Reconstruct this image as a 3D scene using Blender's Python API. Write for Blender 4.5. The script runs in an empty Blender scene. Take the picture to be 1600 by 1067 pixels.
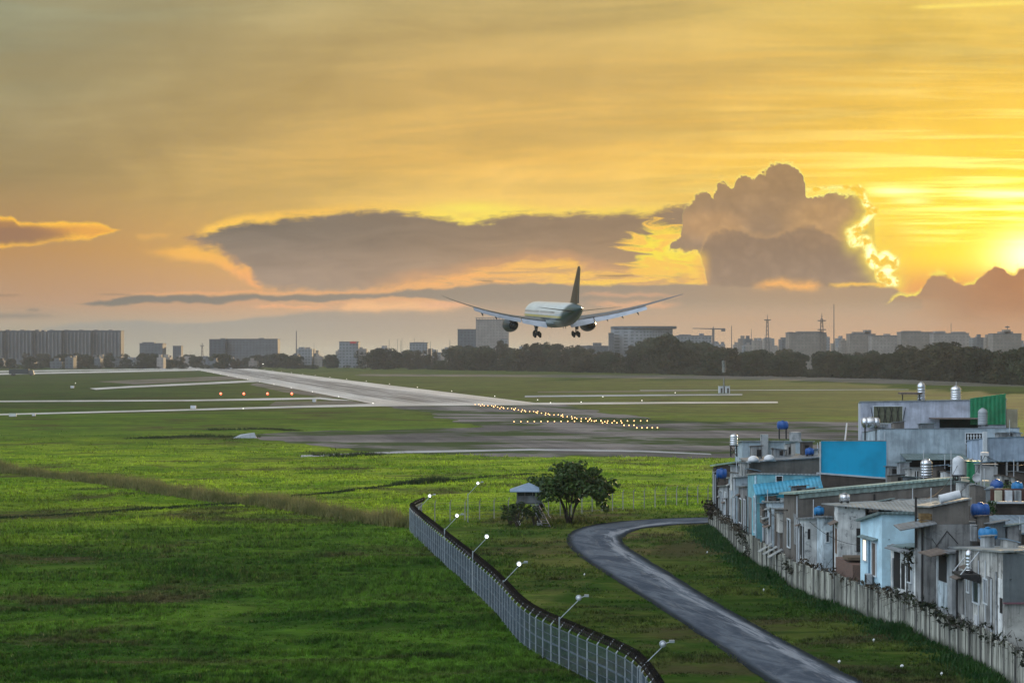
import bpy, bmesh, math, random
import numpy as np
from mathutils import Vector, Matrix, noise as mnoise

random.seed(7)
rng = np.random.default_rng(11)
SC = bpy.context.scene
COL = SC.collection
R = math.radians

# ------------------------------------------------------------------ camera
CAM_H, FOC = 17.0, 3200.0            # eye height in metres, focal length in photo pixels
HZ = 550.0                           # horizon row of the photo
cam_d = bpy.data.cameras.new("camera")
cam = bpy.data.objects.new("camera", cam_d)
COL.objects.link(cam)
cam.location = (0, 0, CAM_H)
cam.rotation_euler = (R(90), 0, 0)
cam_d.sensor_width = 36
cam_d.lens = 36 * FOC / 1600
cam_d.shift_y = 16.5 / 1600
cam_d.clip_start = 1
cam_d.clip_end = 30000
SC.camera = cam

SC.view_settings.view_transform = 'Standard'
SC.view_settings.look = 'None'
SC.view_settings.gamma = 1
SC.view_settings.exposure = 0.0
SC.render.film_transparent = False
SC.cycles.max_bounces = 6
SC.cycles.diffuse_bounces = 3
SC.cycles.glossy_bounces = 3
SC.cycles.transmission_bounces = 4
SC.cycles.transparent_max_bounces = 8
SC.cycles.volume_bounces = 1
SC.cycles.use_denoising = True
SC.cycles.use_adaptive_sampling = True
SC.cycles.adaptive_threshold = 0.02
SC.cycles.adaptive_min_samples = 10
SC.cycles.sample_clamp_indirect = 6

SUN_EL, SUN_AZ = R(4.0), R(15.0)
SUN_DIR = Vector((math.sin(SUN_AZ) * math.cos(SUN_EL), math.cos(SUN_AZ) * math.cos(SUN_EL), math.sin(SUN_EL)))
sun_d = bpy.data.lights.new("sun", 'SUN')
sun_d.energy = 2.0
sun_d.angle = R(0.6)
sun_d.color = (1.0, 0.70, 0.38)
sun = bpy.data.objects.new("sun", sun_d)
sun.rotation_euler = SUN_DIR.to_track_quat('Z', 'Y').to_euler()
sun.location = (60, 200, 120)
COL.objects.link(sun)


def lin(c):
    return tuple((v / 255 / 12.92) if v / 255 <= 0.04045 else ((v / 255 + 0.055) / 1.055) ** 2.4 for v in c)


# ------------------------------------------------------------------ tiny node language
class Net:
    """wraps one node tree: every method returns an S (a socket with arithmetic)"""
    def __init__(self, nt):
        self.nt = nt

    def new(self, t):
        return self.nt.nodes.new(t)

    def put(self, sock, v):
        if isinstance(v, S):
            self.nt.links.new(v.s, sock)
        elif isinstance(v, (tuple, list)):
            v = tuple(v)
            if len(v) == 3 and sock.type == 'RGBA':
                v = v + (1,)
            sock.default_value = v
        else:
            sock.default_value = v

    def math(self, op, a, b=None, c=None, clamp=False):
        n = self.new('ShaderNodeMath')
        n.operation = op
        n.use_clamp = clamp
        self.put(n.inputs[0], a)
        if b is not None:
            self.put(n.inputs[1], b)
        if c is not None:
            self.put(n.inputs[2], c)
        return S(self, n.outputs[0])

    def step(self, x, a, b):            # smoothstep; a > b falls instead of rising
        if not isinstance(a, S) and not isinstance(b, S) and a > b:
            return 1 - self.step(x, b, a)
        n = self.new('ShaderNodeMapRange')
        n.interpolation_type = 'SMOOTHSTEP'
        self.put(n.inputs['Value'], x)
        self.put(n.inputs['From Min'], a)
        self.put(n.inputs['From Max'], b)
        return S(self, n.outputs['Result'])

    def exp(self, x):
        return self.math('EXPONENT', x)

    def vec(self, x, y, z=0.0):
        n = self.new('ShaderNodeCombineXYZ')
        for i, v in enumerate((x, y, z)):
            self.put(n.inputs[i], v)
        return S(self, n.outputs[0])

    def sep(self, v):
        n = self.new('ShaderNodeSeparateXYZ')
        self.put(n.inputs[0], v)
        return [S(self, o) for o in n.outputs]

    def noise(self, v, scale=1.0, detail=3.0, rough=0.55, dist=0.0, dim='2D'):
        n = self.new('ShaderNodeTexNoise')
        n.noise_dimensions = dim
        self.put(n.inputs['Vector'], v)
        n.inputs['Scale'].default_value = scale
        n.inputs['Detail'].default_value = detail
        n.inputs['Roughness'].default_value = rough
        n.inputs['Distortion'].default_value = dist
        return S(self, n.outputs[0])

    def voro(self, v, scale=1.0, feature='SMOOTH_F1', smooth=0.4):
        n = self.new('ShaderNodeTexVoronoi')
        n.feature = feature
        n.voronoi_dimensions = '2D'
        self.put(n.inputs['Vector'], v)
        n.inputs['Scale'].default_value = scale
        if feature == 'SMOOTH_F1':
            n.inputs['Smoothness'].default_value = smooth
        return S(self, n.outputs['Distance'])

    def mix(self, f, a, b):
        n = self.new('ShaderNodeMix')
        n.data_type = 'RGBA'
        self.put(n.inputs[0], f)
        self.put(n.inputs[6], a)
        self.put(n.inputs[7], b)
        return S(self, n.outputs[2])

    def mixop(self, op, f, a, b):
        n = self.new('ShaderNodeMix')
        n.data_type = 'RGBA'
        n.blend_type = op
        self.put(n.inputs[0], f)
        self.put(n.inputs[6], a)
        self.put(n.inputs[7], b)
        return S(self, n.outputs[2])

    def scale(self, col, k):
        n = self.new('ShaderNodeVectorMath')
        n.operation = 'SCALE'
        self.put(n.inputs[0], col)
        self.put(n.inputs['Scale'], k)
        return S(self, n.outputs[0])

    def ramp(self, f, stops):
        n = self.new('ShaderNodeValToRGB')
        self.put(n.inputs[0], f)
        e = n.color_ramp.elements
        while len(e) < len(stops):
            e.new(0.5)
        for el, (p, c) in zip(e, stops):
            el.position = p
            el.color = tuple(c) + (1,)
        return S(self, n.outputs[0])

    def curve(self, f, pts, smooth=True):
        n = self.new('ShaderNodeFloatCurve')
        self.put(n.inputs['Value'], f)
        cv = n.mapping.curves[0]
        while len(cv.points) < len(pts):
            cv.points.new(0.5, 0.5)
        for p, (x, y) in zip(cv.points, pts):
            p.location = (x, y)
            p.handle_type = 'AUTO_CLAMPED' if smooth else 'VECTOR'
        n.mapping.use_clip = True
        n.mapping.update()
        return S(self, n.outputs[0])


class S:
    def __init__(self, net, s):
        self.n, self.s = net, s

    def __add__(self, o): return self.n.math('ADD', self, o)
    def __radd__(self, o): return self.n.math('ADD', o, self)
    def __sub__(self, o): return self.n.math('SUBTRACT', self, o)
    def __rsub__(self, o): return self.n.math('SUBTRACT', o, self)
    def __mul__(self, o): return self.n.math('MULTIPLY', self, o)
    def __rmul__(self, o): return self.n.math('MULTIPLY', o, self)
    def __truediv__(self, o): return self.n.math('DIVIDE', self, o)
    def __pow__(self, o): return self.n.math('POWER', self, o)
    def max(self, o): return self.n.math('MAXIMUM', self, o)
    def min(self, o): return self.n.math('MINIMUM', self, o)
    def abs(self): return self.n.math('ABSOLUTE', self)
    def clamp(self): return self.n.math('ADD', self, 0.0, clamp=True)


# ------------------------------------------------------------------ sky (world)
SKY_STRENGTH = 0.1
REAR, ZENITH = 1.25, 1.25
world = bpy.data.worlds.new("World")
SC.world = world
world.use_nodes = True


def outline(N, X, Y, w1, w2):
    def cl(x0, x1, top, bot, ax=10.0, ay=12.0, pads=0.0):
        """a cloud between two outlines; returns (inside distance, depth below top, height above base)"""
        xx = X + w2 * ax
        f = ((xx - x0) / (x1 - x0)).clamp()
        tp = N.curve(f, [((x - x0) / (x1 - x0), 1 - y / 600) for x, y in top], True)
        bt = N.curve(f, [((x - x0) / (x1 - x0), 1 - y / 600) for x, y in bot], True)
        v = 600.0 - Y + w1 * ay
        dt = tp * 600.0 - v
        db = v - bt * 600.0
        ends = (xx - x0).min(x1 - xx)
        return dt.min(db).min(ends), dt, db
    return cl


def warp(N, X, Y):
    # domain warp shared by the clouds
    w1 = N.noise(N.vec(X / 60.0, Y / 42.0), 1, 4, 0.6) - 0.5
    w2 = N.noise(N.vec(X / 60.0 + 31.7, Y / 42.0 + 9.1), 1, 4, 0.6) - 0.5
    return w1, w2


def cloud_bank(N, col, X, Y):
    w1, w2 = warp(N, X, Y)
    cl = outline(N, X, Y, w1, w2)
    # low bank of grey-mauve air over the skyline
    d, dt, db = cl(60, 2000, [(60, 512), (120, 503), (200, 500), (300, 503), (410, 494), (470, 487), (540, 484), (600, 478), (660, 482), (740, 474), (900, 470), (1100, 464), (1300, 462), (1420, 462), (2000, 462)],
                   [(60, 545), (2000, 545)], 26, 10)
    a = N.step(d, -2, 6) * N.step(Y, 560, 500)
    bank = N.mix(N.step(X, 200, 1200), lin((146, 144, 134)), lin((192, 156, 120)))
    col = N.mix(a * 0.88, col, bank)
    # small pink shreds above it
    for (x0, x1, yc, hh, cc, am) in ((525, 735, 478, 8, (248, 190, 130), 0.9), (380, 530, 478, 3, (245, 178, 120), 0.7), (880, 1080, 474, 9, (242, 178, 130), 0.75), (640, 760, 476, 5, (236, 176, 140), 0.5), (590, 618, 414, 2.2, (250, 190, 110), 0.9), (215, 265, 368, 5, (250, 190, 90), 0.35)):
        yy = Y - yc + w1 * 26.0
        e = N.exp(yy * yy / -(hh * hh)) * N.step(X + w2 * 50, x0, x0 + (x1 - x0) * 0.25) * N.step(X + w2 * 50, x1, x1 - (x1 - x0) * 0.3)
        col = N.mix((e * am).clamp(), col, lin(cc))
    return col


def cloud_left(N, col, X, Y):
    w1, w2 = warp(N, X, Y)
    cl = outline(N, X, Y, w1, w2)
    # orange shred under the anvil's left end
    d, dt, db = cl(215, 412, [(215, 396), (235, 391), (280, 386), (310, 384), (335, 392), (370, 403), (395, 418), (412, 440)],
                   [(215, 397), (240, 402), (290, 408), (330, 415), (370, 434), (395, 452), (412, 456)], 40, 22)
    a = N.step(d, -5, 9)
    col = N.mix(a * N.step(X, 205, 290) * 0.85, col, N.mix(N.step(Y, 390, 440), lin((255, 190, 78)), lin((250, 176, 104))))

    # left cloud at the frame's edge
    d, dt, db = cl(-90, 190, [(-90, 345), (-20, 336), (18, 337), (32, 345), (48, 344), (75, 347), (120, 346), (160, 349), (182, 356), (190, 358)],
                   [(-90, 398), (0, 389), (50, 385), (100, 380), (140, 375), (170, 364), (190, 358)], 30, 18)
    a = N.step(d, -1, 6)
    body = N.mix(N.step(X, 20, 150), lin((176, 128, 78)), lin((235, 165, 70)))
    body = N.mix(N.step(d + w1 * 14, 13, 3), body, lin((255, 193, 66)))
    body = N.mix(N.step(N.vec_dist(X, Y, 10, 368, 110, 16), 1.15, 0.5) * 0.75, body, lin((148, 110, 84)))
    col = N.mix(a, col, body)

# warm light behind the anvil's upper edge and lower right
    return col


def cloud_anvil(N, col, X, Y):
    w1, w2 = warp(N, X, Y)
    cl = outline(N, X, Y, w1, w2)
    anv_top = [(285, 373), (312, 366), (332, 358), (365, 349), (400, 344), (450, 341), (500, 335), (545, 329), (575, 326), (610, 328), (640, 334), (680, 337), (705, 343), (728, 346), (760, 340), (800, 335), (870, 333), (950, 333), (1010, 331), (1045, 325), (1075, 322), (1090, 330)]
    d, dt, db = cl(285, 1090, anv_top,
                   [(285, 375), (312, 381), (340, 392), (375, 416), (400, 440), (420, 452), (500, 456), (560, 455), (610, 449), (660, 438), (720, 430), (780, 418), (815, 411), (860, 409), (900, 416), (940, 428), (990, 427), (1025, 414), (1060, 400), (1090, 385)], 46, 22)
    # bright fringe above the top
    fr = N.step(dt + w1 * 14, -16, -2) * N.step(X, 300, 330) * N.step(X, 1075, 1000) * N.step(Y, 400, 365)
    frk = N.curve(((X - 285) / 805).clamp(), [(0, 0.2), (0.06, 0.95), (0.18, 0.9), (0.30, 0.55), (0.38, 0.35), (0.44, 0.75), (0.55, 1.0), (0.62, 0.85), (0.72, 0.5), (0.85, 0.55), (1, 0.3)])
    col = N.mix((fr * frk).clamp(), col, N.mix(N.step(X, 500, 760), lin((255, 202, 84)), lin((255, 226, 92))))
    bulge = N.exp((X - 738) * (X - 738) / -5200.0) * N.exp((Y - 326) * (Y - 326) / -110.0)
    col = N.mix(bulge * 0.9, col, lin((255, 232, 96)))
    # bright gap below and right of the anvil
    gap = N.step(Y + w1 * 22, 400, 424) * N.step(Y, 462, 444) * N.step(X, 560, 720) * N.step(X, 1112, 1085)
    gtx = N.noise(N.vec(X / 90.0 + 8, Y / 11.0), 1, 4, 0.6, 0.5)
    col = N.mix(gap * N.step(gtx, 0.52, 0.36) * 0.8, col, lin((202, 158, 112)))
    col = N.mix(gap * (0.15 + N.step(gtx, 0.40, 0.62) * 0.8), col, N.mix(N.step(X, 700, 960), lin((248, 180, 104)), lin((255, 208, 84))))
    wisp = N.noise(N.vec(X / 44.0 + 5, (Y + X * 0.08) / 9.0), 1, 5, 0.65, 0.5) - 0.5
    a = N.step(d + wisp * 20.0 + w2 * 10.0, -5, 9)
    body = N.mix(N.step(Y, 345, 450), N.mix(N.step(X, 300, 1000), lin((124, 112, 98)), lin((152, 126, 98))), N.mix(N.step(X, 420, 1000), lin((166, 142, 120)), lin((188, 150, 110))))
    body = N.scale(body, 1 + (N.noise(N.vec(X / 120.0, Y / 26.0), 1, 5, 0.62, 0.4) - 0.5) * 0.5)
    body = N.mix(N.step(db, 26, 0) * N.step(X, 540, 640) * 0.8, body, lin((216, 160, 110)))
    body = N.mix(N.step(db, 14, 0) * N.step(X, 420, 380) * 0.5, body, lin((214, 158, 106)))
    col = N.mix(a, col, body)
    # torn yellow windows between the anvil and the tall cloud
    ridge = N.noise(N.vec(X / 70.0 + 2.3, Y / 17.0 + 1.0), 1, 5, 0.62, 0.8)
    reg = N.step(N.vec_dist(X, Y, 1040, 392, 78, 52) + (ridge - 0.5) * 2.2, 1.0, 0.55)
    col = N.mix(reg, col, N.mix(N.step(ridge, 0.42, 0.58), lin((255, 202, 84)), lin((255, 228, 70))))
    return col


def cloud_cumulus(N, col, X, Y):
    w1, w2 = warp(N, X, Y)
    cl = outline(N, X, Y, w1, w2)
    # tall cumulus
    bill = (0.42 - N.voro(N.vec(X / 30.0 + w1 * 0.7, Y / 30.0), 1)) * 16.0 + (0.42 - N.voro(N.vec(X / 13.0, Y / 13.0), 1)) * 7.0
    cu_top = [(1040, 392), (1047, 376), (1060, 366), (1067, 350), (1070, 326), (1080, 311), (1092, 300), (1106, 295), (1112, 299), (1120, 290), (1126, 280), (1136, 279), (1146, 286), (1152, 272), (1160, 269), (1174, 274), (1182, 265), (1196, 264), (1204, 254), (1220, 251), (1238, 252), (1250, 262), (1257, 278), (1261, 296), (1285, 300), (1308, 294), (1326, 297), (1340, 297), (1348, 312), (1360, 322), (1366, 345), (1368, 420), (1374, 448), (1380, 470)]
    d, dt, db = cl(1040, 1380, cu_top, [(1040, 394), (1062, 396), (1085, 396), (1096, 414), (1104, 440), (1112, 466), (1380, 466)], 9, 7)
    cau = (N.noise(N.vec(X / 20.0, Y / 20.0), 1, 4, 0.55) - 0.5).abs() * 2.0
    d = d + cau * 15.0 - 4.0 + bill * 0.6 + (N.noise(N.vec(X / 6.0, Y / 6.0), 1, 2) - 0.5) * 4.0 * N.step(Y, 440, 400)
    ed = (d - 4.0)
    rim = N.step(ed, -7, 0) * (1 - N.step(ed, 0, 4))
    rk = N.step(X, 1100, 1330) * 0.75 + 0.25
    halo = N.step(ed, -16, 1) * N.step(X, 1230, 1300) * N.step(Y, 460, 430)
    col = N.mix(halo * 0.75, col, lin((255, 226, 84)))
    col = N.mix((rim * rk).clamp(), col, lin((255, 240, 130)))
    body = N.mix(N.step(Y, 260, 420), lin((174, 139, 97)), lin((160, 133, 107)))
    body = N.mix(N.step(N.vec_dist(X, Y, 1110, 352, 60, 26), 1.3, 0.4) * 0.6, body, lin((206, 160, 108)))
    body = N.mix(N.step(N.vec_dist(X, Y, 1290, 350, 70, 46), 1.3, 0.4) * 0.5, body, lin((206, 160, 100)))
    body = N.scale(body, 1 + (N.noise(N.vec(X / 70.0, Y / 50.0), 1, 4, 0.6) - 0.5) * 0.3)
    # a darker, nearer mass below, with its own knobbly top
    d2, dt2, db2 = cl(1088, 1376, [(1088, 440), (1096, 392), (1106, 374), (1122, 363), (1150, 360), (1180, 370), (1205, 372), (1235, 360), (1262, 352), (1288, 362), (1312, 374), (1335, 386), (1350, 408), (1364, 430), (1376, 446)], [(1088, 466), (1376, 466)], 9, 9)
    d2 = d2 + cau * 12.0 - 2.0
    body = N.mix(N.step(d2, -6, 8) * 0.75, N.mix(N.step(d2, -14, -1) * N.step(d2, 2, -2) * 0.35, body, lin((214, 168, 112))), N.mix(N.step(Y, 370, 450), lin((150, 123, 97)), lin((162, 135, 110))))
    lob = N.noise(N.vec(X / 36.0 + 3, Y / 30.0), 1, 3, 0.5)
    body = N.scale(body, 1 + ((lob - 0.5).abs() * 2.0 - 0.3) * 0.30)
    col = N.mix(N.step(ed, -1, 3) * (1 - N.step(X, 1116, 1088) * N.step(Y, 384, 412)), col, body)

    # the gilded right-hand flank
    def seg(ax, ay, bx, by):
        ux, uy = bx - ax, by - ay
        L = ux * ux + uy * uy
        pxx, pyy = X + w2 * 9 - ax, Y + w1 * 9 - ay
        h = ((pxx * ux + pyy * uy) / L).clamp()
        ex, ey = pxx - h * ux, pyy - h * uy
        return N.math('SQRT', ex * ex + ey * ey)
    line = [(1262, 297), (1300, 293), (1342, 294), (1352, 316), (1364, 328), (1346, 352), (1330, 364), (1334, 377), (1352, 376), (1360, 396), (1368, 412), (1384, 400), (1396, 410), (1380, 432), (1398, 440), (1388, 444)]
    wid = [2.0, 2.5, 4.5, 5.5, 6.0, 6.5, 8.0, 9.0, 8.0, 10.0, 9.0, 9.5, 9.5, 7.5, 5]
    # clear sky to the right of the recessed flank
    fl = N.exp(N.vec_dist(X, Y, 1384, 362, 40, 36) * N.vec_dist(X, Y, 1384, 362, 40, 36) * -1.0) * N.step(X + w1 * 16, 1338, 1366)
    col = N.mix(fl * 0.85, col, N.mix(N.step(Y, 330, 400), lin((255, 222, 76)), lin((254, 200, 60))))
    best = None
    for (p, qq, w) in zip(line[:-1], line[1:], wid):
        dd = seg(*p, *qq) - w
        best = dd if best is None else best.min(dd)
    tex = N.noise(N.vec(X / 18.0, Y / 16.0), 1, 4, 0.6, 0.15)
    best = best + (tex - 0.5) * 9.0
    col = N.mix(N.exp(best.max(0.0) / -9.0) * N.step(best, 40, 10) * 0.8 * N.step(X, 1290, 1340), col, lin((255, 226, 84)))
    col = N.mix(N.step(best, 4, -2), col, N.mix(N.step(tex, 0.36, 0.58), lin((255, 208, 66)), lin((255, 244, 140))))
    col = N.mixop('ADD', 1.0, col, N.scale(N.vec(0.8, 0.75, 0.5), N.step(best, 2, -6) * N.step(tex, 0.40, 0.62) * N.step(X, 1300, 1360)))
    return col


def cloud_stratus(N, col, X, Y):
    w1, w2 = warp(N, X, Y)
    cl = outline(N, X, Y, w1, w2)
    # long low stratus
    d, dt, db = cl(105, 1440, [(105, 473), (150, 470), (200, 462), (250, 459), (330, 458), (420, 459), (500, 457), (600, 456), (650, 450), (720, 446), (800, 443), (900, 443), (1000, 444), (1100, 443), (1200, 447), (1380, 447), (1440, 470)],
                   [(105, 474), (150, 480), (200, 480), (260, 476), (330, 475), (400, 471), (480, 474), (560, 470), (610, 466), (680, 470), (740, 478), (820, 492), (900, 496), (1100, 498), (1400, 500), (1440, 480)], 60, 14)
    a = N.step(d, -1, 5)
    body = N.mix(N.step(X, 120, 900), lin((120, 114, 102)), lin((158, 140, 120)))
    body = N.mix(N.step(X, 900, 1300), body, lin((178, 146, 112)))
    body = N.mix(N.step(Y, 462, 510) * N.step(X, 560, 700), body, lin((190, 166, 138)))
    col = N.mix(a * (1 - N.step(Y, 470, 500) * N.step(X, 640, 800) * 0.8), col, body)
    rim = N.exp(dt * dt / -9.0) * N.step(X, 130, 300) * N.step(X, 640, 520)
    col = N.mix(rim * 0.55, col, lin((245, 178, 110)))
    for (x0, x1, yc, hh, cc, am) in ((1168, 1296, 446, 7, (250, 182, 98), 0.95), (1290, 1400, 445, 3.2, (255, 200, 80), 0.9), (880, 1080, 461, 3.5, (240, 178, 130), 0.45), (900, 1075, 476, 5, (244, 180, 128), 0.6), (530, 620, 480, 7, (248, 190, 130), 0.8)):
        yy = Y - yc + w1 * 20.0
        e = N.exp(yy * yy / -(hh * hh)) * N.step(X + w2 * 40, x0, x0 + (x1 - x0) * 0.3) * N.step(X + w2 * 40, x1, x1 - (x1 - x0) * 0.3)
        col = N.mix((e * am).clamp(), col, lin(cc))
    # thin dark bars
    for (x0, x1, yc, hh, cc, am) in ((-120, 115, 494, 4.2, (138, 124, 108), 0.85), (28, 66, 485, 3, (142, 124, 106), 0.8), (-60, 50, 461, 2, (150, 120, 92), 0.6), (745, 775, 438, 1.6, (150, 122, 92), 0.8), (930, 1000, 431, 1.8, (160, 125, 85), 0.8), (150, 215, 460, 1.6, (150, 124, 98), 0.6)):
        yy = Y - yc + w1 * 6.0
        e = N.exp(yy * yy / -(hh * hh)) * N.step(X + w2 * 40, x0, x0 + (x1 - x0) * 0.35) * N.step(X + w2 * 40, x1, x1 - (x1 - x0) * 0.35)
        col = N.mix((e * am).clamp(), col, lin(cc))
    return col


def cloud_right(N, col, X, Y):
    w1, w2 = warp(N, X, Y)
    cl = outline(N, X, Y, w1, w2)
    # cumulus bank at the right, in front of the sun
    d, dt, db = cl(1380, 1800, [(1380, 480), (1395, 468), (1420, 462), (1436, 456), (1446, 440), (1458, 430), (1470, 428), (1484, 434), (1500, 441), (1520, 440), (1534, 428), (1545, 420), (1556, 412), (1566, 415), (1576, 428), (1584, 430), (1592, 421), (1606, 417), (1640, 425), (1700, 410), (1800, 430)],
                   [(1380, 700), (1800, 700)], 5, 5)
    d = d + ((0.42 - N.voro(N.vec(X / 26.0 + 7, Y / 26.0), 1)) * 9.0 + (0.42 - N.voro(N.vec(X / 11.0, Y / 11.0 + 4), 1)) * 4.0)
    rim = N.step(d, -9, -1) * (1 - N.step(d, -1, 3)) * N.step(Y, 478, 466)
    col = N.mix((rim * N.step(N.noise(N.vec(X / 30.0, Y / 30.0), 1, 3), 0.42, 0.6)).clamp(), col, lin((255, 228, 90)))
    body = N.mix(N.step(X, 1390, 1600), lin((176, 136, 98)), lin((182, 124, 76)))
    body = N.mix(N.step(Y, 470, 545), body, lin((206, 152, 100)))
    body = N.scale(body, 1 + (N.noise(N.vec(X / 60.0, Y / 24.0), 1, 4) - 0.5) * 0.2)
    col = N.mix(N.step(d, -2, 3) * (1 - N.step(Y, 460, 476) * N.step(X, 1520, 1385)), col, body)
    return col


_groups = {}


def clouds(N, col, X, Y, parts):
    """the named cloud layers over a colour; each layer is one node group"""
    for name in parts:
        if name not in _groups:
            g = bpy.data.node_groups.new("cloud " + name, 'ShaderNodeTree')
            g.interface.new_socket("Color", in_out='INPUT', socket_type='NodeSocketColor')
            g.interface.new_socket("X", in_out='INPUT', socket_type='NodeSocketFloat')
            g.interface.new_socket("Y", in_out='INPUT', socket_type='NodeSocketFloat')
            g.interface.new_socket("Color", in_out='OUTPUT', socket_type='NodeSocketColor')
            M = Net(g)
            gi, go = g.nodes.new('NodeGroupInput'), g.nodes.new('NodeGroupOutput')
            c = globals()['cloud_' + name](M, S(M, gi.outputs[0]), S(M, gi.outputs[1]), S(M, gi.outputs[2]))
            g.links.new(c.s, go.inputs[0])
            _groups[name] = g
        n = N.new('ShaderNodeGroup')
        n.node_tree = _groups[name]
        for k, v in enumerate((col, X, Y)):
            N.nt.links.new(v.s, n.inputs[k])
        col = S(N, n.outputs[0])
    return col


def build_sky():
    nt = world.node_tree
    nt.nodes.clear()
    N = Net(nt)
    tc = N.new('ShaderNodeTexCoord')
    dx, dy, dz = N.sep(S(N, tc.outputs['Generated']))
    # direction -> flat coordinates of the western sky (3200 units per unit of tangent)
    q = dy.max(0.12)
    X = dx / q * 3200.0 + 800.0
    Y = 550.0 - dz / q * 3200.0
    P = N.vec(X / 100.0, Y / 100.0)

    t = ((Y + 60.0) / 660.0).clamp()

    def rp(lst):
        return N.ramp(t, [((y + 60) / 660, lin(c)) for y, c in lst])
    left = rp([(-60, (160, 160, 128)), (0, (150, 149, 120)), (130, (156, 145, 108)), (270, (160, 138, 94)), (390, (186, 139, 84)), (470, (184, 144, 108)), (515, (164, 152, 128)), (545, (158, 156, 140))])
    mid = rp([(-60, (188, 170, 116)), (0, (195, 170, 110)), (130, (216, 177, 102)), (250, (238, 190, 98)), (310, (246, 201, 105)), (400, (246, 190, 95)), (470, (232, 172, 120)), (515, (208, 184, 150)), (545, (204, 190, 162))])
    right = rp([(-60, (224, 190, 96)), (0, (228, 192, 94)), (130, (238, 188, 82)), (220, (248, 192, 74)), (300, (254, 205, 66)), (400, (250, 182, 52)), (450, (246, 168, 72)), (515, (234, 162, 98)), (545, (224, 160, 104))])
    col = N.mix(N.step(X, -60, 860), left, mid)
    col = N.mix(N.step(X, 760, 1640), col, right)
    # thin high cirrus sheet: long soft streaks
    s1 = N.noise(N.vec(X / 620.0, (Y + X * 0.06) / 70.0), 1, 5, 0.55, 0.4)
    s2 = N.noise(N.vec(X / 300.0 + 5, (Y - X * 0.03) / 20.0), 1, 4, 0.6, 0.3)
    s3 = N.noise(N.vec(X / 210.0 + 3, (Y + X * 0.1) / 120.0), 1, 4, 0.5, 0.6)
    hi = N.step(Y, 420, 250)
    k = 1 + ((s1 - 0.5) * 0.42 + (s2 - 0.5) * 0.13 + (s3 - 0.5) * 0.34) * hi
    col = N.scale(col, k)
    col = N.mix(N.step(s1, 0.54, 0.36) * hi * 0.22, col, lin((172, 148, 98)))

    # the glow round the sun, which stands just outside the frame
    gx, gy = (X - 1624.0), (Y - 400.0)
    r1 = N.math('SQRT', gx * gx * 0.36 + gy * gy)
    r2 = N.math('SQRT', gx * gx * 0.30 + gy * gy)
    band = N.noise(N.vec(X / 420.0, Y / 17.0), 1, 4, 0.6, 0.15)
    band2 = N.step(band, 0.40, 0.66)
    g = N.exp(r1 / -92.0)
    up = N.step(Y, 450, 395)
    col = N.mixop('ADD', 1.0, col, N.scale(N.vec(0.42, 0.44, 0.0), g * 1.9 * up))
    col = N.mix((g * 1.5 * up).clamp() * 0.75, col, N.vec(1.15, 0.86, 0.05))
    col = N.mixop('ADD', 1.0, col, N.scale(N.vec(0.5, 0.62, 0.30), band2 * N.exp(r1 / -105.0) * 2.4 * N.step(Y, 400, 330)))
    # two pale bars level with the top of the tall cloud
    bar = N.exp((Y - 299.0) * (Y - 299.0) / -40.0) * N.step(X, 1330, 1400) * N.step(X, 1480, 1400)
    bar = bar + N.exp((Y - 314.0) * (Y - 314.0) / -26.0) * N.step(X, 1370, 1425) * N.step(X, 1470, 1425) * 0.7
    bar2 = N.exp((Y - 302.0 - (X - 1550) * 0.02) * (Y - 302.0 - (X - 1550) * 0.02) / -60.0) * N.step(X, 1470, 1560)
    col = N.mixop('ADD', 1.0, col, N.scale(N.vec(0.35, 0.42, 0.30), bar * 1.1 + bar2 * 1.2))
    sunc = N.exp(r2 * r2 / -1150.0)
    col = N.mixop('ADD', 1.0, col, N.scale(N.vec(1.0, 0.85, 0.55), sunc * 1.7))
    # bright shreds at the upper right corner
    tr = N.exp((Y - 9 + (X - 1500) * 0.045) * (Y - 9 + (X - 1500) * 0.045) / -14.0) * N.step(X + s2 * 60, 1435, 1480)
    col = N.mix((tr * 0.9).clamp(), col, lin((255, 226, 110)))

    front = col
    # the rest of the dome: physical sky plus added unseen fill, brighter overhead and cooler behind the viewer
    sky = N.new('ShaderNodeTexSky')
    sky.sky_type = 'NISHITA'
    sky.sun_disc = False
    sky.sun_elevation = SUN_EL
    sky.sun_rotation = SUN_AZ
    sky.altitude = 10
    sky.air_density = 1.0
    sky.dust_density = 1.5
    nish = S(N, sky.outputs[0])
    rear = N.mixop('ADD', 1.0, N.scale(nish, 1.2), N.scale(N.vec(0.50, 0.66, 0.90), 10.0 * REAR))
    top = N.scale(N.vec(0.80, 0.84, 0.88), 10.0 * ZENITH)
    dome = N.mix(N.step(dz, 0.25, 0.75), rear, top)
    # bright lobe added out of view, high left behind the viewer, for directional shading
    lobe = N.step(dx * -0.68 + dy * -0.30 + dz * 0.67, 0.25, 0.98)
    dome = N.scale(dome, 0.28 + lobe * 1.6)
    dome = N.mix(N.step(dz, 0.0, -0.05), dome, N.vec(1.2, 1.3, 1.1))

    def bgd(c, k):
        bg = N.new('ShaderNodeBackground')
        bg.inputs['Strength'].default_value = k
        N.put(bg.inputs['Color'], c)
        return bg.outputs[0]

    def mixs(f, a, b):
        n = N.new('ShaderNodeMixShader')
        N.put(n.inputs[0], f)
        nt.links.new(a, n.inputs[1])
        nt.links.new(b, n.inputs[2])
        return n.outputs[0]
    GT = lambda v, t: N.math('GREATER_THAN', v, t)
    lo_l = bgd(clouds(N, front, X, Y, ('bank', 'left', 'stratus')), 1)
    lo_m = bgd(clouds(N, front, X, Y, ('bank', 'left', 'anvil', 'stratus')), 1)
    lo_c = bgd(clouds(N, front, X, Y, ('bank', 'anvil', 'cumulus', 'stratus')), 1)
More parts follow.
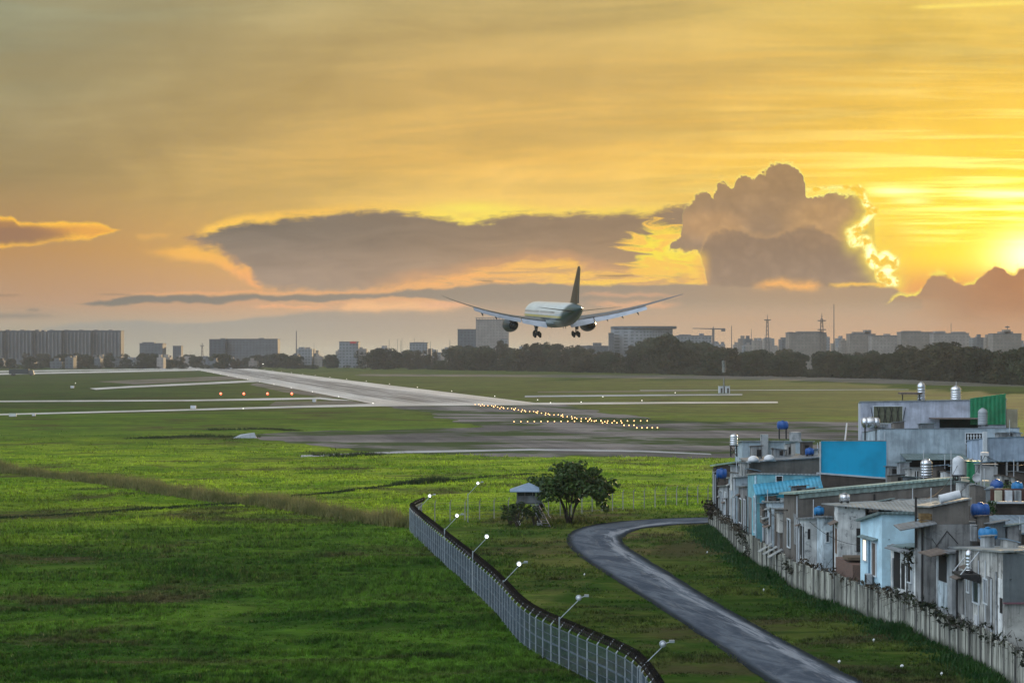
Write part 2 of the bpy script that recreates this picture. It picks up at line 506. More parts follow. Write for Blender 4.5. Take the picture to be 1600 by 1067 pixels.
    lo_r = bgd(clouds(N, front, X, Y, ('bank', 'cumulus', 'stratus', 'right')), 1)
    low = mixs(GT(X, 1035), mixs(GT(X, 270), lo_l, lo_m), mixs(GT(X, 1130), lo_c, lo_r))
    fr = mixs(GT(Y, 238), bgd(front, 1), low)
    m = N.step(dy, 0.15, 0.6) * N.step(dz, 0.42, 0.20) * N.step(dz, -0.06, -0.01)
    o = N.new('ShaderNodeOutputWorld')
    nt.links.new(mixs(m, bgd(dome, SKY_STRENGTH), fr), o.inputs['Surface'])


def _vd(self, X, Y, cx, cy, rx, ry):
    a, b = (X - cx) / rx, (Y - cy) / ry
    return self.math('SQRT', a * a + b * b)


Net.vec_dist = _vd
build_sky()

# ------------------------------------------------------------------ placing helpers
def gp(px, py, z=0.0):
    """photo pixel -> point on the level z"""
    D = (CAM_H - z) * FOC / (py - HZ)
    return Vector(((px - 800) * D / FOC, D, z))


def hx(px, D):
    return (px - 800) * D / FOC


def hz(py, D):
    return CAM_H - (py - HZ) * D / FOC


def tag(o, label=None, cat=None, group=None, kind=None):
    if label:
        o['label'] = label
    if cat:
        o['category'] = cat
    if group:
        o['group'] = group
    if kind:
        o['kind'] = kind
    return o


def thing(name, loc, label, cat, group=None, rz=0.0):
    o = bpy.data.objects.new(name, None)
    o.empty_display_size = 0.5
    o.location = loc
    o.rotation_euler = (0, 0, rz)
    COL.objects.link(o)
    return tag(o, label, cat, group)


def dup(root, loc, rz=0.0, sc=1.0, label=None):
    """a copy of a thing with copies of its parts and sub-parts"""
    r = root.copy()
    COL.objects.link(r)
    r.location = loc
    r.rotation_euler = (0, 0, rz)
    r.scale = (sc, sc, sc) if not isinstance(sc, tuple) else sc
    if label:
        r['label'] = label
    for ch in list(root.children):
        c = ch.copy()
        COL.objects.link(c)
        c.parent = r
        for g in list(ch.children):
            d = g.copy()
            COL.objects.link(d)
            d.parent = c
    return r


class MB:
    """collects solids; build() links them as ONE mesh object (local to its parent's place)"""
    def __init__(self):
        self.v, self.f = [], []

    def add(self, verts, faces):
        o = len(self.v)
        self.v.extend([tuple(p) for p in verts])
        self.f.extend([tuple(i + o for i in f) for f in faces])
        return self

    def hexa(self, b, t):
        """b, t: four bottom and four top points"""
        return self.add(list(b) + list(t), [(3, 2, 1, 0), (4, 5, 6, 7), (0, 1, 5, 4), (1, 2, 6, 5), (2, 3, 7, 6), (3, 0, 4, 7)])

    def box(self, c, s, rz=0.0):
        x, y, z = s[0] / 2, s[1] / 2, s[2] / 2
        ca, sa = math.cos(rz), math.sin(rz)
        q = [(-x, -y), (x, -y), (x, y), (-x, y)]
        q = [(c[0] + a * ca - b * sa, c[1] + a * sa + b * ca) for a, b in q]
        return self.hexa([(a, b, c[2] - z) for a, b in q], [(a, b, c[2] + z) for a, b in q])

    def prism(self, poly, z0, z1):
        """poly: ground outline counter-clockwise; z1 may be one height or one per corner"""
        n = len(poly)
        zt = z1 if isinstance(z1, (list, tuple)) else [z1] * n
        zb = z0 if isinstance(z0, (list, tuple)) else [z0] * n
        vs = [(p[0], p[1], b) for p, b in zip(poly, zb)] + [(p[0], p[1], t) for p, t in zip(poly, zt)]
        fs = [tuple(range(n - 1, -1, -1)), tuple(range(n, 2 * n))]
        fs += [(i, (i + 1) % n, (i + 1) % n + n, i + n) for i in range(n)]
        return self.add(vs, fs)

    def bar(self, a, b, r, n=6, r2=None):
        a, b = Vector(a), Vector(b)
        r2 = r if r2 is None else r2
        d = (b - a).normalized()
        u = d.orthogonal().normalized()
        w = d.cross(u)
        vs = []
        for p, rr in ((a, r), (b, r2)):
            for i in range(n):
                t = 2 * math.pi * i / n
                vs.append(p + (u * math.cos(t) + w * math.sin(t)) * rr)
        fs = [tuple(range(n - 1, -1, -1)), tuple(range(n, 2 * n))]
        fs += [(i, (i + 1) % n, (i + 1) % n + n, i + n) for i in range(n)]
        return self.add(vs, fs)

    def tube(self, pts, rs, n=6):
        for i in range(len(pts) - 1):
            ra = rs[i] if isinstance(rs, (list, tuple)) else rs
            rb = rs[i + 1] if isinstance(rs, (list, tuple)) else rs
            self.bar(pts[i], pts[i + 1], ra, n, rb)
        return self

    def lathe(self, prof, o=(0, 0, 0), n=16, axis='z'):
        """prof: (radius, height) pairs from the bottom up"""
        vs, fs = [], []
        for r, h in prof:
            for i in range(n):
                t = 2 * math.pi * i / n
                a, b = r * math.cos(t), r * math.sin(t)
                p = (a, b, h) if axis == 'z' else ((h, a, b) if axis == 'x' else (b, h, a))
                vs.append((p[0] + o[0], p[1] + o[1], p[2] + o[2]))
        m = len(prof)
        for j in range(m - 1):
            for i in range(n):
                fs.append((j * n + i, j * n + (i + 1) % n, (j + 1) * n + (i + 1) % n, (j + 1) * n + i))
        fs.append(tuple(range(n - 1, -1, -1)))
        fs.append(tuple((m - 1) * n + i for i in range(n)))
        return self.add(vs, fs)

    def build(self, name, m, parent=None, smooth=False, loc=None, angle=None):
        me = bpy.data.meshes.new(name)
        off = Vector((0, 0, 0))
        if parent is not None:
            w, p = off.copy(), parent
            while p is not None:
                w = w + p.location
                p = p.parent
            off = w
        if loc is not None:
            off = off + Vector(loc) if parent is not None else Vector(loc)
        me.from_pydata([(v[0] - off.x, v[1] - off.y, v[2] - off.z) for v in self.v], [], self.f)
        if smooth:
            me.polygons.foreach_set('use_smooth', [True] * len(me.polygons))
            if angle:
                me.set_sharp_from_angle(angle=angle)
        me.materials.append(m)
        o = bpy.data.objects.new(name, me)
        if loc is not None:
            o.location = loc
        COL.objects.link(o)
        if parent is not None:
            o.parent = parent
        return o


def np_mesh(name, verts, faces, m, parent=None, loc=(0, 0, 0)):
    """verts (n,3), faces (k, 3 or 4) numpy arrays"""
    me = bpy.data.meshes.new(name)
    verts = np.asarray(verts, np.float32)
    faces = np.asarray(faces, np.int32)
    k = faces.shape[1]
    me.vertices.add(len(verts))
    me.vertices.foreach_set('co', verts.ravel())
    me.loops.add(faces.size)
    me.loops.foreach_set('vertex_index', faces.ravel())
    me.polygons.add(len(faces))
    me.polygons.foreach_set('loop_start', np.arange(0, faces.size, k, dtype=np.int32))
    me.update(calc_edges=True)
    me.validate()
    me.materials.append(m)
    o = bpy.data.objects.new(name, me)
    o.location = loc
    COL.objects.link(o)
    if parent is not None:
        o.parent = parent
    return o


# ------------------------------------------------------------------ materials
_mats = {}


def new_mat(name):
    m = bpy.data.materials.new(name)
    m.use_nodes = True
    nt = m.node_tree
    nt.nodes.clear()
    N = Net(nt)
    bs = N.new('ShaderNodeBsdfPrincipled')
    out = N.new('ShaderNodeOutputMaterial')
    nt.links.new(bs.outputs[0], out.inputs['Surface'])
    return m, N, bs, out


def position(N, local=False):
    if local:
        return S(N, N.new('ShaderNodeTexCoord').outputs['Object'])
    return S(N, N.new('ShaderNodeNewGeometry').outputs['Position'])


def bump(N, bs, h, strength=0.4, dist=0.05):
    b = N.new('ShaderNodeBump')
    b.inputs['Strength'].default_value = strength
    b.inputs['Distance'].default_value = dist
    N.put(b.inputs['Height'], h)
    N.nt.links.new(b.outputs[0], bs.inputs['Normal'])


def plain(name, c, c2=None, rough=0.6, metal=0.0, scale=3.0, local=True, bmp=0.0, spec=0.4):
    if name in _mats:
        return _mats[name]
    m, N, bs, out = new_mat(name)
    p = position(N, local)
    n = N.noise(p, scale, 4, 0.6, dim='3D')
    c2 = c2 or tuple(v * 0.72 for v in c)
    N.put(bs.inputs['Base Color'], N.mix(N.step(n, 0.35, 0.68), c, c2))
    N.put(bs.inputs['Roughness'], (n - 0.5) * 0.3 + rough)
    bs.inputs['Metallic'].default_value = metal
    bs.inputs['Specular IOR Level'].default_value = spec
    if bmp:
        bump(N, bs, n, bmp)
    _mats[name] = m
    return m


def plaster(name, c, dirt=(0.05, 0.055, 0.05), amt=0.5, mould=0.3, scale=0.9, rough=0.85):
    """rendered wall: mottled, with rain streaks running down and mould patches"""
    if name in _mats:
        return _mats[name]
    m, N, bs, out = new_mat(name)
    p = position(N)
    x, y, z = N.sep(p)
    n1 = N.noise(p, scale, 4, 0.6, dim='3D')
    st = N.noise(N.vec(x * 2.6, y * 2.6, z * 0.22), 1, 4, 0.65, dim='3D')
    mo = N.noise(p, 1.7, 5, 0.7, 0.6, dim='3D')
    c2 = tuple(v * 0.78 for v in c)
    col = N.mix(N.step(n1, 0.35, 0.65), c, c2)
    col = N.mix(N.step(st, 0.44, 0.68) * amt, col, dirt)
    pt = N.noise(N.vec(x * 0.55 + 3, y * 0.55, z * 0.7), 1, 2, 0.5, dim='3D')
    kp = min(1.0, max(0.0, amt - 0.12) * 2.0)
    col = N.scale(col, 1.0 - 0.22 * kp + N.step(pt, 0.40, 0.56) * (0.34 * kp))
    col = N.mix(N.step(mo, 0.53, 0.68) * mould, col, tuple(v * 0.6 for v in dirt))
    N.put(bs.inputs['Base Color'], col)
    bs.inputs['Roughness'].default_value = rough
    bs.inputs['Specular IOR Level'].default_value = 0.25
    bump(N, bs, n1 + st * 0.5, 0.25, 0.04)
    _mats[name] = m
    return m


def sheet_metal(name, c, rough=0.45, metal=0.35, pitch=0.25, axis='x', rust=0.25):
    """corrugated roofing: ribs, dull patches, rust"""
    if name in _mats:
        return _mats[name]
    m, N, bs, out = new_mat(name)
    p = position(N)
    x, y, z = N.sep(p)
    u = x if axis == 'x' else y
    rib = N.math('SINE', u * (2 * math.pi / pitch))
    n = N.noise(p, 0.8, 5, 0.65, dim='3D')
    col = N.mix(N.step(n, 0.4, 0.65), c, tuple(v * 0.65 for v in c))
    col = N.mix(N.step(N.noise(p, 1.9, 4, 0.7, dim='3D'), 0.56, 0.7) * rust, col, (0.12, 0.06, 0.035))
    N.put(bs.inputs['Base Color'], col)
    N.put(bs.inputs['Roughness'], (n - 0.5) * 0.4 + rough)
    bs.inputs['Metallic'].default_value = metal
    bump(N, bs, rib, 0.5, 0.03)
    _mats[name] = m
    return m


def glow(name, c, k):
    if name in _mats:
        return _mats[name]
    m, N, bs, out = new_mat(name)
    bs.inputs['Base Color'].default_value = (0.6, 0.6, 0.6, 1)
    bs.inputs['Emission Color'].default_value = tuple(c) + (1,)
    bs.inputs['Emission Strength'].default_value = k
    _mats[name] = m
    return m


def leafy(name, c1, c2, c3, scale=0.8, local=True, trans=0.25, rough=0.6):
    if name in _mats:
        return _mats[name]
    m, N, bs, out = new_mat(name)
    p = position(N, local)
    n = N.noise(p, scale, 3, 0.6, dim='3D')
    n2 = N.noise(p, scale * 5, 2, 0.6, dim='3D')
    oi = N.new('ShaderNodeObjectInfo')
    rnd = S(N, oi.outputs['Random'])
    col = N.mix(N.step(n, 0.38, 0.62), c1, c2)
    col = N.mix(N.step(n2, 0.52, 0.72) * 0.7, col, c3)
    col = N.scale(col, rnd * 0.5 + 0.75)
    N.put(bs.inputs['Base Color'], col)
    bs.inputs['Roughness'].default_value = rough
    bs.inputs['Specular IOR Level'].default_value = 0.25
    if trans:
        tr = N.new('ShaderNodeBsdfTranslucent')
        N.put(tr.inputs['Color'], N.scale(col, 1.3))
        mx = N.new('ShaderNodeMixShader')
        mx.inputs[0].default_value = trans
        N.nt.links.new(bs.outputs[0], mx.inputs[1])
        N.nt.links.new(tr.outputs[0], mx.inputs[2])
        N.nt.links.new(mx.outputs[0], out.inputs['Surface'])
    _mats[name] = m
    return m

# ------------------------------------------------------------------ ground
def grass_colour(N, p):
    """field colour: patches of different grass, a darkened near field, bare soil, long mowing streaks"""
    x, y, z = N.sep(p)
    big = N.noise(N.vec(x / 60.0, y / 52.0), 1, 4, 0.6, 0.4)
    mid = N.noise(N.vec(x / 15.0, y / 11.0), 1, 5, 0.68, 0.3)
    fine = N.noise(N.vec(x / 2.6, y / 1.5), 1, 4, 0.7)
    soil = N.noise(N.vec(x / 30.0 + 4, y / 17.0), 1, 5, 0.7, 0.5)
    # near sward, its colour darkened to stand in for foreground shade; mown yellow-green belt; tired olive airfield turf
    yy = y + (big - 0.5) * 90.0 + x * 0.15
    near_dark = N.mix(N.step(mid, 0.34, 0.66), (0.020, 0.058, 0.007), (0.060, 0.128, 0.013))
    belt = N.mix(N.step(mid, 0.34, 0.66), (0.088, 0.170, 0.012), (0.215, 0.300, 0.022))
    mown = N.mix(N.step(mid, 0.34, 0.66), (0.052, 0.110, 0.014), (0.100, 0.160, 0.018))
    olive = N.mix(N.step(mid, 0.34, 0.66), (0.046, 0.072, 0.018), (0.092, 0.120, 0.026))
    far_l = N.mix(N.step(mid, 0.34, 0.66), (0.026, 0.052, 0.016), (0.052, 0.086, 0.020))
    col = N.mix(N.step(yy, 165, 235), near_dark, belt)
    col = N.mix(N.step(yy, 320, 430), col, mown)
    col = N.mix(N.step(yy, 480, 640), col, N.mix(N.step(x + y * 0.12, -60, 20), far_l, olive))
    verge = N.step(x + N.step(y, 210, 110) * -7.0 + 5.0 - (big - 0.5) * 4.0, -3, 5) * N.step(y, 226, 214)
    vcol = N.mix(N.step(mid, 0.4, 0.62), (0.030, 0.062, 0.010), (0.070, 0.082, 0.020))
    col = N.mix(verge * 0.8, col, vcol)
    bare = N.mix(N.step(fine, 0.4, 0.6), (0.070, 0.058, 0.030), (0.045, 0.040, 0.020))
    col = N.mix(N.step(soil, 0.51, 0.66) * 0.8, col, bare)
    col = N.scale(col, (0.40 + fine * 1.2) * (0.62 + N.noise(N.vec(x / 120.0 + 2, y / 60.0), 1, 3, 0.6) * 0.76))
    col = N.mix(N.step(N.noise(N.vec(x / 12.0, y / 2.6), 1, 4, 0.7), 0.57, 0.70) * 0.7, col, (0.012, 0.034, 0.007))
    return col, fine, mid


def ground_material():
    m, N, bs, out = new_mat("turf")
    p = position(N)
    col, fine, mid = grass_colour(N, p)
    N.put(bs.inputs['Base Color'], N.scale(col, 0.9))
    bs.inputs['Roughness'].default_value = 0.9
    bs.inputs['Specular IOR Level'].default_value = 0.02
    bump(N, bs, fine + mid * 2.0, 0.7, 0.25)
    return m


def fray(ps, amp):
    out = []
    n = len(ps)
    for i in range(n):
        a, b = ps[i], ps[(i + 1) % n]
        k = max(2, int((b - a).length / 2.2))
        for j in range(k):
            q = a.lerp(b, j / k)
            v = mnoise.fractal(Vector((q.x / 14, q.y / 40, 3)), 1, 2, 4)
            w = mnoise.fractal(Vector((q.x / 9 + 40, q.y / 30, 7)), 1, 2, 4)
            out.append(Vector((q.x + amp * v * 1.2, q.y + amp * w * 1.6, 0)))
    return out


def sheet(name, pts, z, m, px=True, frayed=0):
    """a flat sheet from photo points (on the ground) or from metres"""
    ps = [gp(*q) for q in pts] if px else [Vector((q[0], q[1], 0)) for q in pts]
    if frayed:
        ps = fray(ps, frayed)
    me = bpy.data.meshes.new(name)
    me.from_pydata([(v.x, v.y, z) for v in ps], [], [tuple(range(len(ps)))])
    bm = bmesh.new()
    bm.from_mesh(me)
    bmesh.ops.triangulate(bm, faces=bm.faces[:])
    for f in bm.faces:
        if f.normal.z < 0:
            f.normal_flip()
    bm.to_mesh(me)
    bm.free()
    me.materials.append(m)
    o = bpy.data.objects.new(name, me)
    COL.objects.link(o)
    o['kind'] = 'structure'
    return o


def smooth_line(pts, k=6):
    """Catmull-Rom through 2-D points"""
    out = []
    n = len(pts)
    for i in range(n - 1):
        p0, p1, p2, p3 = (Vector(pts[max(0, i - 1)]), Vector(pts[i]), Vector(pts[i + 1]), Vector(pts[min(n - 1, i + 2)]))
        for j in range(k):
            t = j / k
            out.append(0.5 * ((2 * p1) + (p2 - p0) * t + (2 * p0 - 5 * p1 + 4 * p2 - p3) * t * t + (3 * p1 - p0 - 3 * p2 + p3) * t ** 3))
    out.append(Vector(pts[-1]))
    return out


M_TURF = ground_material()
g = MB()
gx = [-6000, -1500, -400, -120, 120, 400, 1500, 6000]
gy = [-600, 40, 300, 700, 1500, 3000, 6200]
vid = {}
for j, yv in enumerate(gy):
    for i, xv in enumerate(gx):
        vid[i, j] = len(g.v)
        g.v.append((xv, yv, 0))
for j in range(len(gy) - 1):
    for i in range(len(gx) - 1):
        g.f.append((vid[i, j], vid[i + 1, j], vid[i + 1, j + 1], vid[i, j + 1]))
g.build("ground", M_TURF)['kind'] = 'structure'


def pavement_mat(name, c1, c2, rough, patch=None, patch_amt=0.0, su=60.0, sv=9.0, rubber=False, spec=0.5):
    m, N, bs, out = new_mat(name)
    p = position(N)
    x, y, z = N.sep(p)
    s = x + y * 0.197                       # across the runway
    tt = y - x * 0.197                      # along it
    n = N.noise(N.vec(s / 14.0, tt / 120.0), 1, 4, 0.6)
    f = N.noise(N.vec(x / 2.0, y / 5.0), 1, 4, 0.7)
    col = N.mix(N.step(n, 0.36, 0.64), c1, c2)
    col = N.scale(col, 0.8 + f * 0.4)
    rg = (f - 0.5) * 0.2 + rough
    if rubber:
        dd = (s - 113.0 + (n - 0.5) * 10.0).abs()
        k = N.step(dd, 21, 10) * N.step(N.noise(N.vec(s / 3.0, tt / 260.0), 1, 4, 0.7), 0.25, 0.6) * N.step(tt, 640, 720)
        col = N.mix(k * 0.92, col, (0.050, 0.046, 0.044))
        rg = rg + k * 0.25
    if patch:
        stn = N.noise(N.vec(x / 90.0, y / 16.0), 1, 5, 0.7, 0.4)
        col = N.scale(col, 0.72 + N.step(stn, 0.30, 0.62) * 0.42)
        q = N.noise(N.vec(x / su, y / sv), 1, 5, 0.65, 0.3)
        k2 = N.step(q, 0.47, 0.58) * patch_amt
        col = N.mix(k2, col, patch)
        rg = rg + k2 * 0.4
    N.put(bs.inputs['Base Color'], col)
    N.put(bs.inputs['Roughness'], rg)
    bs.inputs['Specular IOR Level'].default_value = spec
    bump(N, bs, f, 0.12, 0.02)
    return m


M_RUN = pavement_mat("runway concrete", (0.42, 0.42, 0.43), (0.60, 0.60, 0.61), 0.32, rubber=True)
M_TAXI = pavement_mat("taxiway concrete", (0.36, 0.37, 0.38), (0.50, 0.51, 0.52), 0.36)
M_OVER = pavement_mat("worn overrun asphalt", (0.118, 0.108, 0.102), (0.190, 0.172, 0.160), 0.75, (0.050, 0.072, 0.024), 0.9, 46.0, 34.0, spec=0.0)
M_DARKG = pavement_mat("dark taxiway shoulder", (0.085, 0.078, 0.070), (0.12, 0.11, 0.10), 0.7, (0.045, 0.06, 0.025), 0.6, 60, 30, spec=0.1)
M_PALE = pavement_mat("pale service road", (0.30, 0.30, 0.30), (0.38, 0.38, 0.375), 0.8, spec=0.0)

sheet("overrun_pavement", [(612, 636), (590, 633.5), (868, 631), (1010, 655), (1110, 659), (1345, 659), (1380, 690), (1345, 716), (1110, 716), (900, 713), (720, 710), (560, 704), (420, 690), (385, 682), (480, 674), (640, 671), (738, 667), (716, 657), (668, 646)], 0.03, M_OVER, True, 5)
sheet("runway", [(590, 632.5), (303, 577.2), (240, 564.5), (243, 564.5), (400, 576.7), (853, 631.5)], 0.06, M_RUN)
sheet("taxiway", [(-140, 649), (0, 646.8), (300, 639.3), (480, 633.8), (590, 630.8), (860, 629.4), (1050, 628.2), (1215, 627.6), (1216, 630), (1050, 630.9), (860, 632.8), (590, 635.0), (480, 637), (300, 641.6), (0, 649.0), (-140, 652.0)], 0.09, M_TAXI)
sheet("taxiway", [(-140, 627.2), (0, 626.3), (300, 624.8), (410, 622.6), (500, 621.0), (556, 626.5), (520, 626.0), (500, 624), (410, 625.6), (300, 627), (0, 628.4), (-140, 629.2)], 0.10, M_TAXI)
sheet("taxiway", [(150, 609.2), (200, 606.2), (330, 600.4), (402, 596.8), (440, 599.5), (545, 621.6), (590, 629), (540, 613), (470, 600.5), (424, 592.5), (330, 597.3), (200, 603.4), (140, 607)], 0.11, M_TAXI)
sheet("taxiway_shoulder", [(402, 598), (470, 608), (545, 622.5), (500, 620.5), (440, 612), (390, 601)], 0.035, M_DARKG)
sheet("taxiway_shoulder", [(430, 627.5), (540, 626.3), (586, 630.5), (480, 633), (420, 634)], 0.04, M_DARKG)
sheet("taxiway_shoulder", [(210, 600.5), (330, 594.8), (424, 590.5), (400, 586.5), (330, 588.5), (150, 596)], 0.045, M_DARKG)
sheet("apron", [(-140, 584.6), (0, 583), (180, 579.3), (310, 576.4), (330, 578.6), (180, 582), (0, 585.6), (-140, 587.4)], 0.10, M_TAXI)
sheet("apron", [(-140, 580.6), (0, 579.4), (180, 576.8), (330, 574.6), (400, 575.6), (320, 576.0), (180, 578.3), (0, 581.4), (-140, 582.4)], 0.105, M_TAXI)
sheet("service_road", [(470, 711.5), (620, 705.5), (830, 701.4), (1000, 704), (1110, 709), (1112, 711), (1000, 706.5), (830, 704.2), (620, 708.6), (470, 714.5)], 0.07, M_PALE)
sheet("service_road", [(820, 618.2), (1000, 616.6), (1160, 615.6), (1160, 617.4), (1000, 618.8), (820, 620.6)], 0.05, M_PALE)
sheet("service_road", [(840, 611.8), (1000, 610.9), (1090, 610.4), (1090, 611.5), (1000, 612.2), (840, 613.1)], 0.05, M_DARKG)
sheet("service_road", [(1000, 609.6), (1250, 609.0), (1420, 608.2), (1420, 609.0), (1250, 609.9), (1000, 610.5)], 0.05, M_PALE)
sheet("service_road", [(560, 584.5), (800, 585.5), (1200, 587), (1600, 592), (1760, 594), (1760, 609), (1600, 605), (1400, 600), (1200, 593.5), (800, 588.8), (560, 587.5)], 0.05, M_DARKG, True, 6)


# patrol road beside the fence: worn asphalt with a chalky inner edge
def road_material():
    m, N, bs, out = new_mat("patrol road asphalt")
    p = position(N)
    tc = N.new('ShaderNodeUVMap')
    u, v, _ = N.sep(S(N, tc.outputs[0]))
    n = N.noise(N.vec(u * 2.2, v * 0.20), 1, 5, 0.65, 0.5)
    f = N.noise(p, 3.0, 4, 0.7, dim='3D')
    st = N.noise(N.vec(u * 9.0, v * 0.13), 1, 4, 0.7, 0.3)
    col = N.mix(N.step(n, 0.35, 0.65), (0.058, 0.070, 0.090), (0.112, 0.130, 0.154))
    col = N.scale(col, 0.7 + f * 0.6)
    pale = N.step(u + (n - 0.5) * 0.35, 0.60, 0.72) * N.step(u + (n - 0.5) * 0.35, 0.90, 0.80)
    col = N.mix(pale * N.step(st, 0.36, 0.58) * 0.7, col, (0.28, 0.30, 0.33))
    col = N.mix(N.step(st, 0.56, 0.70) * 0.40, col, (0.17, 0.175, 0.18))
    edge = N.step((u - 0.5).abs() + (n - 0.5) * 0.2, 0.34, 0.46)
    col = N.mix(edge * 0.85, col, (0.014, 0.018, 0.019))
    N.put(bs.inputs['Base Color'], col)
    N.put(bs.inputs['Roughness'], 0.8 + (f - 0.5) * 0.3)
    bs.inputs['Specular IOR Level'].default_value = 0.0
    bump(N, bs, f + n, 0.3, 0.05)
    return m


ROAD_L = [(1330, 800.5), (1220, 803.5), (1110, 808), (1040, 810), (975, 814), (925, 820), (895, 830), (885, 842), (893, 858), (915, 876), (950, 899), (1005, 934), (1080, 983), (1140, 1024), (1190, 1060), (1240, 1098)]
ROAD_R = [(1330, 808), (1220, 812), (1110, 817.5), (1060, 820), (1010, 825), (985, 832), (973, 842), (978, 852), (1000, 867), (1040, 891), (1110, 935), (1195, 984), (1262, 1020), (1315, 1048), (1355, 1069), (1420, 1105)]


def road_strip():
    L = [gp(*q) for q in smooth_line(ROAD_L, 8)]
    Rr = [gp(*q) for q in smooth_line(ROAD_R, 8)]
    n = min(len(L), len(Rr))
    me = bpy.data.meshes.new("road")
    vs, fs, uv = [], [], []
    K = 10
    dist = 0
    for i in range(n):
        if i:
            dist += ((L[i] + Rr[i]) / 2 - (L[i - 1] + Rr[i - 1]) / 2).length
        for k in range(K + 1):
            t = k / K
            q = L[i].lerp(Rr[i], t)
            wob = 0.35 * mnoise.noise(Vector((dist * 0.35, k * 3.0, 1))) if k in (0, K) else 0
            q = q + (Rr[i] - L[i]).normalized() * wob
            vs.append((q.x, q.y, 0.03 + 0.06 * (1 - (2 * t - 1) ** 2)))
            uv.append((t, dist))
    for i in range(n - 1):
        for k in range(K):
            a = i * (K + 1) + k
            fs.append((a, a + 1, a + K + 2, a + K + 1))
    me.from_pydata(vs, [], fs)
    ul = me.uv_layers.new(name="uv")
    for lp in me.loops:
        ul.data[lp.index].uv = uv[lp.vertex_index]
    bm = bmesh.new()
    bm.from_mesh(me)
    for f in bm.faces:
        if f.normal.z < 0:
            f.normal_flip()
    bm.to_mesh(me)
    bm.free()
    me.polygons.foreach_set('use_smooth', [True] * len(me.polygons))
    me.materials.append(road_material())
    o = bpy.data.objects.new("road", me)
    COL.objects.link(o)
    o['kind'] = 'structure'


road_strip()

# ------------------------------------------------------------------ grass
FENCE_PTS = [(-9.0, 204.0), (-9.6, 198.5), (-9.5, 193), (-6.2, 169.5), (-1.6, 137.7), (0.67, 118.8), (3.2, 108.8), (4.9, 103), (5.9, 98), (6.3, 90), (6.4, 80)]
WALL_PTS = [(19.2, 199.5), (19.2, 180), (19.5, 165), (20.4, 146), (20.8, 142), (22.5, 134), (24.6, 121), (25.2, 115), (25.6, 106), (26.0, 92), (26.4, 80)]


def wall_x(D):
    return float(np.interp(D, [p[1] for p in WALL_PTS[::-1]], [p[0] for p in WALL_PTS[::-1]]))


def inside(px, py, poly):
    r = np.zeros(len(px), bool)
    n = len(poly)
    for i in range(n):
        x1, y1 = poly[i]
        x2, y2 = poly[(i + 1) % n]
        c = ((y1 > py) != (y2 > py)) & (px < (x2 - x1) * (py - y1) / (y2 - y1 + 1e-12) + x1)
        r ^= c
    return r


def turf_noise(x, y, sx, sy, seed):
    """cheap smooth value noise on arrays"""
    r = np.random.default_rng(seed)
    tab = r.random((64, 64))
    u, v = x / sx, y / sy
    i, j = np.floor(u).astype(int), np.floor(v).astype(int)
    fu, fv = u - i, v - j
    fu, fv = fu * fu * (3 - 2 * fu), fv * fv * (3 - 2 * fv)
    g00, g10 = tab[i % 64, j % 64], tab[(i + 1) % 64, j % 64]
    g01, g11 = tab[i % 64, (j + 1) % 64], tab[(i + 1) % 64, (j + 1) % 64]
    return (g00 * (1 - fu) + g10 * fu) * (1 - fv) + (g01 * (1 - fu) + g11 * fu) * fv


def blades(bx, by, h, w, lean, nb, rg, z0=0.0):
    """nb triangular blades round every base point -> verts, faces"""
    n = len(bx)
    ox = rg.normal(0, 1, (n, nb)) * w[:, None] * 1.5
    oy = rg.normal(0, 1, (n, nb)) * w[:, None] * 1.5
    a = rg.uniform(0, 2 * np.pi, (n, nb))
    hh = h[:, None] * rg.uniform(0.6, 1.15, (n, nb))
    ww = w[:, None] * rg.uniform(0.6, 1.2, (n, nb))
    lx, ly = rg.normal(0, 1, (n, nb)) * lean * hh, rg.normal(0, 1, (n, nb)) * lean * hh
    cx, cy = bx[:, None] + ox, by[:, None] + oy
    dx, dy = np.cos(a) * ww * 0.5, np.sin(a) * ww * 0.5
    z = np.full_like(cx, z0)
    p0 = np.stack([cx - dx, cy - dy, z], -1)
    p1 = np.stack([cx + dx, cy + dy, z], -1)
    p2 = np.stack([cx + lx, cy + ly, z + hh], -1)
    v = np.stack([p0, p1, p2], 2).reshape(-1, 3)
    f = np.arange(len(v)).reshape(-1, 3)
    return v, f


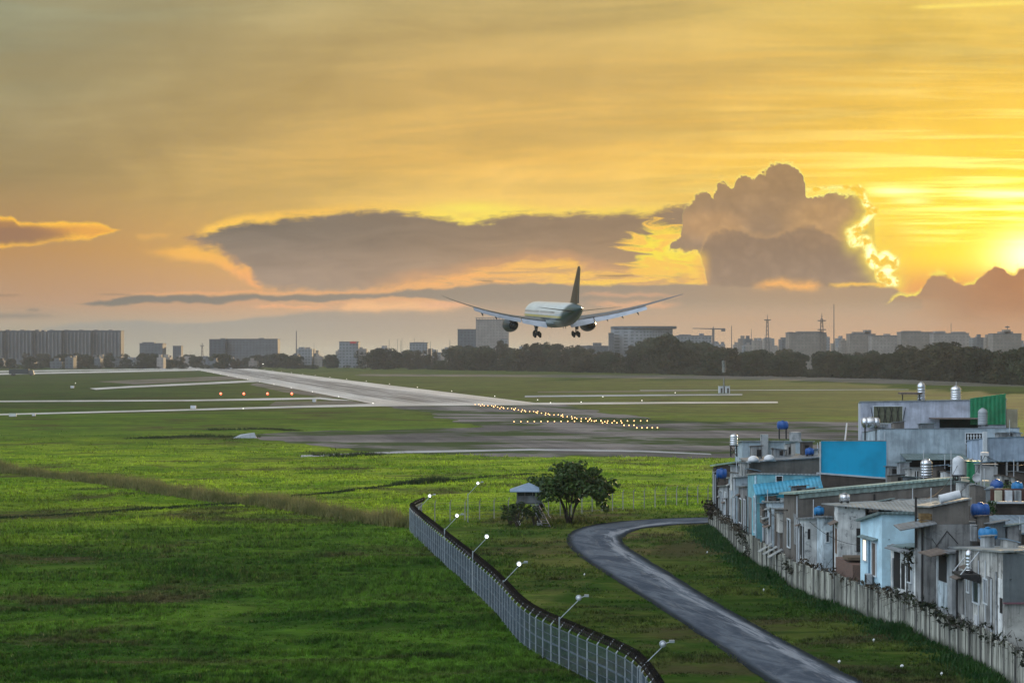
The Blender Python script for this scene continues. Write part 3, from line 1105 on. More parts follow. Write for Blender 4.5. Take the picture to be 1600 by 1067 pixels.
def build_grass():
    rg = np.random.default_rng(5)
    n = 210000
    # even over the picture, so thinner per square metre with distance; runs on past the frame's sides
    py = 1130 - rg.random(n) ** 1.2 * (1130 - 668)
    px = rg.uniform(-350, 1500, n)
    D = CAM_H * FOC / (py - HZ)
    X = (px - 800) * D / FOC
    roadp = [gp(*q) for q in smooth_line(ROAD_L, 3)] + [gp(*q) for q in smooth_line(ROAD_R, 3)][::-1]
    keep = ~inside(X, D, [(q.x, q.y) for q in roadp])
    keep &= ~((D < 200) & (X > np.interp(D, [p[1] for p in WALL_PTS[::-1]], [p[0] for p in WALL_PTS[::-1]]) - 0.15))
    side = [gp(*q) for q in ((1196, 974), (1262, 980), (1300, 984), (1296, 992), (1240, 1002), (1205, 988))]
    keep &= ~inside(X, D, [(q.x, q.y) for q in side])
    cl = turf_noise(X, D, 2.6, 1.5, 1) * 0.5 + turf_noise(X, D, 9.0, 5.0, 2) * 0.3 + turf_noise(X, D, .9, .6, 4) * 0.2
    keep &= rg.random(n) < np.clip((cl - .22) / .35, 0, 1)
    keep &= rg.random(n) < np.clip((py - 668) / 60.0, 0, 1)
    ov = [gp(*q) for q in ((385, 682), (480, 674), (640, 671), (1110, 659), (1345, 659), (1345, 716), (900, 714), (560, 706), (420, 692))]
    keep &= ~inside(X, D, [(q.x, q.y) for q in ov])
    verge = (X > np.interp(D, [p[1] for p in FENCE_PTS[::-1]], [p[0] for p in FENCE_PTS[::-1]])) & (D < 204)
    keep &= ~(verge & (rg.random(n) > np.clip((cl - .34) / .4, 0, 1)))
    X, D, cl, verge = X[keep], D[keep], cl[keep], verge[keep]
    h = 0.10 + 0.62 * np.clip(cl - 0.38, 0, 1) * rg.uniform(0.5, 1.6, len(X))
    h = np.where(verge, h * 0.75, h) * np.clip(D / 150, 0.8, 1.15)
    w = 0.05 + 0.05 * D / 120
    v, f = blades(X, D, h, w, 0.35, 3, rg)
    m, N, bs, out = new_mat("grass blades")
    p = position(N)
    x2, y2, z2 = N.sep(p)
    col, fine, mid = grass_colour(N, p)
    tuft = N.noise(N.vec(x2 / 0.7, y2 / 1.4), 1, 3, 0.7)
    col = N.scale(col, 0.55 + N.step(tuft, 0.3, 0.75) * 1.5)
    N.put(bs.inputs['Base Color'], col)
    bs.inputs['Roughness'].default_value = 0.6
    bs.inputs['Specular IOR Level'].default_value = 0.15
    tr = N.new('ShaderNodeBsdfTranslucent')
    N.put(tr.inputs['Color'], N.scale(col, 1.4))
    mx = N.new('ShaderNodeMixShader')
    mx.inputs[0].default_value = 0.35
    N.nt.links.new(bs.outputs[0], mx.inputs[1])
    N.nt.links.new(tr.outputs[0], mx.inputs[2])
    N.nt.links.new(mx.outputs[0], out.inputs['Surface'])
    o = np_mesh("grass", v, f, m)
    tag(o, "green and brownish grass tufts covering the airfield and verge", "grass", kind="stuff")


build_grass()


def reed_line(name, pts, label, hmin, hmax, width, per_m, mat_, seed):
    rg = np.random.default_rng(seed)
    P = [gp(*q) for q in pts]
    seg = [(P[i + 1] - P[i]).length for i in range(len(P) - 1)]
    n = int(sum(seg) * per_m)
    d = rg.uniform(0, sum(seg), n)
    cs = np.concatenate([[0], np.cumsum(seg)])
    x = np.interp(d, cs, [p.x for p in P]) + rg.normal(0, width * 0.35, n)
    y = np.interp(d, cs, [p.y for p in P]) + rg.normal(0, width * 0.5, n)
    lump = 0.45 + 0.5 * turf_noise(d, d * 0, 5.0, 1.0, seed) + 0.35 * (turf_noise(d, d * 0, 1.5, 1.0, seed + 1) - 0.5)
    h = (hmin + (hmax - hmin) * rg.random(n)) * lump
    v, f = blades(x, y, h, np.full(n, 0.12), 0.2, 5, rg)
    o = np_mesh(name, v, f, mat_)
    tag(o, label, "reeds", kind="stuff")


M_REED = leafy("dry reeds", (0.30, 0.275, 0.11), (0.17, 0.185, 0.06), (0.06, 0.075, 0.026), 0.6, False, 0.4)
M_SEDGE = leafy("dark sedge", (0.018, 0.038, 0.010), (0.030, 0.050, 0.014), (0.012, 0.022, 0.008), 0.4, False, 0.15)
reed_line("reeds", [(-160, 704), (0, 736), (60, 743), (170, 756), (260, 771), (340, 783), (400, 788), (480, 800), (560, 813), (636, 823)], "tall brownish reeds running in a line across the field", 0.6, 2.1, 1.4, 60, M_REED, 21)
reed_line("sedge", [(-60, 812), (60, 806), (130, 802), (230, 796), (330, 789), (400, 786)], "low dark sedge along a shallow ditch in the near field", 0.15, 0.45, 0.9, 30, M_SEDGE, 22)
reed_line("sedge", [(450, 776), (520, 770), (600, 760), (625, 757)], "dark sedge strip trailing from the reeds", 0.1, 0.4, 0.8, 26, M_SEDGE, 23)
reed_line("sedge", [(622, 757), (660, 755), (700, 752)], "clump of dark sedge left of the guard tower", 0.5, 1.1, 1.4, 70, M_SEDGE, 24)
reed_line("sedge", [(700, 751), (760, 745), (830, 741)], "dark sedge strip behind the guard tower", 0.1, 0.5, 0.8, 22, M_SEDGE, 25)
reed_line("sedge", [(215, 685), (300, 682), (395, 683)], "dark sedge strip in the middle field", 0.3, 0.9, 3.0, 25, M_SEDGE, 26)
reed_line("sedge", [(330, 672), (420, 670), (460, 673)], "dark sedge patch near the overrun", 0.2, 0.7, 3.0, 18, M_SEDGE, 27)
reed_line("sedge", [(490, 711), (540, 713), (590, 710)], "dark green sedge below the pale service road", 0.3, 0.9, 3.0, 22, M_SEDGE, 28)

def wall_foot():
    rg = np.random.default_rng(77)
    n = 9000
    D = rg.uniform(84, 198, n)
    wx = np.interp(D, [p[1] for p in WALL_PTS[::-1]], [p[0] for p in WALL_PTS[::-1]])
    off = np.abs(rg.normal(0, 1.0, n))
    lump = turf_noise(D, off * 0, 4.0, 1.0, 78) * .7 + turf_noise(D, off * 0, 1.2, 1.0, 79) * .3
    keep = rg.random(n) < lump * 1.3 - .1
    D, wx, off, lump = D[keep], wx[keep], off[keep], lump[keep]
    h = (.18 + .60 * lump ** 1.5) * rg.uniform(.5, 1.1, len(D)) * np.clip(1.25 - off * .35, .3, 1.2)
    v, f = blades(wx - .2 - off, D, h, np.full(len(D), .13), .35, 4, rg)
    o = np_mesh("grass", v, f, leafy("rank wall-foot grass", (0.012, 0.050, 0.010), (0.022, 0.070, 0.010), (0.010, 0.026, 0.008), .5, False, .25))
    tag(o, "rank dark green grass growing along the foot of the wall", "grass", kind="stuff")


wall_foot()

# ------------------------------------------------------------------ airliner
def airfoil_ring(chord, thick, le, z, n=9, twist=0.0, span_x=0.0, vertical=False):
    """closed ring of points; leading edge at y = le, running back by chord"""
    pts = []
    for i in range(2 * n):
        t = i / n if i <= n else (2 * n - i) / n
        up = i <= n
        s = 0.5 - 0.5 * math.cos(math.pi * t)
        th = thick * chord * 2.6 * (0.2969 * math.sqrt(s) - 0.126 * s - 0.3516 * s * s + 0.2843 * s ** 3 - 0.1015 * s ** 4)
        yy = le - chord * s
        zz = (th if up else -th * 0.75) - math.tan(twist) * chord * (s - 0.3)
        pts.append((z + zz, yy, span_x) if vertical else (span_x, yy, z + zz))
    return pts


def loft(mb, rings):
    n = len(rings[0])
    vs = [p for r in rings for p in r]
    fs = []
    for j in range(len(rings) - 1):
        for i in range(n):
            fs.append((j * n + i, j * n + (i + 1) % n, (j + 1) * n + (i + 1) % n, (j + 1) * n + i))
    fs.append(tuple(range(n - 1, -1, -1)))
    fs.append(tuple((len(rings) - 1) * n + i for i in range(n)))
    mb.add(vs, fs)


def airliner():
    root = thing("airliner", (10.5, 508.0, 26.45), "large twin-engine passenger jet landing with wheels down above the runway threshold lights", "airplane")
    tilt = []                                   # parts are modelled level; the root carries the attitude

    def put(mb, name, m, parent=None, smooth=True, angle=R(40)):
        me = bpy.data.meshes.new(name)
        me.from_pydata(mb.v, [], mb.f)
        bm = bmesh.new()
        bm.from_mesh(me)
        bmesh.ops.recalc_face_normals(bm, faces=bm.faces[:])
        bm.to_mesh(me)
        bm.free()
        if smooth:
            me.polygons.foreach_set('use_smooth', [True] * len(me.polygons))
            me.set_sharp_from_angle(angle=angle)
        me.materials.append(m)
        o = bpy.data.objects.new(name, me)
        COL.objects.link(o)
        o.parent = parent or root
        return o

    # paint: pale body, gold cheat line over a dark band along the side, teal tail
    m, N, bs, out = new_mat("airliner paint")
    x, y, z = N.sep(position(N, True))
    n = N.noise(position(N, True), 0.35, 3, 0.6, dim='3D')
    col = N.mix(N.step(n, 0.3, 0.7), (0.58, 0.62, 0.62), (0.50, 0.54, 0.55))
    col = N.mix(N.step(z, -0.20, -0.30) * N.step(z, -0.85, -0.75), col, (0.62, 0.50, 0.16))
    col = N.mix(N.step(z, -0.8, -0.9) * N.step(z, -1.45, -1.35), col, (0.035, 0.06, 0.07))
    col = N.mix(N.step(z, -1.4, -1.9), col, (0.16, 0.21, 0.22))
    col = N.mix(N.step(y + z * 1.6, -17.0, -20.5), col, (0.012, 0.045, 0.052))
    N.put(bs.inputs['Base Color'], col)
    bs.inputs['Roughness'].default_value = 0.32
    bs.inputs['Coat Weight'].default_value = 0.3
    m_paint = m
    m_teal = plain("airliner tail paint", (0.008, 0.026, 0.032), (0.006, 0.02, 0.025), 0.35, 0, 0.4)
    m_fin = plain("airliner fin paint", (0.010, 0.022, 0.026), (0.050, 0.036, 0.014), 0.4, 0, 0.18)
    m_wing = plain("airliner wing grey", (0.11, 0.125, 0.14), (0.08, 0.09, 0.10), 0.4, 0, 0.5)
    m_flap = plain("airliner flap grey", (0.36, 0.40, 0.46), (0.28, 0.32, 0.37), 0.4, 0, 0.6)
    m_dark = plain("airliner dark metal", (0.012, 0.012, 0.013), (0.02, 0.02, 0.022), 0.6, 0.1, 1.0)
    m_tyre = plain("airliner tyre", (0.012, 0.012, 0.012), (0.022, 0.022, 0.022), 0.8, 0, 2)
    m_nac = plain("airliner nacelle", (0.020, 0.040, 0.052), (0.016, 0.03, 0.04), 0.35, 0, 0.6)
    m_strut = plain("airliner strut metal", (0.07, 0.072, 0.075), (0.04, 0.042, 0.045), 0.4, 0.5, 2)
    m_glass = plain("airliner window glass", (0.02, 0.025, 0.03), (0.03, 0.035, 0.04), 0.12, 0, 2)

    # fuselage
    st = [(31.4, .05, -.85), (31.1, .55, -.80), (30.4, 1.15, -.68), (29.2, 1.75, -.50), (27.5, 2.3, -.28), (25.4, 2.68, -.12), (22.5, 2.88, -.02), (19, 2.9, 0), (10, 2.9, 0), (0, 2.9, 0), (-8, 2.9, 0), (-12, 2.86, .04), (-16, 2.68, .22), (-20, 2.32, .56), (-23.5, 1.86, .94), (-26.5, 1.36, 1.28), (-29, .86, 1.56), (-30.6, .5, 1.72), (-31.4, .26, 1.80)]
    b = MB()
    n = 32
    for (yy, r, zc) in st:
        for i in range(n):
            t = 2 * math.pi * i / n
            b.v.append((r * math.cos(t), yy, zc + r * 1.03 * math.sin(t)))
    for j in range(len(st) - 1):
        for i in range(n):
            b.f.append((j * n + i, j * n + (i + 1) % n, (j + 1) * n + (i + 1) % n, (j + 1) * n + i))
    b.f.append(tuple(range(n)))
    b.f.append(tuple((len(st) - 1) * n + i for i in range(n)))
    fus = put(b, "fuselage", m_paint, angle=R(60))
    # wing-body fairing under the belly
    b = MB()
    rings = []
    for (yy, w, h) in ((13, .6, .2), (11, 2.3, .7), (7, 3.1, 1.05), (0, 3.25, 1.15), (-5, 3.0, 1.0), (-9, 2.2, .6), (-11.5, .6, .2)):
        rings.append([(w * math.cos(2 * math.pi * i / 20), yy, -2.1 + h * 1.15 * math.sin(2 * math.pi * i / 20)) for i in range(20)])
    loft(b, rings)
    put(b, "belly_fairing", plain("airliner belly", (0.17, 0.21, 0.22), (0.13, 0.165, 0.17), 0.4, 0, 0.5))
    # cockpit glass and cabin windows and doors
    for s in (-1, 1):
        b = MB()
        for k in range(3):
            a0, a1 = R(38 + k * 17), R(52 + k * 17)
            q = []
            for a, yy, r, zc in ((a0, 28.2, 2.12, -.36), (a1, 28.6, 2.0, -.41), (a1, 27.5, 2.3, -.28), (a0, 27.2, 2.37, -.26)):
                q.append((s * (r + .03) * math.cos(a), yy, zc + (r + .03) * 1.03 * math.sin(a)))
            b.add(q, [(0, 1, 2, 3)])
        put(b, "cockpit_window", m_glass, fus)
        for k in range(42):
            yy = 23.5 - k * 0.90
            if 4.0 < yy < 5.4 or yy < -14:
                continue
            b = MB()
            q = [(s * (math.sqrt(max(0.1, 2.9 ** 2 - zz ** 2 / 1.06)) + .025), yy + a, zz) for a, zz in ((-.14, .35), (.14, .35), (.14, .80), (-.14, .80))]
            b.add(q, [(0, 1, 2, 3)])
            put(b, "cabin_window", m_glass, fus, False)

    def wing_z(sp):
        return -1.55 + 0.055 * sp + 0.0053 * sp ** 2 * (1 + 0.0)

    # wings: swept, flexed upward, raked tips
    spans = [2.2, 5, 9.5, 14, 18.5, 22.5, 25.5, 27.5, 28.9, 29.9]
    def le(sp): return 11.2 - 0.665 * sp - (0.0 if sp < 26 else 0.28 * (sp - 26) ** 1.55)
    def chord(sp): return float(np.interp(sp, [2.2, 9.5, 18, 26, 28.2, 29.9], [13.2, 8.4, 5.4, 3.3, 2.3, 0.9]))
    for s in (-1, 1):
        b = MB()
        loft(b, [airfoil_ring(chord(sp), 0.115 if sp < 20 else 0.12, le(sp), wing_z(sp), 9, R(1.5), s * sp) for sp in spans])
        w = put(b, "wing", m_wing)
        # lowered flaps: inboard, outboard, and the drooped aileron
        for (a, c, fc, dr, gap) in ((3.0, 9.0, 3.0, 27, .25), (9.3, 21.5, 2.1, 26, .18)):
            b = MB()
            rr = []
            for sp in np.linspace(a, c, 6):
                te = le(sp) - chord(sp)
                ch = fc * (1 - 0.25 * (sp - a) / (c - a))
                zz = wing_z(sp) - 0.22 - math.tan(R(1.5)) * chord(sp) * .7
                pts = []
                for (dy, dz) in ((0.35, .16), (-ch * .4, .20 - ch * .4 * math.tan(R(dr)) * .55), (-ch, .02 - ch * math.tan(R(dr))), (-ch * .45, -.10 - ch * .5 * math.tan(R(dr))), (0.25, -.18)):
                    pts.append((s * sp, te + 0.4 + dy, zz + dz))
                rr.append(pts)
            loft(b, rr)
            put(b, "flap", m_flap, w)
        for sp in (6.2, 12.2, 15.8, 19.4):
            b = MB()
            te = le(sp) - chord(sp)
            zz = wing_z(sp) - .55
            loft(b, [[(s * sp + r * math.cos(t), te + dy, zz + dz + r * 1.2 * math.sin(t)) for t in np.linspace(0, 2 * math.pi, 8, endpoint=False)] for dy, dz, r in ((3.2, .1, .05), (2.2, 0, .24), (.4, -.2, .28), (-1.0, -.75, .2), (-2.1, -1.3, .04))])
            put(b, "flap_fairing", m_dark, w)
        b = MB()
        b.lathe([(.02, -.2), (.11, -.1), (.11, .1), (.02, .2)], (s * 29.2, le(29.2) - .3, wing_z(29.2)), 8, 'y')
        put(b, "wingtip_light", plain("lamp lens", (0.5, 0.5, 0.5), None, 0.2), w)

        # engine under the wing
        ex, ez = s * 9.9, -2.75
        b = MB()
        prof = [(1.10, -3.6), (1.42, -2.4), (1.70, -.6), (1.84, 1.2), (1.82, 2.4), (1.66, 3.05), (1.55, 3.15), (1.50, 2.9)]
        rings = []
        for r, h in prof:
            rings.append([(ex + r * math.cos(2 * math.pi * i / 28), 5.6 + h, ez + r * math.sin(2 * math.pi * i / 28)) for i in range(28)])
        vs = [p for r in rings for p in r]
        # chevrons on the rear lip
        for i in range(28):
            if i % 2:
                vs[i] = (vs[i][0], vs[i][1] + .32, vs[i][2])
        fs = [(j * 28 + i, j * 28 + (i + 1) % 28, (j + 1) * 28 + (i + 1) % 28, (j + 1) * 28 + i) for j in range(len(prof) - 1) for i in range(28)]
        b.add(vs, fs)
        e = put(b, "engine", m_nac)
        b = MB()
        b.lathe([(1.08, -3.3), (1.45, -1.2), (1.5, 2.7)], (ex, 5.6, ez), 28, 'y')
        put(b, "bypass_duct", m_dark, e)
        b = MB()
        b.lathe([(.04, -5.9), (.30, -5.3), (.50, -4.6), (.50, -4.35), (.78, -4.3), (1.0, -2.6), (1.0, -1.5)], (ex, 5.6, ez), 24, 'y')
        put(b, "exhaust_core", m_dark, e)
        b = MB()
        b.lathe([(1.48, 0), (1.48, .12), (.45, .14), (.40, .35), (.05, .75)], (ex, 8.1, ez), 24, 'y')
        put(b, "fan", m_dark, e)
        b = MB()
        loft(b, [[(ex - .22, 8.2, ez + 1.5), (ex + .22, 8.2, ez + 1.5), (ex + .14, -.4, ez + .9), (ex - .14, -.4, ez + .9)], [(ex - .22, 6.8, ez + 2.3), (ex + .22, 6.8, ez + 2.3), (ex + .14, -1.6, ez + 2.0), (ex - .14, -1.6, ez + 2.0)]])
        put(b, "pylon", m_nac, e)

        # tailplane
        b = MB()
        loft(b, [airfoil_ring(c, .09, l, zz, 7, R(-2), s * sp) for sp, c, l, zz in ((.5, 5.6, -22.4, .98), (1.6, 5.3, -23.1, 1.08), (5.5, 3.5, -25.9, 1.52), (9.2, 1.9, -28.6, 1.98), (9.9, 1.0, -29.4, 2.06))])
        put(b, "tailplane", m_teal)

        # main gear: leg, brace, bogie, four wheels, door
        gx, gy = s * 4.9, -2.6
        b = MB()
        b.bar((gx, gy, -1.6), (gx, gy, -3.6), .23, 10).bar((gx, gy, -3.5), (gx, gy, -4.95), .15, 10)
        b.bar((gx, gy + .1, -3.3), (gx - s * 1.7, gy + .4, -2.0), .10, 8).bar((gx, gy, -3.4), (gx, gy + 2.0, -1.9), .10, 8)
        leg = put(b, "main_gear_leg", m_strut)
        b = MB()
        b.bar((gx, gy + .95, -4.80), (gx, gy - .95, -5.15), .14, 8)
        b.bar((gx - .62, gy + .78, -4.85), (gx + .62, gy + .78, -4.85), .09, 8).bar((gx - .62, gy - .78, -5.12), (gx + .62, gy - .78, -5.12), .09, 8)
        put(b, "bogie_beam", m_strut, leg)
        for dx in (-.62, .62):
            for dy, dz in ((.78, -4.85), (-.78, -5.12)):
                b = MB()
                b.lathe([(.30, -.24), (.58, -.24), (.68, -.13), (.68, .13), (.58, .24), (.30, .24)], (gx + dx, gy + dy, dz), 20, 'x')
                put(b, "wheel", m_tyre, leg)
        b = MB()
        b.hexa([(gx + s * .35, gy - .9, -3.9), (gx + s * .42, gy - .9, -3.9), (gx + s * .42, gy + .9, -3.9), (gx + s * .35, gy + .9, -3.9)], [(gx + s * .5, gy - 1.1, -1.9), (gx + s * .57, gy - 1.1, -1.9), (gx + s * .57, gy + 1.1, -1.9), (gx + s * .5, gy + 1.1, -1.9)])
        put(b, "gear_door", m_wing, leg)
    # fin with rudder
    b = MB()
    loft(b, [airfoil_ring(c, .10, l, 0, 8, 0, zz, True) for zz, c, l in ((2.2, 9.4, -17.3), (2.9, 8.2, -18.6), (6.8, 5.6, -22.3), (10.9, 3.0, -26.7), (11.6, 2.2, -27.6))])
    fin = put(b, "fin", m_fin)
    b = MB()
    loft(b, [airfoil_ring(c, .085, l, 0, 6, 0, zz, True) for zz, c, l in ((2.9, 2.3, -26.3), (6.8, 1.7, -27.5), (11.1, 1.0, -29.4))])
    put(b, "rudder", m_teal, fin)
    # nose gear
    b = MB()
    b.bar((0, 24.2, -2.4), (0, 24.2, -5.0), .13, 8).bar((0, 24.2, -3.6), (0, 25.6, -2.5), .08, 8)
    ng = put(b, "nose_gear_leg", m_strut)
    for dx in (-.3, .3):
        b = MB()
        b.lathe([(.25, -.18), (.45, -.18), (.52, -.08), (.52, .08), (.45, .18), (.25, .18)], (dx, 24.2, -5.05), 18, 'x')
        put(b, "wheel", m_tyre, ng)
    # tail light
    b = MB()
    b.lathe([(.03, -.1), (.10, -.05), (.10, .1)], (0, -31.45, 1.95), 10, 'y')
    put(b, "tail_light", glow("white tail light", (1, .96, .88), 4))
    # belly aerials
    for yy in (3.5, -10.8, -13.5):
        b = MB()
        zz = -3.2 if yy > -9 else -2.85
        b.hexa([(-.03, yy - .1, zz - .55), (.03, yy - .1, zz - .55), (.03, yy + .15, zz - .55), (-.03, yy + .15, zz - .55)], [(-.04, yy - .1, zz + .3), (.04, yy - .1, zz + .3), (.04, yy + .5, zz + .3), (-.04, yy + .5, zz + .3)])
        put(b, "antenna", m_dark)
    root.rotation_mode = 'ZXY'
    # heading along the runway (left of the view), nose up a little, left wing a touch low
    root.rotation_mode = 'XYZ'
    root.matrix_world = Matrix.Translation(root.location) @ Matrix.Rotation(R(10.5), 4, 'Z') @ Matrix.Rotation(R(1.9), 4, 'X') @ Matrix.Rotation(R(-0.6), 4, 'Y')
    return root


airliner()

# ------------------------------------------------------------------ perimeter fence
M_GALV = plain("galvanised steel", (0.40, 0.44, 0.48), (0.28, 0.31, 0.34), 0.5, 0.4, 2.0)
M_GALVD = plain("dull galvanised wire", (0.115, 0.15, 0.185), (0.075, 0.10, 0.125), 0.55, 0.3, 1.0)
M_WIRE = plain("dark razor wire", (0.016, 0.014, 0.015), (0.030, 0.022, 0.018), 0.6, 0.4, 3.0)
M_CONC = plaster("bare concrete", (0.34, 0.33, 0.31), (0.08, 0.08, 0.075), 0.4, 0.2)
M_WHITE = plain("off white paint", (0.62, 0.63, 0.64), (0.5, 0.51, 0.52), 0.5, 0, 2.0)


def fence_path(step):
    P = smooth_line(FENCE_PTS, 10)
    cs = [0]
    for i in range(len(P) - 1):
        cs.append(cs[-1] + (P[i + 1] - P[i]).length)
    out = []
    n = int(cs[-1] / step)
    for k in range(n + 1):
        d = cs[-1] * k / n
        x = float(np.interp(d, cs, [p.x for p in P]))
        y = float(np.interp(d, cs, [p.y for p in P]))
        out.append(Vector((x, y)))
    return out


def perimeter_fence():
    root = thing("perimeter_fence", (-9.0, 204, 0), "tall galvanised perimeter fence topped with dark razor wire, beside the patrol road", "fence")
    post = fence_path(1.55)
    for i, p in enumerate(post):
        q = post[min(i + 1, len(post) - 1)] - post[max(i - 1, 0)]
        t = q.normalized()
        nrm = Vector((-t.y, t.x))
        if nrm.x < 0:
            nrm = -nrm                                   # arms lean over the road side
        b = MB()
        b.box((p.x, p.y, 1.04), (.075, .075, 2.08))
        b.bar((p.x, p.y, 2.05), (p.x + nrm.x * .38, p.y + nrm.y * .38, 2.50), .034, 5)
        b.build("post", M_GALV, root)
    fine = fence_path(0.11)
    b = MB()
    for i, p in enumerate(fine[:-1]):
        t = (fine[i + 1] - p).normalized()
        w = 0.010
        v = [(p.x - t.x * w, p.y - t.y * w), (p.x + t.x * w, p.y + t.y * w)]
        nn = (-t.y * .006, t.x * .006)
        q = [(v[0][0] - nn[0], v[0][1] - nn[1]), (v[1][0] - nn[0], v[1][1] - nn[1]), (v[1][0] + nn[0], v[1][1] + nn[1]), (v[0][0] + nn[0], v[0][1] + nn[1])]
        b.hexa([(x, y, .04) for x, y in q], [(x, y, 2.02) for x, y in q])
    for i, p in enumerate(post[:-1]):
        for z, h in ((.12, .04), (.55, .03), (1.05, .10), (1.5, .03), (1.98, .045)):
            c, l = (p + post[i + 1]) / 2, (post[i + 1] - p).length
            b.box((c.x, c.y, z), (l * .95, .024, h), math.atan2((post[i + 1] - p).y, (post[i + 1] - p).x))
    b.build("mesh_panel", M_GALVD, root)
    # coiled razor wire lying in the angle of the arms, with straight strands
    b = MB()
    cp = fence_path(0.055)
    for (off, zc, rad, ph) in ((.17, 2.34, .19, 0), (.27, 2.42, .15, 1.7)):
        pts = []
        for i, p in enumerate(cp):
            t = (cp[min(i + 1, len(cp) - 1)] - cp[max(i - 1, 0)]).normalized()
            nrm = Vector((-t.y, t.x))
            if nrm.x < 0:
                nrm = -nrm
            a = i * 0.9 + ph
            pts.append((p.x + nrm.x * (off + rad * math.cos(a)), p.y + nrm.y * (off + rad * math.cos(a)), zc + rad * math.sin(a)))
        for i in range(len(pts) - 1):
            A, B = Vector(pts[i]), Vector(pts[i + 1])
            up = Vector((.0, .0, .030))
            sd = (B - A).cross(Vector((0, 0, 1)))
            sd = sd.normalized() * .028 if sd.length > 1e-6 else Vector((.028, 0, 0))
            b.add([A - up, B - up, B + up, A + up, A - sd, B - sd, B + sd, A + sd], [(0, 1, 2, 3), (4, 5, 6, 7)])
    for i, p in enumerate(post[:-1]):
        q = post[i + 1]
        t = (q - p).normalized()
        nrm = Vector((-t.y, t.x))
        nrm = -nrm if nrm.x < 0 else nrm
        for s in (.12, .25, .38):
            z = 2.05 + s * 1.18
            b.bar((p.x + nrm.x * s, p.y + nrm.y * s, z), (q.x + nrm.x * s, q.y + nrm.y * s, z), .014, 4)
    b.build("razor_wire", M_WIRE, root)


perimeter_fence()


def field_fence():
    root = thing("wire_fence", (-9, 203, 0), "low wire fence of pale concrete posts running behind the guard tower", "fence")
    P = [Vector(p) for p in ((-9.2, 203.4), (-3.9, 206.5), (4.0, 212), (12.3, 221), (22, 230), (36, 243), (60, 262))]
    Q = smooth_line([(p.x, p.y) for p in P], 6)
    cs = [0]
    for i in range(len(Q) - 1):
        cs.append(cs[-1] + (Q[i + 1] - Q[i]).length)
    pp = []
    k = 0.0
    while k < cs[-1]:
        pp.append(Vector((float(np.interp(k, cs, [q.x for q in Q])), float(np.interp(k, cs, [q.y for q in Q])))))
        k += 1.72
    for i, p in enumerate(pp):
        b = MB()
        b.box((p.x, p.y, .95), (.10, .10, 1.9 + .1 * (i % 3)))
        b.bar((p.x, p.y, 1.85), (p.x + .12, p.y - .2, 2.2), .04, 5)
        b.build("post", M_CONC, root)
    b = MB()
    for p, q in zip(pp[:-1], pp[1:]):
        for z in (.25, .6, .95, 1.3, 1.65, 1.9):
            b.bar((p.x, p.y, z), (q.x, q.y, z), .012, 4)
    b.build("wire_strands", M_GALVD, root)


field_fence()


# ------------------------------------------------------------------ fence lights
M_LAMP = glow("cool white lamp", (0.93, 0.97, 1.0), 5)


def fence_light(x, y, on, label, hh=3.3, second=False, dx=1.0, rise=.62):
    hh, rise = hh - .42, rise + .42
    root = thing("fence_light", (x, y, 0), label, "floodlight", "lamps on arms along the perimeter fence")
    b = MB()
    b.bar((x, y, 0), (x, y, hh), .04, 8)
    b.build("pole", M_GALV, root)
    b = MB()
    b.bar((x, y, hh - .12), (x + dx, y - .1, hh + rise - .1), .024, 6)
    b.build("arm", M_GALV, root)
    hx_, hz_ = x + dx, hh + rise
    b = MB()
    b.lathe([(.04, -.05), (.14, -.04), (.17, .05), (.10, .13), (.04, .18)], (hx_, y - .1, hz_), 14, 'y')
    hd = b.build("lamp_head", M_WHITE if on else M_GALV, root, True, angle=R(40))
    b = MB()
    b.lathe([(.02, -.10), (.07, -.085), (.105, -.045), (.105, -.02)], (hx_, y - .1, hz_), 14, 'y')
    b.build("lens", M_LAMP if on else plain("unlit lens", (.7, .72, .75), (.55, .57, .6), .15), hd, True)
    if second:
        b = MB()
        b.bar((hx_, y - .1, hz_ - .02), (hx_ + .38, y - .1, hz_ + .12), .025, 6)
        b.box((hx_ + .42, y - .1, hz_ + .13), (.24, .18, .12))
        b.build("spare_head", M_GALV, root)


fence_light(-8.55, 188, True, "lit lamp on a pole at the far bend of the perimeter fence", 3.2, True)
fence_light(-5.4, 164, True, "lit lamp halfway along the far stretch of the perimeter fence, short of the bend", 3.3, True)
fence_light(-2.8, 146, True, "lit lamp on a clearly visible slanting arm over the middle of the fence", 3.25)
fence_light(-.55, 129.5, True, "lit lamp with a small grey head beside it, just past the slanting-arm lamp", 3.0, True)
fence_light(2.56, 110.8, False, "unlit white lamp head over the near part of the fence", 3.1, True, 1.05)
fence_light(6.0, 95.8, False, "unlit lamp at the near end of the fence where it curves out of the picture", 2.75, True, 1.05)
fence_light(-4.4, 204.5, True, "lit lamp standing over the low wire fence left of the guard tower", 3.3, True)


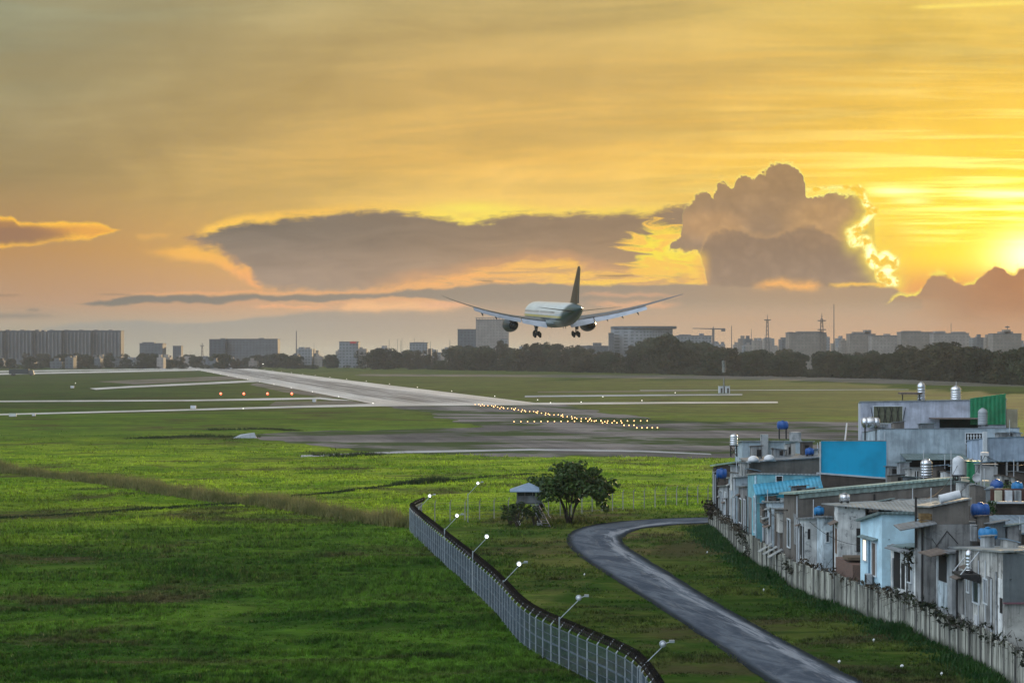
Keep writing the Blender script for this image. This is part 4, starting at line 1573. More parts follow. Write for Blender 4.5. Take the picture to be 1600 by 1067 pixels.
# ------------------------------------------------------------------ guard tower
def guard_tower():
    c = gp(826, 819)
    x, y = c.x, c.y
    root = thing("guard_tower", (x, y, 0), "small raised guard hut with a blue-grey pyramid roof beside the round tree", "guard tower")
    m_post = plain("tower steel", (0.10, 0.11, 0.12), (0.07, 0.075, 0.08), 0.6, 0.2, 2)
    m_cab = plaster("tower cabin boards", (0.20, 0.21, 0.205), (0.07, 0.07, 0.07), 0.5, 0.2)
    for sx in (-1, 1):
        for sy in (-1, 1):
            b = MB()
            b.box((x + sx * 1.05, y + sy * 1.05, 1.05), (.15, .15, 2.1))
            b.build("leg", m_post, root)
            b = MB()
            b.box((x + sx * 1.05, y + sy * 1.05, .12), (.5, .5, .24))
            b.build("footing", M_WHITE, root)
    b = MB()
    b.box((x, y, 2.16), (2.5, 2.5, .12))
    b.build("deck", m_post, root)
    b = MB()
    b.box((x, y - 1.1, 2.55), (2.3, .05, .68)).box((x, y + 1.1, 2.55), (2.3, .05, .68))
    b.box((x - 1.1, y, 2.55), (.05, 2.15, .68)).box((x + 1.1, y, 2.55), (.05, 2.15, .68))
    for sx in (-1, 1):
        for sy in (-1, 1):
            b.box((x + sx * 1.12, y + sy * 1.12, 2.75), (.12, .12, 1.1))
    b.box((x - .38, y - 1.13, 2.75), (.08, .06, 1.1)).box((x + .38, y - 1.13, 2.75), (.08, .06, 1.1))
    b.build("cabin", m_cab, root)
    b = MB()
    b.box((x, y - 1.06, 3.05), (2.1, .03, .44)).box((x - 1.06, y, 3.05), (.03, 2.0, .44)).box((x + 1.06, y, 3.05), (.03, 2.0, .44))
    b.build("window_glass", plain("tower glass", (0.03, 0.045, 0.045), (0.05, 0.06, 0.06), .15), root)
    b = MB()
    e = 1.85
    b.hexa([(x - e, y - e, 3.30), (x + e, y - e, 3.30), (x + e, y + e, 3.30), (x - e, y + e, 3.30)], [(x - e, y - e, 3.38), (x + e, y - e, 3.38), (x + e, y + e, 3.38), (x - e, y + e, 3.38)])
    b.add([(x - e, y - e, 3.383), (x + e, y - e, 3.383), (x + e, y + e, 3.383), (x - e, y + e, 3.383), (x, y, 4.12)], [(0, 1, 4), (1, 2, 4), (2, 3, 4), (3, 0, 4)])
    b.build("roof", plain("blue grey roofing", (0.22, 0.30, 0.40), (0.17, 0.24, 0.33), .5, .2, 1.0), root)
    b = MB()
    for s in (-.35, .35):
        b.bar((x + .55 + s, y - 1.3, 2.15), (x + 1.75 + s, y - 3.1, .0), .05, 5)
        b.bar((x + .55 + s, y - 1.3, 3.0), (x + 1.75 + s, y - 3.1, .9), .025, 5)
    for k in range(9):
        t = (k + .5) / 9
        b.box((x + .55 + 1.2 * t, y - 1.3 - 1.8 * t, 2.15 * (1 - t)), (.75, .2, .04), R(-33))
    b.build("stairs", plain("stair steel", (0.17, 0.19, 0.22), (0.11, 0.12, 0.14), .6, .2, 2), root)


guard_tower()


# ------------------------------------------------------------------ trees
def leaf_cloud(clumps, per, size, rg, droop=0.25, sheet_=0.55):
    """leaf quads on lumpy shells; clumps: (x, y, z, rx, ry, rz)"""
    V, F = [], []
    for (cx, cy, cz, rx, ry, rz) in clumps:
        k = max(6, int(per * rx * rz))
        d = rg.normal(0, 1, (k, 3))
        d /= np.linalg.norm(d, axis=1)[:, None]
        rad = 0.55 + 0.45 * rg.random(k) ** 0.5
        c = np.stack([cx + d[:, 0] * rx * rad, cy + d[:, 1] * ry * rad, cz + d[:, 2] * rz * rad], 1)
        # leaf frame: mostly facing outwards and up
        nrm = d * sheet_ + rg.normal(0, .5, (k, 3)) + np.array([0, 0, .4])
        nrm /= np.linalg.norm(nrm, axis=1)[:, None]
        u = np.cross(nrm, rg.normal(0, 1, (k, 3)))
        u /= np.linalg.norm(u, axis=1)[:, None] + 1e-9
        w = np.cross(nrm, u)
        s = size * rg.uniform(.6, 1.4, k)[:, None]
        u, w = u * s, w * s * .55
        tip = np.array([0, 0, -droop * size])
        q = np.stack([c - u, c - w * .9, c + u + tip, c + w * .9], 1)
        V.append(q.reshape(-1, 3))
    V = np.concatenate(V)
    return V, np.arange(len(V)).reshape(-1, 4)


M_BARK = plain("tree bark", (0.055, 0.045, 0.035), (0.035, 0.03, 0.024), .9, 0, 4)
M_LEAF_NEAR = leafy("glossy dark leaves", (0.018, 0.044, 0.009), (0.034, 0.070, 0.012), (0.066, 0.105, 0.016), 0.7, True, 0.2, 0.45)


def field_tree():
    c = gp(889, 818)
    root = thing("tree", (c.x, c.y, 0), "round-headed dark green tree with several stems beside the guard tower", "tree")
    rg = np.random.default_rng(3)
    b = MB()
    tips = []
    for k in range(9):
        a = 2 * math.pi * k / 9 + rg.uniform(-.2, .2)
        lean = rg.uniform(.35, 1.0)
        p0 = Vector((.18 * math.cos(a), .18 * math.sin(a), 0))
        p1 = Vector((lean * 1.0 * math.cos(a), lean * 1.0 * math.sin(a), 1.5))
        p2 = Vector((lean * 2.3 * math.cos(a + .2), lean * 2.3 * math.sin(a + .2), 3.0 + rg.uniform(-.3, .5)))
        p3 = Vector((lean * 3.2 * math.cos(a + .3), lean * 3.2 * math.sin(a + .3), 4.3 + rg.uniform(-.6, .9)))
        b.tube([p0 + c, p1 + c, p2 + c, p3 + c], [.085, .065, .042, .02], 7)
        tips += [p2, p3]
        for j in range(3):
            q = p1.lerp(p3, rg.uniform(.3, .9))
            e = q + Vector((rg.uniform(-1, 1), rg.uniform(-1, 1), rg.uniform(.3, 1.0)))
            b.bar(q + c, e + c, .035, 5, .015)
            tips.append(e)
    b.bar(c, c + Vector((0, 0, .7)), .32, 10, .22)
    b.build("trunk", M_BARK, root, True)
    cl = []
    for i in range(120):
        a = rg.uniform(0, 2 * math.pi)
        r = 3.85 * math.sqrt(rg.random())
        top = 6.3 - .20 * r ** 2 + (rg.random() - .5) * .7
        low = 2.0 + .12 * r
        z = low + (top - low) * rg.random() ** .55
        if z < 3.2 and (r < 1.6 or rg.random() < .45):
            continue
        s = rg.uniform(.38, .85)
        cl.append((r * math.cos(a) + .25, r * math.sin(a), z, s * 1.2, s * 1.2, s * .75))
    cl += [(4.2, -.4, 4.2, .55, .5, .4), (4.75, -.3, 3.9, .35, .4, .25), (-3.7, -.2, 4.3, .6, .5, .4), (3.2, -1, 2.2, .6, .5, .5), (3.6, -.9, 1.6, .35, .4, .4)]
    v, f = leaf_cloud(cl, 135, .24, rg)
    np_mesh("crown", v, f, M_LEAF_NEAR, root)


def field_shrub(px, py, h, w, label, seed, m=None):
    c = gp(px, py)
    root = thing("shrub", (c.x, c.y, 0), label, "shrub")
    rg = np.random.default_rng(seed)
    b = MB()
    cl = []
    for k in range(7):
        a = 2 * math.pi * k / 7 + rg.uniform(-.3, .3)
        r = w * rg.uniform(.3, 1)
        t = Vector((r * math.cos(a), r * math.sin(a), h * rg.uniform(.55, .95)))
        b.tube([c, c + Vector((t.x * .4, t.y * .4, t.z * .55)), c + t], [.06, .04, .015], 5)
        for j in range(3):
            s = rg.uniform(.22, .5) * w * .6
            cl.append((t.x * rg.uniform(.6, 1.15), t.y * rg.uniform(.6, 1.15), t.z * rg.uniform(.6, 1.08), s, s, s * .6))
    b.build("stems", M_BARK, root)
    v, f = leaf_cloud(cl, 330, .17, rg)
    np_mesh("crown", v, f, m or M_LEAF_NEAR, root)


field_tree()
field_shrub(808, 824, 3.2, 1.7, "loose leafy shrub in front of the guard tower's left legs", 8)
field_shrub(797, 821, 1.5, 1.0, "low leafy bush left of the loose shrub by the guard tower", 12)
field_shrub(835, 822, 1.7, .9, "leafy bush between the guard tower's front legs", 13)
field_shrub(842, 818, 2.2, .9, "small dark shrub under the guard tower's stairs", 9)

# ------------------------------------------------------------------ boundary wall


def wall_material():
    m, N, bs, out = new_mat("streaked wall concrete")
    p = position(N)
    x, y, z = N.sep(p)
    band = N.noise(N.vec(x * 0.9, y * 1.2), 1, 4, 0.8)
    run = N.noise(N.vec(x * 4.0, y * 4.0, z * 0.30), 1, 4, 0.7, dim='3D')
    blot = N.noise(p, 1.5, 5, 0.7, 0.5, dim='3D')
    col = N.mix(N.step(band, 0.36, 0.62), (0.13, 0.13, 0.112), (0.47, 0.47, 0.40))
    col = N.mix(N.step(run, 0.44, 0.62) * (0.45 + N.step(z, 0.4, 2.0) * 0.5), col, (0.040, 0.040, 0.034))
    col = N.mix(N.step(blot, 0.54, 0.68) * 0.7, col, (0.055, 0.058, 0.045))
    col = N.mix(N.step(z + (blot - 0.5) * 0.9, 0.55, 0.05) * 0.8, col, (0.035, 0.045, 0.025))
    N.put(bs.inputs['Base Color'], col)
    bs.inputs['Roughness'].default_value = 0.9
    bs.inputs['Specular IOR Level'].default_value = 0.2
    bump(N, bs, run + blot, 0.4, 0.05)
    return m


M_WALLP = wall_material()
M_WALLD = plaster("dark wall concrete", (0.16, 0.16, 0.145), (0.03, 0.03, 0.028), 0.7, 0.4, 1.3)


def boundary_wall():
    root = thing("boundary_wall", (19.2, 199.5, 0), "long low wall of streaked pale concrete staves between grass and houses", "wall")
    P = [Vector(p) for p in smooth_line(WALL_PTS, 6)]
    cs = [0]
    for i in range(len(P) - 1):
        cs.append(cs[-1] + (P[i + 1] - P[i]).length)

    def at(d):
        return Vector((float(np.interp(d, cs, [p.x for p in P])), float(np.interp(d, cs, [p.y for p in P]))))
    rg = random.Random(4)
    L = cs[-1]
    d = 0.0
    panels = MB()
    while d < L - 1:
        w = rg.uniform(1.7, 2.5)
        a, b_ = at(d), at(min(L, d + w))
        t = (b_ - a).normalized()
        nrm = Vector((t.y, -t.x))
        ang = math.atan2(t.y, t.x)
        hh = 2.05 + rg.uniform(-.14, .14)
        pb = MB()
        pb.box((a.x, a.y, hh / 2 + .02), (.13, .20, hh + .06), ang)
        pb.build("post", M_WALLD, root)
        n = rg.choice((2, 3, 3, 4))
        for k in range(n):
            s0 = .10 + (w - .14) * k / n
            s1 = .10 + (w - .14) * (k + 1) / n - .014
            c = a + t * (s0 + s1) / 2 + nrm * rg.uniform(-.025, .02)
            h2 = hh - rg.uniform(0, .14)
            panels.box((c.x, c.y, h2 / 2), (s1 - s0, .10, h2), ang)
        d += w
    panels.build("staves", M_WALLP, root)


boundary_wall()

# ------------------------------------------------------------------ houses
M_PW = plaster("pale weathered render", (0.52, 0.51, 0.475), (0.045, 0.048, 0.048), 0.75, 0.5)
M_GREY = plaster("grey cement render", (0.24, 0.24, 0.235), (0.045, 0.045, 0.045), 0.65, 0.4)
M_GREYL = plaster("light grey render", (0.36, 0.375, 0.38), (0.05, 0.055, 0.058), 0.65, 0.4)
M_SLATE = plaster("slate grey render", (0.155, 0.175, 0.185), (0.05, 0.055, 0.06), 0.3, 0.1)
M_BROWN = plaster("grey brown cement", (0.165, 0.148, 0.13), (0.06, 0.055, 0.05), 0.4, 0.2)
M_DKBR = plaster("dark brown cement", (0.105, 0.088, 0.076), (0.04, 0.036, 0.032), 0.4, 0.2)
M_LBLUE = plaster("light blue paint", (0.54, 0.76, 0.86), (0.26, 0.42, 0.54), 0.16, 0.02)
M_LBLUE2 = plaster("faded blue paint", (0.50, 0.58, 0.62), (0.06, 0.07, 0.075), 0.65, 0.5)
M_WMOLD = plaster("mouldy white paint", (0.68, 0.69, 0.67), (0.06, 0.075, 0.085), 0.55, 0.8, 1.1)
M_SKYB = plaster("saturated blue paint", (0.012, 0.36, 0.60), (0.014, 0.22, 0.38), 0.12, 0.0, 0.4)
M_LAV = plaster("lavender grey paint", (0.50, 0.53, 0.62), (0.20, 0.21, 0.25), 0.4, 0.08)
M_BGREY = plaster("blue grey render", (0.40, 0.48, 0.53), (0.15, 0.18, 0.20), 0.4, 0.08)
M_BGREY2 = plaster("cool blue grey render", (0.34, 0.42, 0.52), (0.13, 0.16, 0.20), 0.4, 0.08)
M_CYAN = plaster("cyan paint", (0.20, 0.46, 0.52), (0.10, 0.22, 0.26), 0.4, 0.1)
M_CREAM = plaster("cream paint", (0.50, 0.46, 0.35), (0.25, 0.22, 0.16), 0.3, 0.05)
M_R_PALE = sheet_metal("pale roofing sheet", (0.33, 0.36, 0.365), .45, .3, .3, 'x', .15)
M_R_GRN = sheet_metal("faded green roofing sheet", (0.33, 0.45, 0.40), .5, .25, .3, 'x', .1)
M_R_DGRN = sheet_metal("dark green grey roofing", (0.16, 0.22, 0.22), .5, .2, .3, 'x', .1)
M_R_GREY = sheet_metal("grey roofing sheet", (0.22, 0.24, 0.255), .5, .3, .3, 'x', .3)
M_R_BLUE = sheet_metal("blue roofing sheet", (0.07, 0.34, 0.50), .45, .25, .3, 'x', .05)
M_R_BGREY = sheet_metal("blue grey roofing sheet", (0.25, 0.34, 0.42), .4, .35, .35, 'x', .1)
M_R_BRN = sheet_metal("rusty brown roofing sheet", (0.15, 0.12, 0.10), .7, .2, .3, 'x', .6)
M_GREENP = sheet_metal("green corrugated panel", (0.018, 0.23, 0.10), .5, .15, .45, 'x', .02)
M_INSIDE = plain("dark interior", (0.012, 0.012, 0.012), (0.02, 0.019, 0.018), .9)
M_PANE = plain("window pane", (0.03, 0.04, 0.05), (0.05, 0.06, 0.07), .12, 0, 1.0)
M_LIT = glow("lit window", (1.0, 0.80, 0.50), 1.5)
M_FRAME = plain("white window frame", (0.58, 0.62, 0.64), (0.5, 0.53, 0.55), .5)
M_TIMB = plain("old timber", (0.12, 0.09, 0.06), (0.08, 0.06, 0.045), .8, 0, 3)
M_STEEL = plain("stainless steel", (0.66, 0.67, 0.69), (0.52, 0.53, 0.55), .25, .85, 3)
M_BTANK = plain("blue plastic", (0.014, 0.085, 0.30), (0.012, 0.065, 0.23), .4, 0, 2)
M_BTANK2 = plain("bright blue plastic", (0.018, 0.19, 0.42), (0.015, 0.15, 0.34), .4, 0, 2)
M_WTANK = plain("white plastic", (0.60, 0.62, 0.64), (0.48, 0.5, 0.52), .45, 0, 2)
M_GTANK = plain("grey plastic", (0.32, 0.35, 0.37), (0.26, 0.28, 0.30), .5, 0, 2)
M_PIPE = plain("pale pipe", (0.50, 0.53, 0.55), (0.4, 0.42, 0.44), .5, 0, 2)
M_BLACK = plain("black iron", (0.022, 0.022, 0.024), (0.035, 0.033, 0.032), .6, .3, 2)


class House:
    """a house by the wall: front faces the viewer at depth D0, left side faces the airfield"""
    def __init__(self, label, D0, D1, pl, pr, tops, wm, rm=None, xbl=None, base=0.0, ov=0.22, th=0.10, cat="house", name="house", slab=None):
        self.D0, self.D1 = D0, D1
        self.fl = Vector((hx(pl, D0), D0))
        self.fr = Vector((hx(pr, D0), D0))
        self.bl = Vector((self.fl.x + wall_x(D1) - wall_x(D0) if xbl is None else xbl, D1))
        self.br = Vector((self.fr.x + (self.bl.x - self.fl.x) * .5, D1))
        self.poly = [self.fl, self.fr, self.br, self.bl]
        tops = list(tops)
        if len(tops) == 2:
            fall = min(.9, .075 * (D1 - D0))       # roofs fall away from the front
            tops = [tops[0], tops[1], tops[1] - fall, tops[0] - fall]
        self.tops = tops
        self.base = base
        c = (self.fl + self.br) / 2
        self.root = thing(name, (c.x, c.y, 0), label, cat)
        MB().prism(self.poly, base, tops).build("wall", wm, self.root)
        if rm is not None:
            self.roof(rm, ov, th)

    def roof(self, rm, ov, th):
        # edges of neighbours butt, so the overhang is kept to the front and the airfield side
        fl, fr, br, bl = self.poly
        q = [fl + Vector((-ov, -ov)), fr + Vector((ov * .3, -ov)), br + Vector((ov * .3, .05)), bl + Vector((-ov, .05))]
        e = .004
        MB().prism(q, [z + e for z in self.tops], [z + th for z in self.tops]).build("roof", rm, self.root)

    def front(self, px0, py0, px1, py1, name="window", m=None, frame=True, proud=.03, bars=0):
        D = self.D0
        x0, x1, z1, z0 = hx(px0, D), hx(px1, D), hz(py0, D), hz(py1, D)
        b = MB()
        b.box(((x0 + x1) / 2, D - proud * .5, (z0 + z1) / 2), (x1 - x0, proud, z1 - z0))
        o = b.build(name, m or M_PANE, self.root)
        if frame:
            f = MB()
            t, d = .07, proud + .05
            f.box(((x0 + x1) / 2, D - d / 2, z1 + t / 2), (x1 - x0 + 2 * t, d, t)).box(((x0 + x1) / 2, D - d / 2, z0 - t / 2), (x1 - x0 + 2 * t, d, t))
            f.box((x0 - t / 2, D - d / 2, (z0 + z1) / 2), (t, d, z1 - z0)).box((x1 + t / 2, D - d / 2, (z0 + z1) / 2), (t, d, z1 - z0))
            for k in range(bars):
                xx = x0 + (x1 - x0) * (k + 1) / (bars + 1)
                f.box((xx, D - d / 2, (z0 + z1) / 2), (.04, d * .96, z1 - z0))
            f.build("frame", M_FRAME, o)
        return o

    def side(self, a, b_, z0, z1, name="window", m=None, frame=True, proud=.04):
        """opening on the airfield side between depths a and b_"""
        t = (self.bl - self.fl).normalized()
        n = Vector((-t.y, t.x))
        if n.x > 0:
            n = -n

        def q(D, off):
            s = (D - self.D0) / (self.D1 - self.D0)
            p = self.fl.lerp(self.bl, s) + n * off
            return p

        def slab(mb, a, b_, z0, z1, off):
            p = [q(a, off), q(b_, off), q(b_, -.02), q(a, -.02)]
            mb.hexa([(v.x, v.y, z0) for v in p], [(v.x, v.y, z1) for v in p])
        o_ = MB()
        slab(o_, a, b_, z0, z1, proud)
        o = o_.build(name, m or M_PANE, self.root)
        if frame:
            f = MB()
            slab(f, a - .09, b_ + .09, z1, z1 + .08, proud + .06)
            slab(f, a - .09, b_ + .09, z0 - .08, z0, proud + .06)
            slab(f, a - .09, a, z0, z1, proud + .05)
            slab(f, b_, b_ + .09, z0, z1, proud + .05)
            f.build("frame", M_FRAME, o)
        return o

    def awning(self, D_a, D_b, z, out, m, name="awning", drop=.25):
        t = (self.bl - self.fl)
        b = MB()

        def p(D):
            return self.fl + t * ((D - self.D0) / (self.D1 - self.D0))
        A, B = p(D_a), p(D_b)
        b.hexa([(A.x - out, A.y, z - drop), (A.x, A.y, z), (B.x, B.y, z), (B.x - out, B.y, z - drop)], [(A.x - out, A.y, z - drop + .05), (A.x, A.y, z + .05), (B.x, B.y, z + .05), (B.x - out, B.y, z - drop + .05)])
        return b.build(name, m, self.root)

    def strips(self, seed, n=4, z0=1.6):
        """patched-up panels, slits and pipes along the airfield side"""
        rg = random.Random(seed)
        L = self.D1 - self.D0
        zt = min(self.tops)
        for k in range(n):
            a = self.D0 + L * (k + rg.uniform(.05, .3)) / n
            c = a + L / n * rg.uniform(.25, .6)
            m = rg.choice((M_PW, M_GREYL, M_GREY, M_INSIDE, M_DKBR, M_WMOLD, M_INSIDE))
            t = zt - rg.uniform(.3, 1.6)
            self.side(a, c, z0 + rg.uniform(0, .9), t, "slit" if m is M_INSIDE else "wall_panel", m, False, rg.uniform(.015, .09) if m is not M_INSIDE else .02)
            if rg.random() < .6:
                self.pipe(c + .12, 1.6, zt - rg.uniform(0, .8), rg.choice((M_PIPE, M_BLACK, M_GREYL)), .08, rg.uniform(.03, .06))
            if rg.random() < .45:
                self.awning(a, min(c + .3, self.D1), t + .12, rg.uniform(.25, .55), rg.choice((M_R_GREY, M_R_PALE, M_R_BRN)), drop=.15)

    def pipe(self, D, z0, z1, m=None, off=.08, r=.05):
        s = (D - self.D0) / (self.D1 - self.D0)
        p = self.fl.lerp(self.bl, s)
        return MB().bar((p.x - off, p.y, z0), (p.x - off, p.y, z1), r, 6).build("drainpipe", m or M_PIPE, self.root)


# 1 nearest grey house, two storeys, windows over the wall
h = House("large two-tone grey house nearest the viewer, slim white windows above the wall", 107, 116.2, 1570, 1900, (6.55, 7.0, 6.1, 5.85), M_PW, M_R_PALE)
h.strips(236, 5)
h.side(110.0, 110.7, 3.5, 4.75)
h.side(111.6, 112.8, 3.3, 4.7)
h.side(113.6, 114.0, 3.7, 4.6)
h.side(107.4, 107.8, 3.3, 4.1, m=M_INSIDE, frame=False)
h.side(111.9, 112.6, 1.95, 2.6, name="hatch", m=M_WHITE, frame=False)
h.pipe(115.9, 1.8, 5.8, M_BLACK, .1, .07)
h.pipe(109.2, 1.8, 4.9)
fx0, fx1 = hx(1567, 107), hx(1900, 107)
MB().box(((fx0 + fx1) / 2, 106.97, (3.95 + 6.45) / 2), (fx1 - fx0, .06, 2.5)).build("upper_wall_panel", M_SLATE, h.root)
MB().box(((fx0 + fx1) / 2, 106.93, 3.90), (fx1 - fx0, .14, .08)).build("ledge", plain("dusty pink trim", (0.20, 0.10, 0.12), None, .8), h.root)
# narrow annex with a tall dark opening
h = House("narrow pale annex with a tall dark doorway left of the nearest grey house", 117.0, 119.9, 1487, 1508, (5.5, 5.6), M_GREYL, M_R_GREY)
h.side(117.9, 119.3, 3.75, 5.25, name="doorway", m=M_INSIDE, frame=False)
h.side(117.8, 119.5, 2.2, 3.7, name="pale_panel", m=M_LBLUE2, frame=False)
h.awning(117.2, 119.8, 5.52, 1.1, M_R_BRN)
# 2 grey concrete house with brown upper storey
h = House("tall bare cement house with a brownish upper storey and terrace", 122, 123.6, 1445, 1516, (6.75, 6.75), M_GREY, None, xbl=24.35)
MB().prism([(hx(1458, 122.07), 122.07), (hx(1514, 122.07), 122.07), (hx(1514, 122.07), 127.0), (hx(1458, 122.07), 127.0)], 6.754, [7.75, 8.25, 7.9, 7.4]).build("upper_storey", M_BROWN, h.root)
q = [(hx(1457, 122) - .2, 121.85), (hx(1515, 122) + .1, 121.85), (hx(1515, 122) + .1, 127.1), (hx(1457, 122) - .2, 127.1)]
MB().prism(q, [7.76, 8.26, 7.91, 7.41], [7.84, 8.34, 7.99, 7.49]).build("roof", M_R_PALE, h.root)
h.pipe(122.1, 1.5, 6.6, M_BLACK, .12, .06)
h.front(1466, 868, 1480, 913, name="doorway", m=M_INSIDE, frame=False)
MB().hexa([(hx(1405, 121.6), 121.2, 6.42), (hx(1462, 121.6), 121.2, 6.82), (hx(1462, 121.6), 123.4, 6.95), (hx(1405, 121.6), 123.4, 6.55)], [(hx(1405, 121.6), 121.2, 6.48), (hx(1462, 121.6), 121.2, 6.88), (hx(1462, 121.6), 123.4, 7.01), (hx(1405, 121.6), 123.4, 6.61)]).build("awning", M_R_GREY, h.root)
MB().bar((hx(1497, 121.9), 121.9, 5.6), (hx(1480, 121.9), 121.93, 6.35), .025, 5).bar((hx(1480, 121.9), 121.93, 6.35), (hx(1462, 121.9), 121.93, 5.4), .025, 5).build("cable", M_BLACK, h.root)
# mouldy annex in front of the blue house
h = House("low mouldy grey annex with a bush growing from its wall", 123.9, 128.3, 1431, 1456, (5.15, 5.3), M_WMOLD, M_R_DGRN)
h.strips(150, 3)
h.side(124.6, 125.2, 3.0, 4.2, m=M_INSIDE)
h.side(126.6, 127.6, 2.4, 4.6, name="doorway", m=M_INSIDE, frame=False)
h.awning(124.2, 128.0, 5.0, .5, M_R_GREY)
# 3 light blue house
h = House("bright light blue house with one lit window and an air conditioner", 129.5, 133.6, 1378, 1440, (6.78, 6.78, 6.0, 5.95), M_LBLUE, M_R_DGRN, ov=.3, th=.16)
h.side(132.3, 132.9, 3.55, 4.85, m=M_LIT)
h.side(130.5, 131.2, 2.75, 4.8, m=plain("brown shutter", (0.12, 0.09, 0.075), None, .6))
h.awning(130.2, 133.3, 5.1, .35, M_R_DGRN, drop=.12)
h.pipe(131.7, 2.2, 5.0, plain("blue pipe", (0.10, 0.2, 0.3), None, .5))
c = h.fl.lerp(h.bl, .42)
ac = thing("air_conditioner", (c.x - .25, c.y, 2.2), "dark grilled air conditioner box on the light blue house", "air conditioner")
MB().box((c.x - .27, c.y, 2.5), (.34, .85, .6)).build("casing", M_GTANK, ac)
MB().box((c.x - .455, c.y, 2.5), (.03, .6, .5)).build("grille", M_BLACK, ac)
MB().box((c.x - .2, c.y - .3, 2.15), (.4, .05, .09)).box((c.x - .2, c.y + .3, 2.15), (.4, .05, .09)).build("bracket", M_BLACK, ac)
# 4 weathered white house under a long lean-to roof
h = House("weathered white house with grey mould stains below a long lean-to roof", 140, 141.6, 1309, 1352, (6.45, 6.4), M_WMOLD, None, xbl=hx(1303.5, 141.6))
h.front(1338, 825, 1345, 862, name="shutter", m=M_BLACK, frame=False)
h.side(140.3, 141.0, 3.2, 4.9, name="door", m=plain("brown door", (0.16, 0.09, 0.06), None, .6), frame=False)
h.awning(139.9, 141.5, 5.4, .5, M_R_BRN)
x0, x1 = hx(1306, 140), hx(1500, 140)
lt = MB()
lt.hexa([(x0, 139.6, 6.50), (x1 - 2.6, 139.6, 6.02), (x1 + 1.4, 146.6, 6.62), (x0, 146.6, 6.12)], [(x0, 139.6, 6.56), (x1 - 2.6, 139.6, 6.08), (x1 + 1.4, 146.6, 6.68), (x0, 146.6, 6.18)])
lt.build("lean_to_roof", M_R_PALE, h.root)
for k, xx in enumerate(np.linspace(x0 + .6, x1 - 3.4, 6)):
    MB().box((xx, 139.5, 6.42 - .085 * k - .0), (.09, .09, .14)).build("eave_bracket", M_BLACK, h.root)
h = House("plain rendered block under the long lean-to roof behind the light blue house", 140.3, 146, 1353, 1470, (5.8, 5.8, 5.6, 5.6), M_LBLUE2)
yard = thing("yard_wall", (22.6, 136.5, 0), "low brown brick yard wall with a timber lid between the white and blue houses", "wall")
mbk, N, bs, out = new_mat("yard brick")
bt = N.new('ShaderNodeTexBrick')
bt.inputs['Scale'].default_value = 3.2
bt.inputs['Color1'].default_value = (0.16, 0.085, 0.062, 1)
bt.inputs['Color2'].default_value = (0.11, 0.065, 0.05, 1)
bt.inputs['Mortar'].default_value = (0.14, 0.125, 0.11, 1)
px_, py_, pz_ = N.sep(position(N))
N.put(bt.inputs['Vector'], N.vec(px_ + py_, pz_))
N.nt.links.new(bt.outputs['Color'], bs.inputs['Base Color'])
bs.inputs['Roughness'].default_value = .9
MB().prism([(22.6, 135.8), (23.6, 135.8), (23.6, 139.2), (22.0, 139.2)], 0, [2.9, 2.9, 3.1, 3.1]).build("brickwork", mbk, yard)
MB().prism([(22.4, 136.6), (23.7, 136.6), (23.7, 138.2), (22.3, 138.2)], 3.12, 3.32).build("lid", M_TIMB, yard)
# 5 slim faded blue house, mouldy annexes
h = House("slim faded blue house front with one dark window", 142.6, 144.6, 1287.5, 1301, (5.5, 5.5), M_LBLUE2, M_R_GREY)
h.front(1291, 831, 1295, 846)
h = House("narrow mouldy grey annex with dark gaps beside the slim blue house", 145.2, 147.4, 1258, 1276, (5.15, 5.2), M_WMOLD, M_R_GREY)
h.front(1262, 826, 1266, 842, m=M_INSIDE, frame=False)
h.side(145.6, 146.4, 2.4, 4.6, name="doorway", m=M_INSIDE, frame=False)
h.pipe(147, 1.6, 5)
# 6 long grey-brown house with pale green roof edge
h.strips(152, 5)
h = House("long grey-brown house with a pale green sloping roof edge", 148, 154, 1248, 1491, (6.75, 7.85), M_BROWN, None)
fl, fr, br, bl = h.poly
q = [fl + Vector((-.35, -.25)), fr + Vector((.15, -.25)), br + Vector((.15, .1)), bl + Vector((-.35, .1))]
MB().prism(q, [6.755, 7.855, 7.40, 6.30], [6.90, 8.0, 7.55, 6.45]).build("roof", M_R_GRN, h.root)
MB().hexa([(fl.x, 147.90, 6.42), (fr.x, 147.90, 7.45), (fr.x, 147.99, 7.45), (fl.x, 147.99, 6.42)], [(fl.x, 147.90, 6.74), (fr.x, 147.90, 7.84), (fr.x, 147.99, 7.84), (fl.x, 147.99, 6.74)]).build("fascia", sheet_metal("grey green fascia", (0.24, 0.31, 0.28), .5, .2, .5), h.root)
MB().bar((hx(1366, 147.9), 147.9, 6.0), (hx(1366, 147.9), 147.9, 6.75), .06, 6).build("vent_pipe", M_BLACK, h.root)
h.side(149, 149.8, 3.0, 5.2, m=M_GREYL, frame=False, name="pale_panel")
h.side(151.2, 152.2, 2.6, 4.6)
h.pipe(148.2, 1.5, 6.6, M_PIPE)
# 7 plank-fronted shacks
h = House("brown plank-fronted shack below the small white roof tank", 154.4, 159.4, 1228, 1262, (5.15, 5.25), M_BROWN, M_R_GREY)
for k in range(4):
    h.side(154.7 + k * 1.15, 155.5 + k * 1.15, 1.6, 4.4 - .3 * (k % 2), name="plank_panel", m=M_DKBR if k % 2 else M_GREY, frame=False)
h = House("narrow pale blue shack with a reddish door by the wall", 159.8, 163.4, 1206, 1232, (5.3, 5.3), M_LBLUE2, M_R_PALE)
h.strips(157, 3)
h.side(160.0, 161.0, 1.7, 3.3, name="door", m=plain("reddish door", (0.20, 0.06, 0.045), None, .6))
h.awning(159.9, 161.4, 3.5, .5, M_R_BRN)
h.pipe(163.2, 1.6, 5.2, M_PIPE, .1, .07)
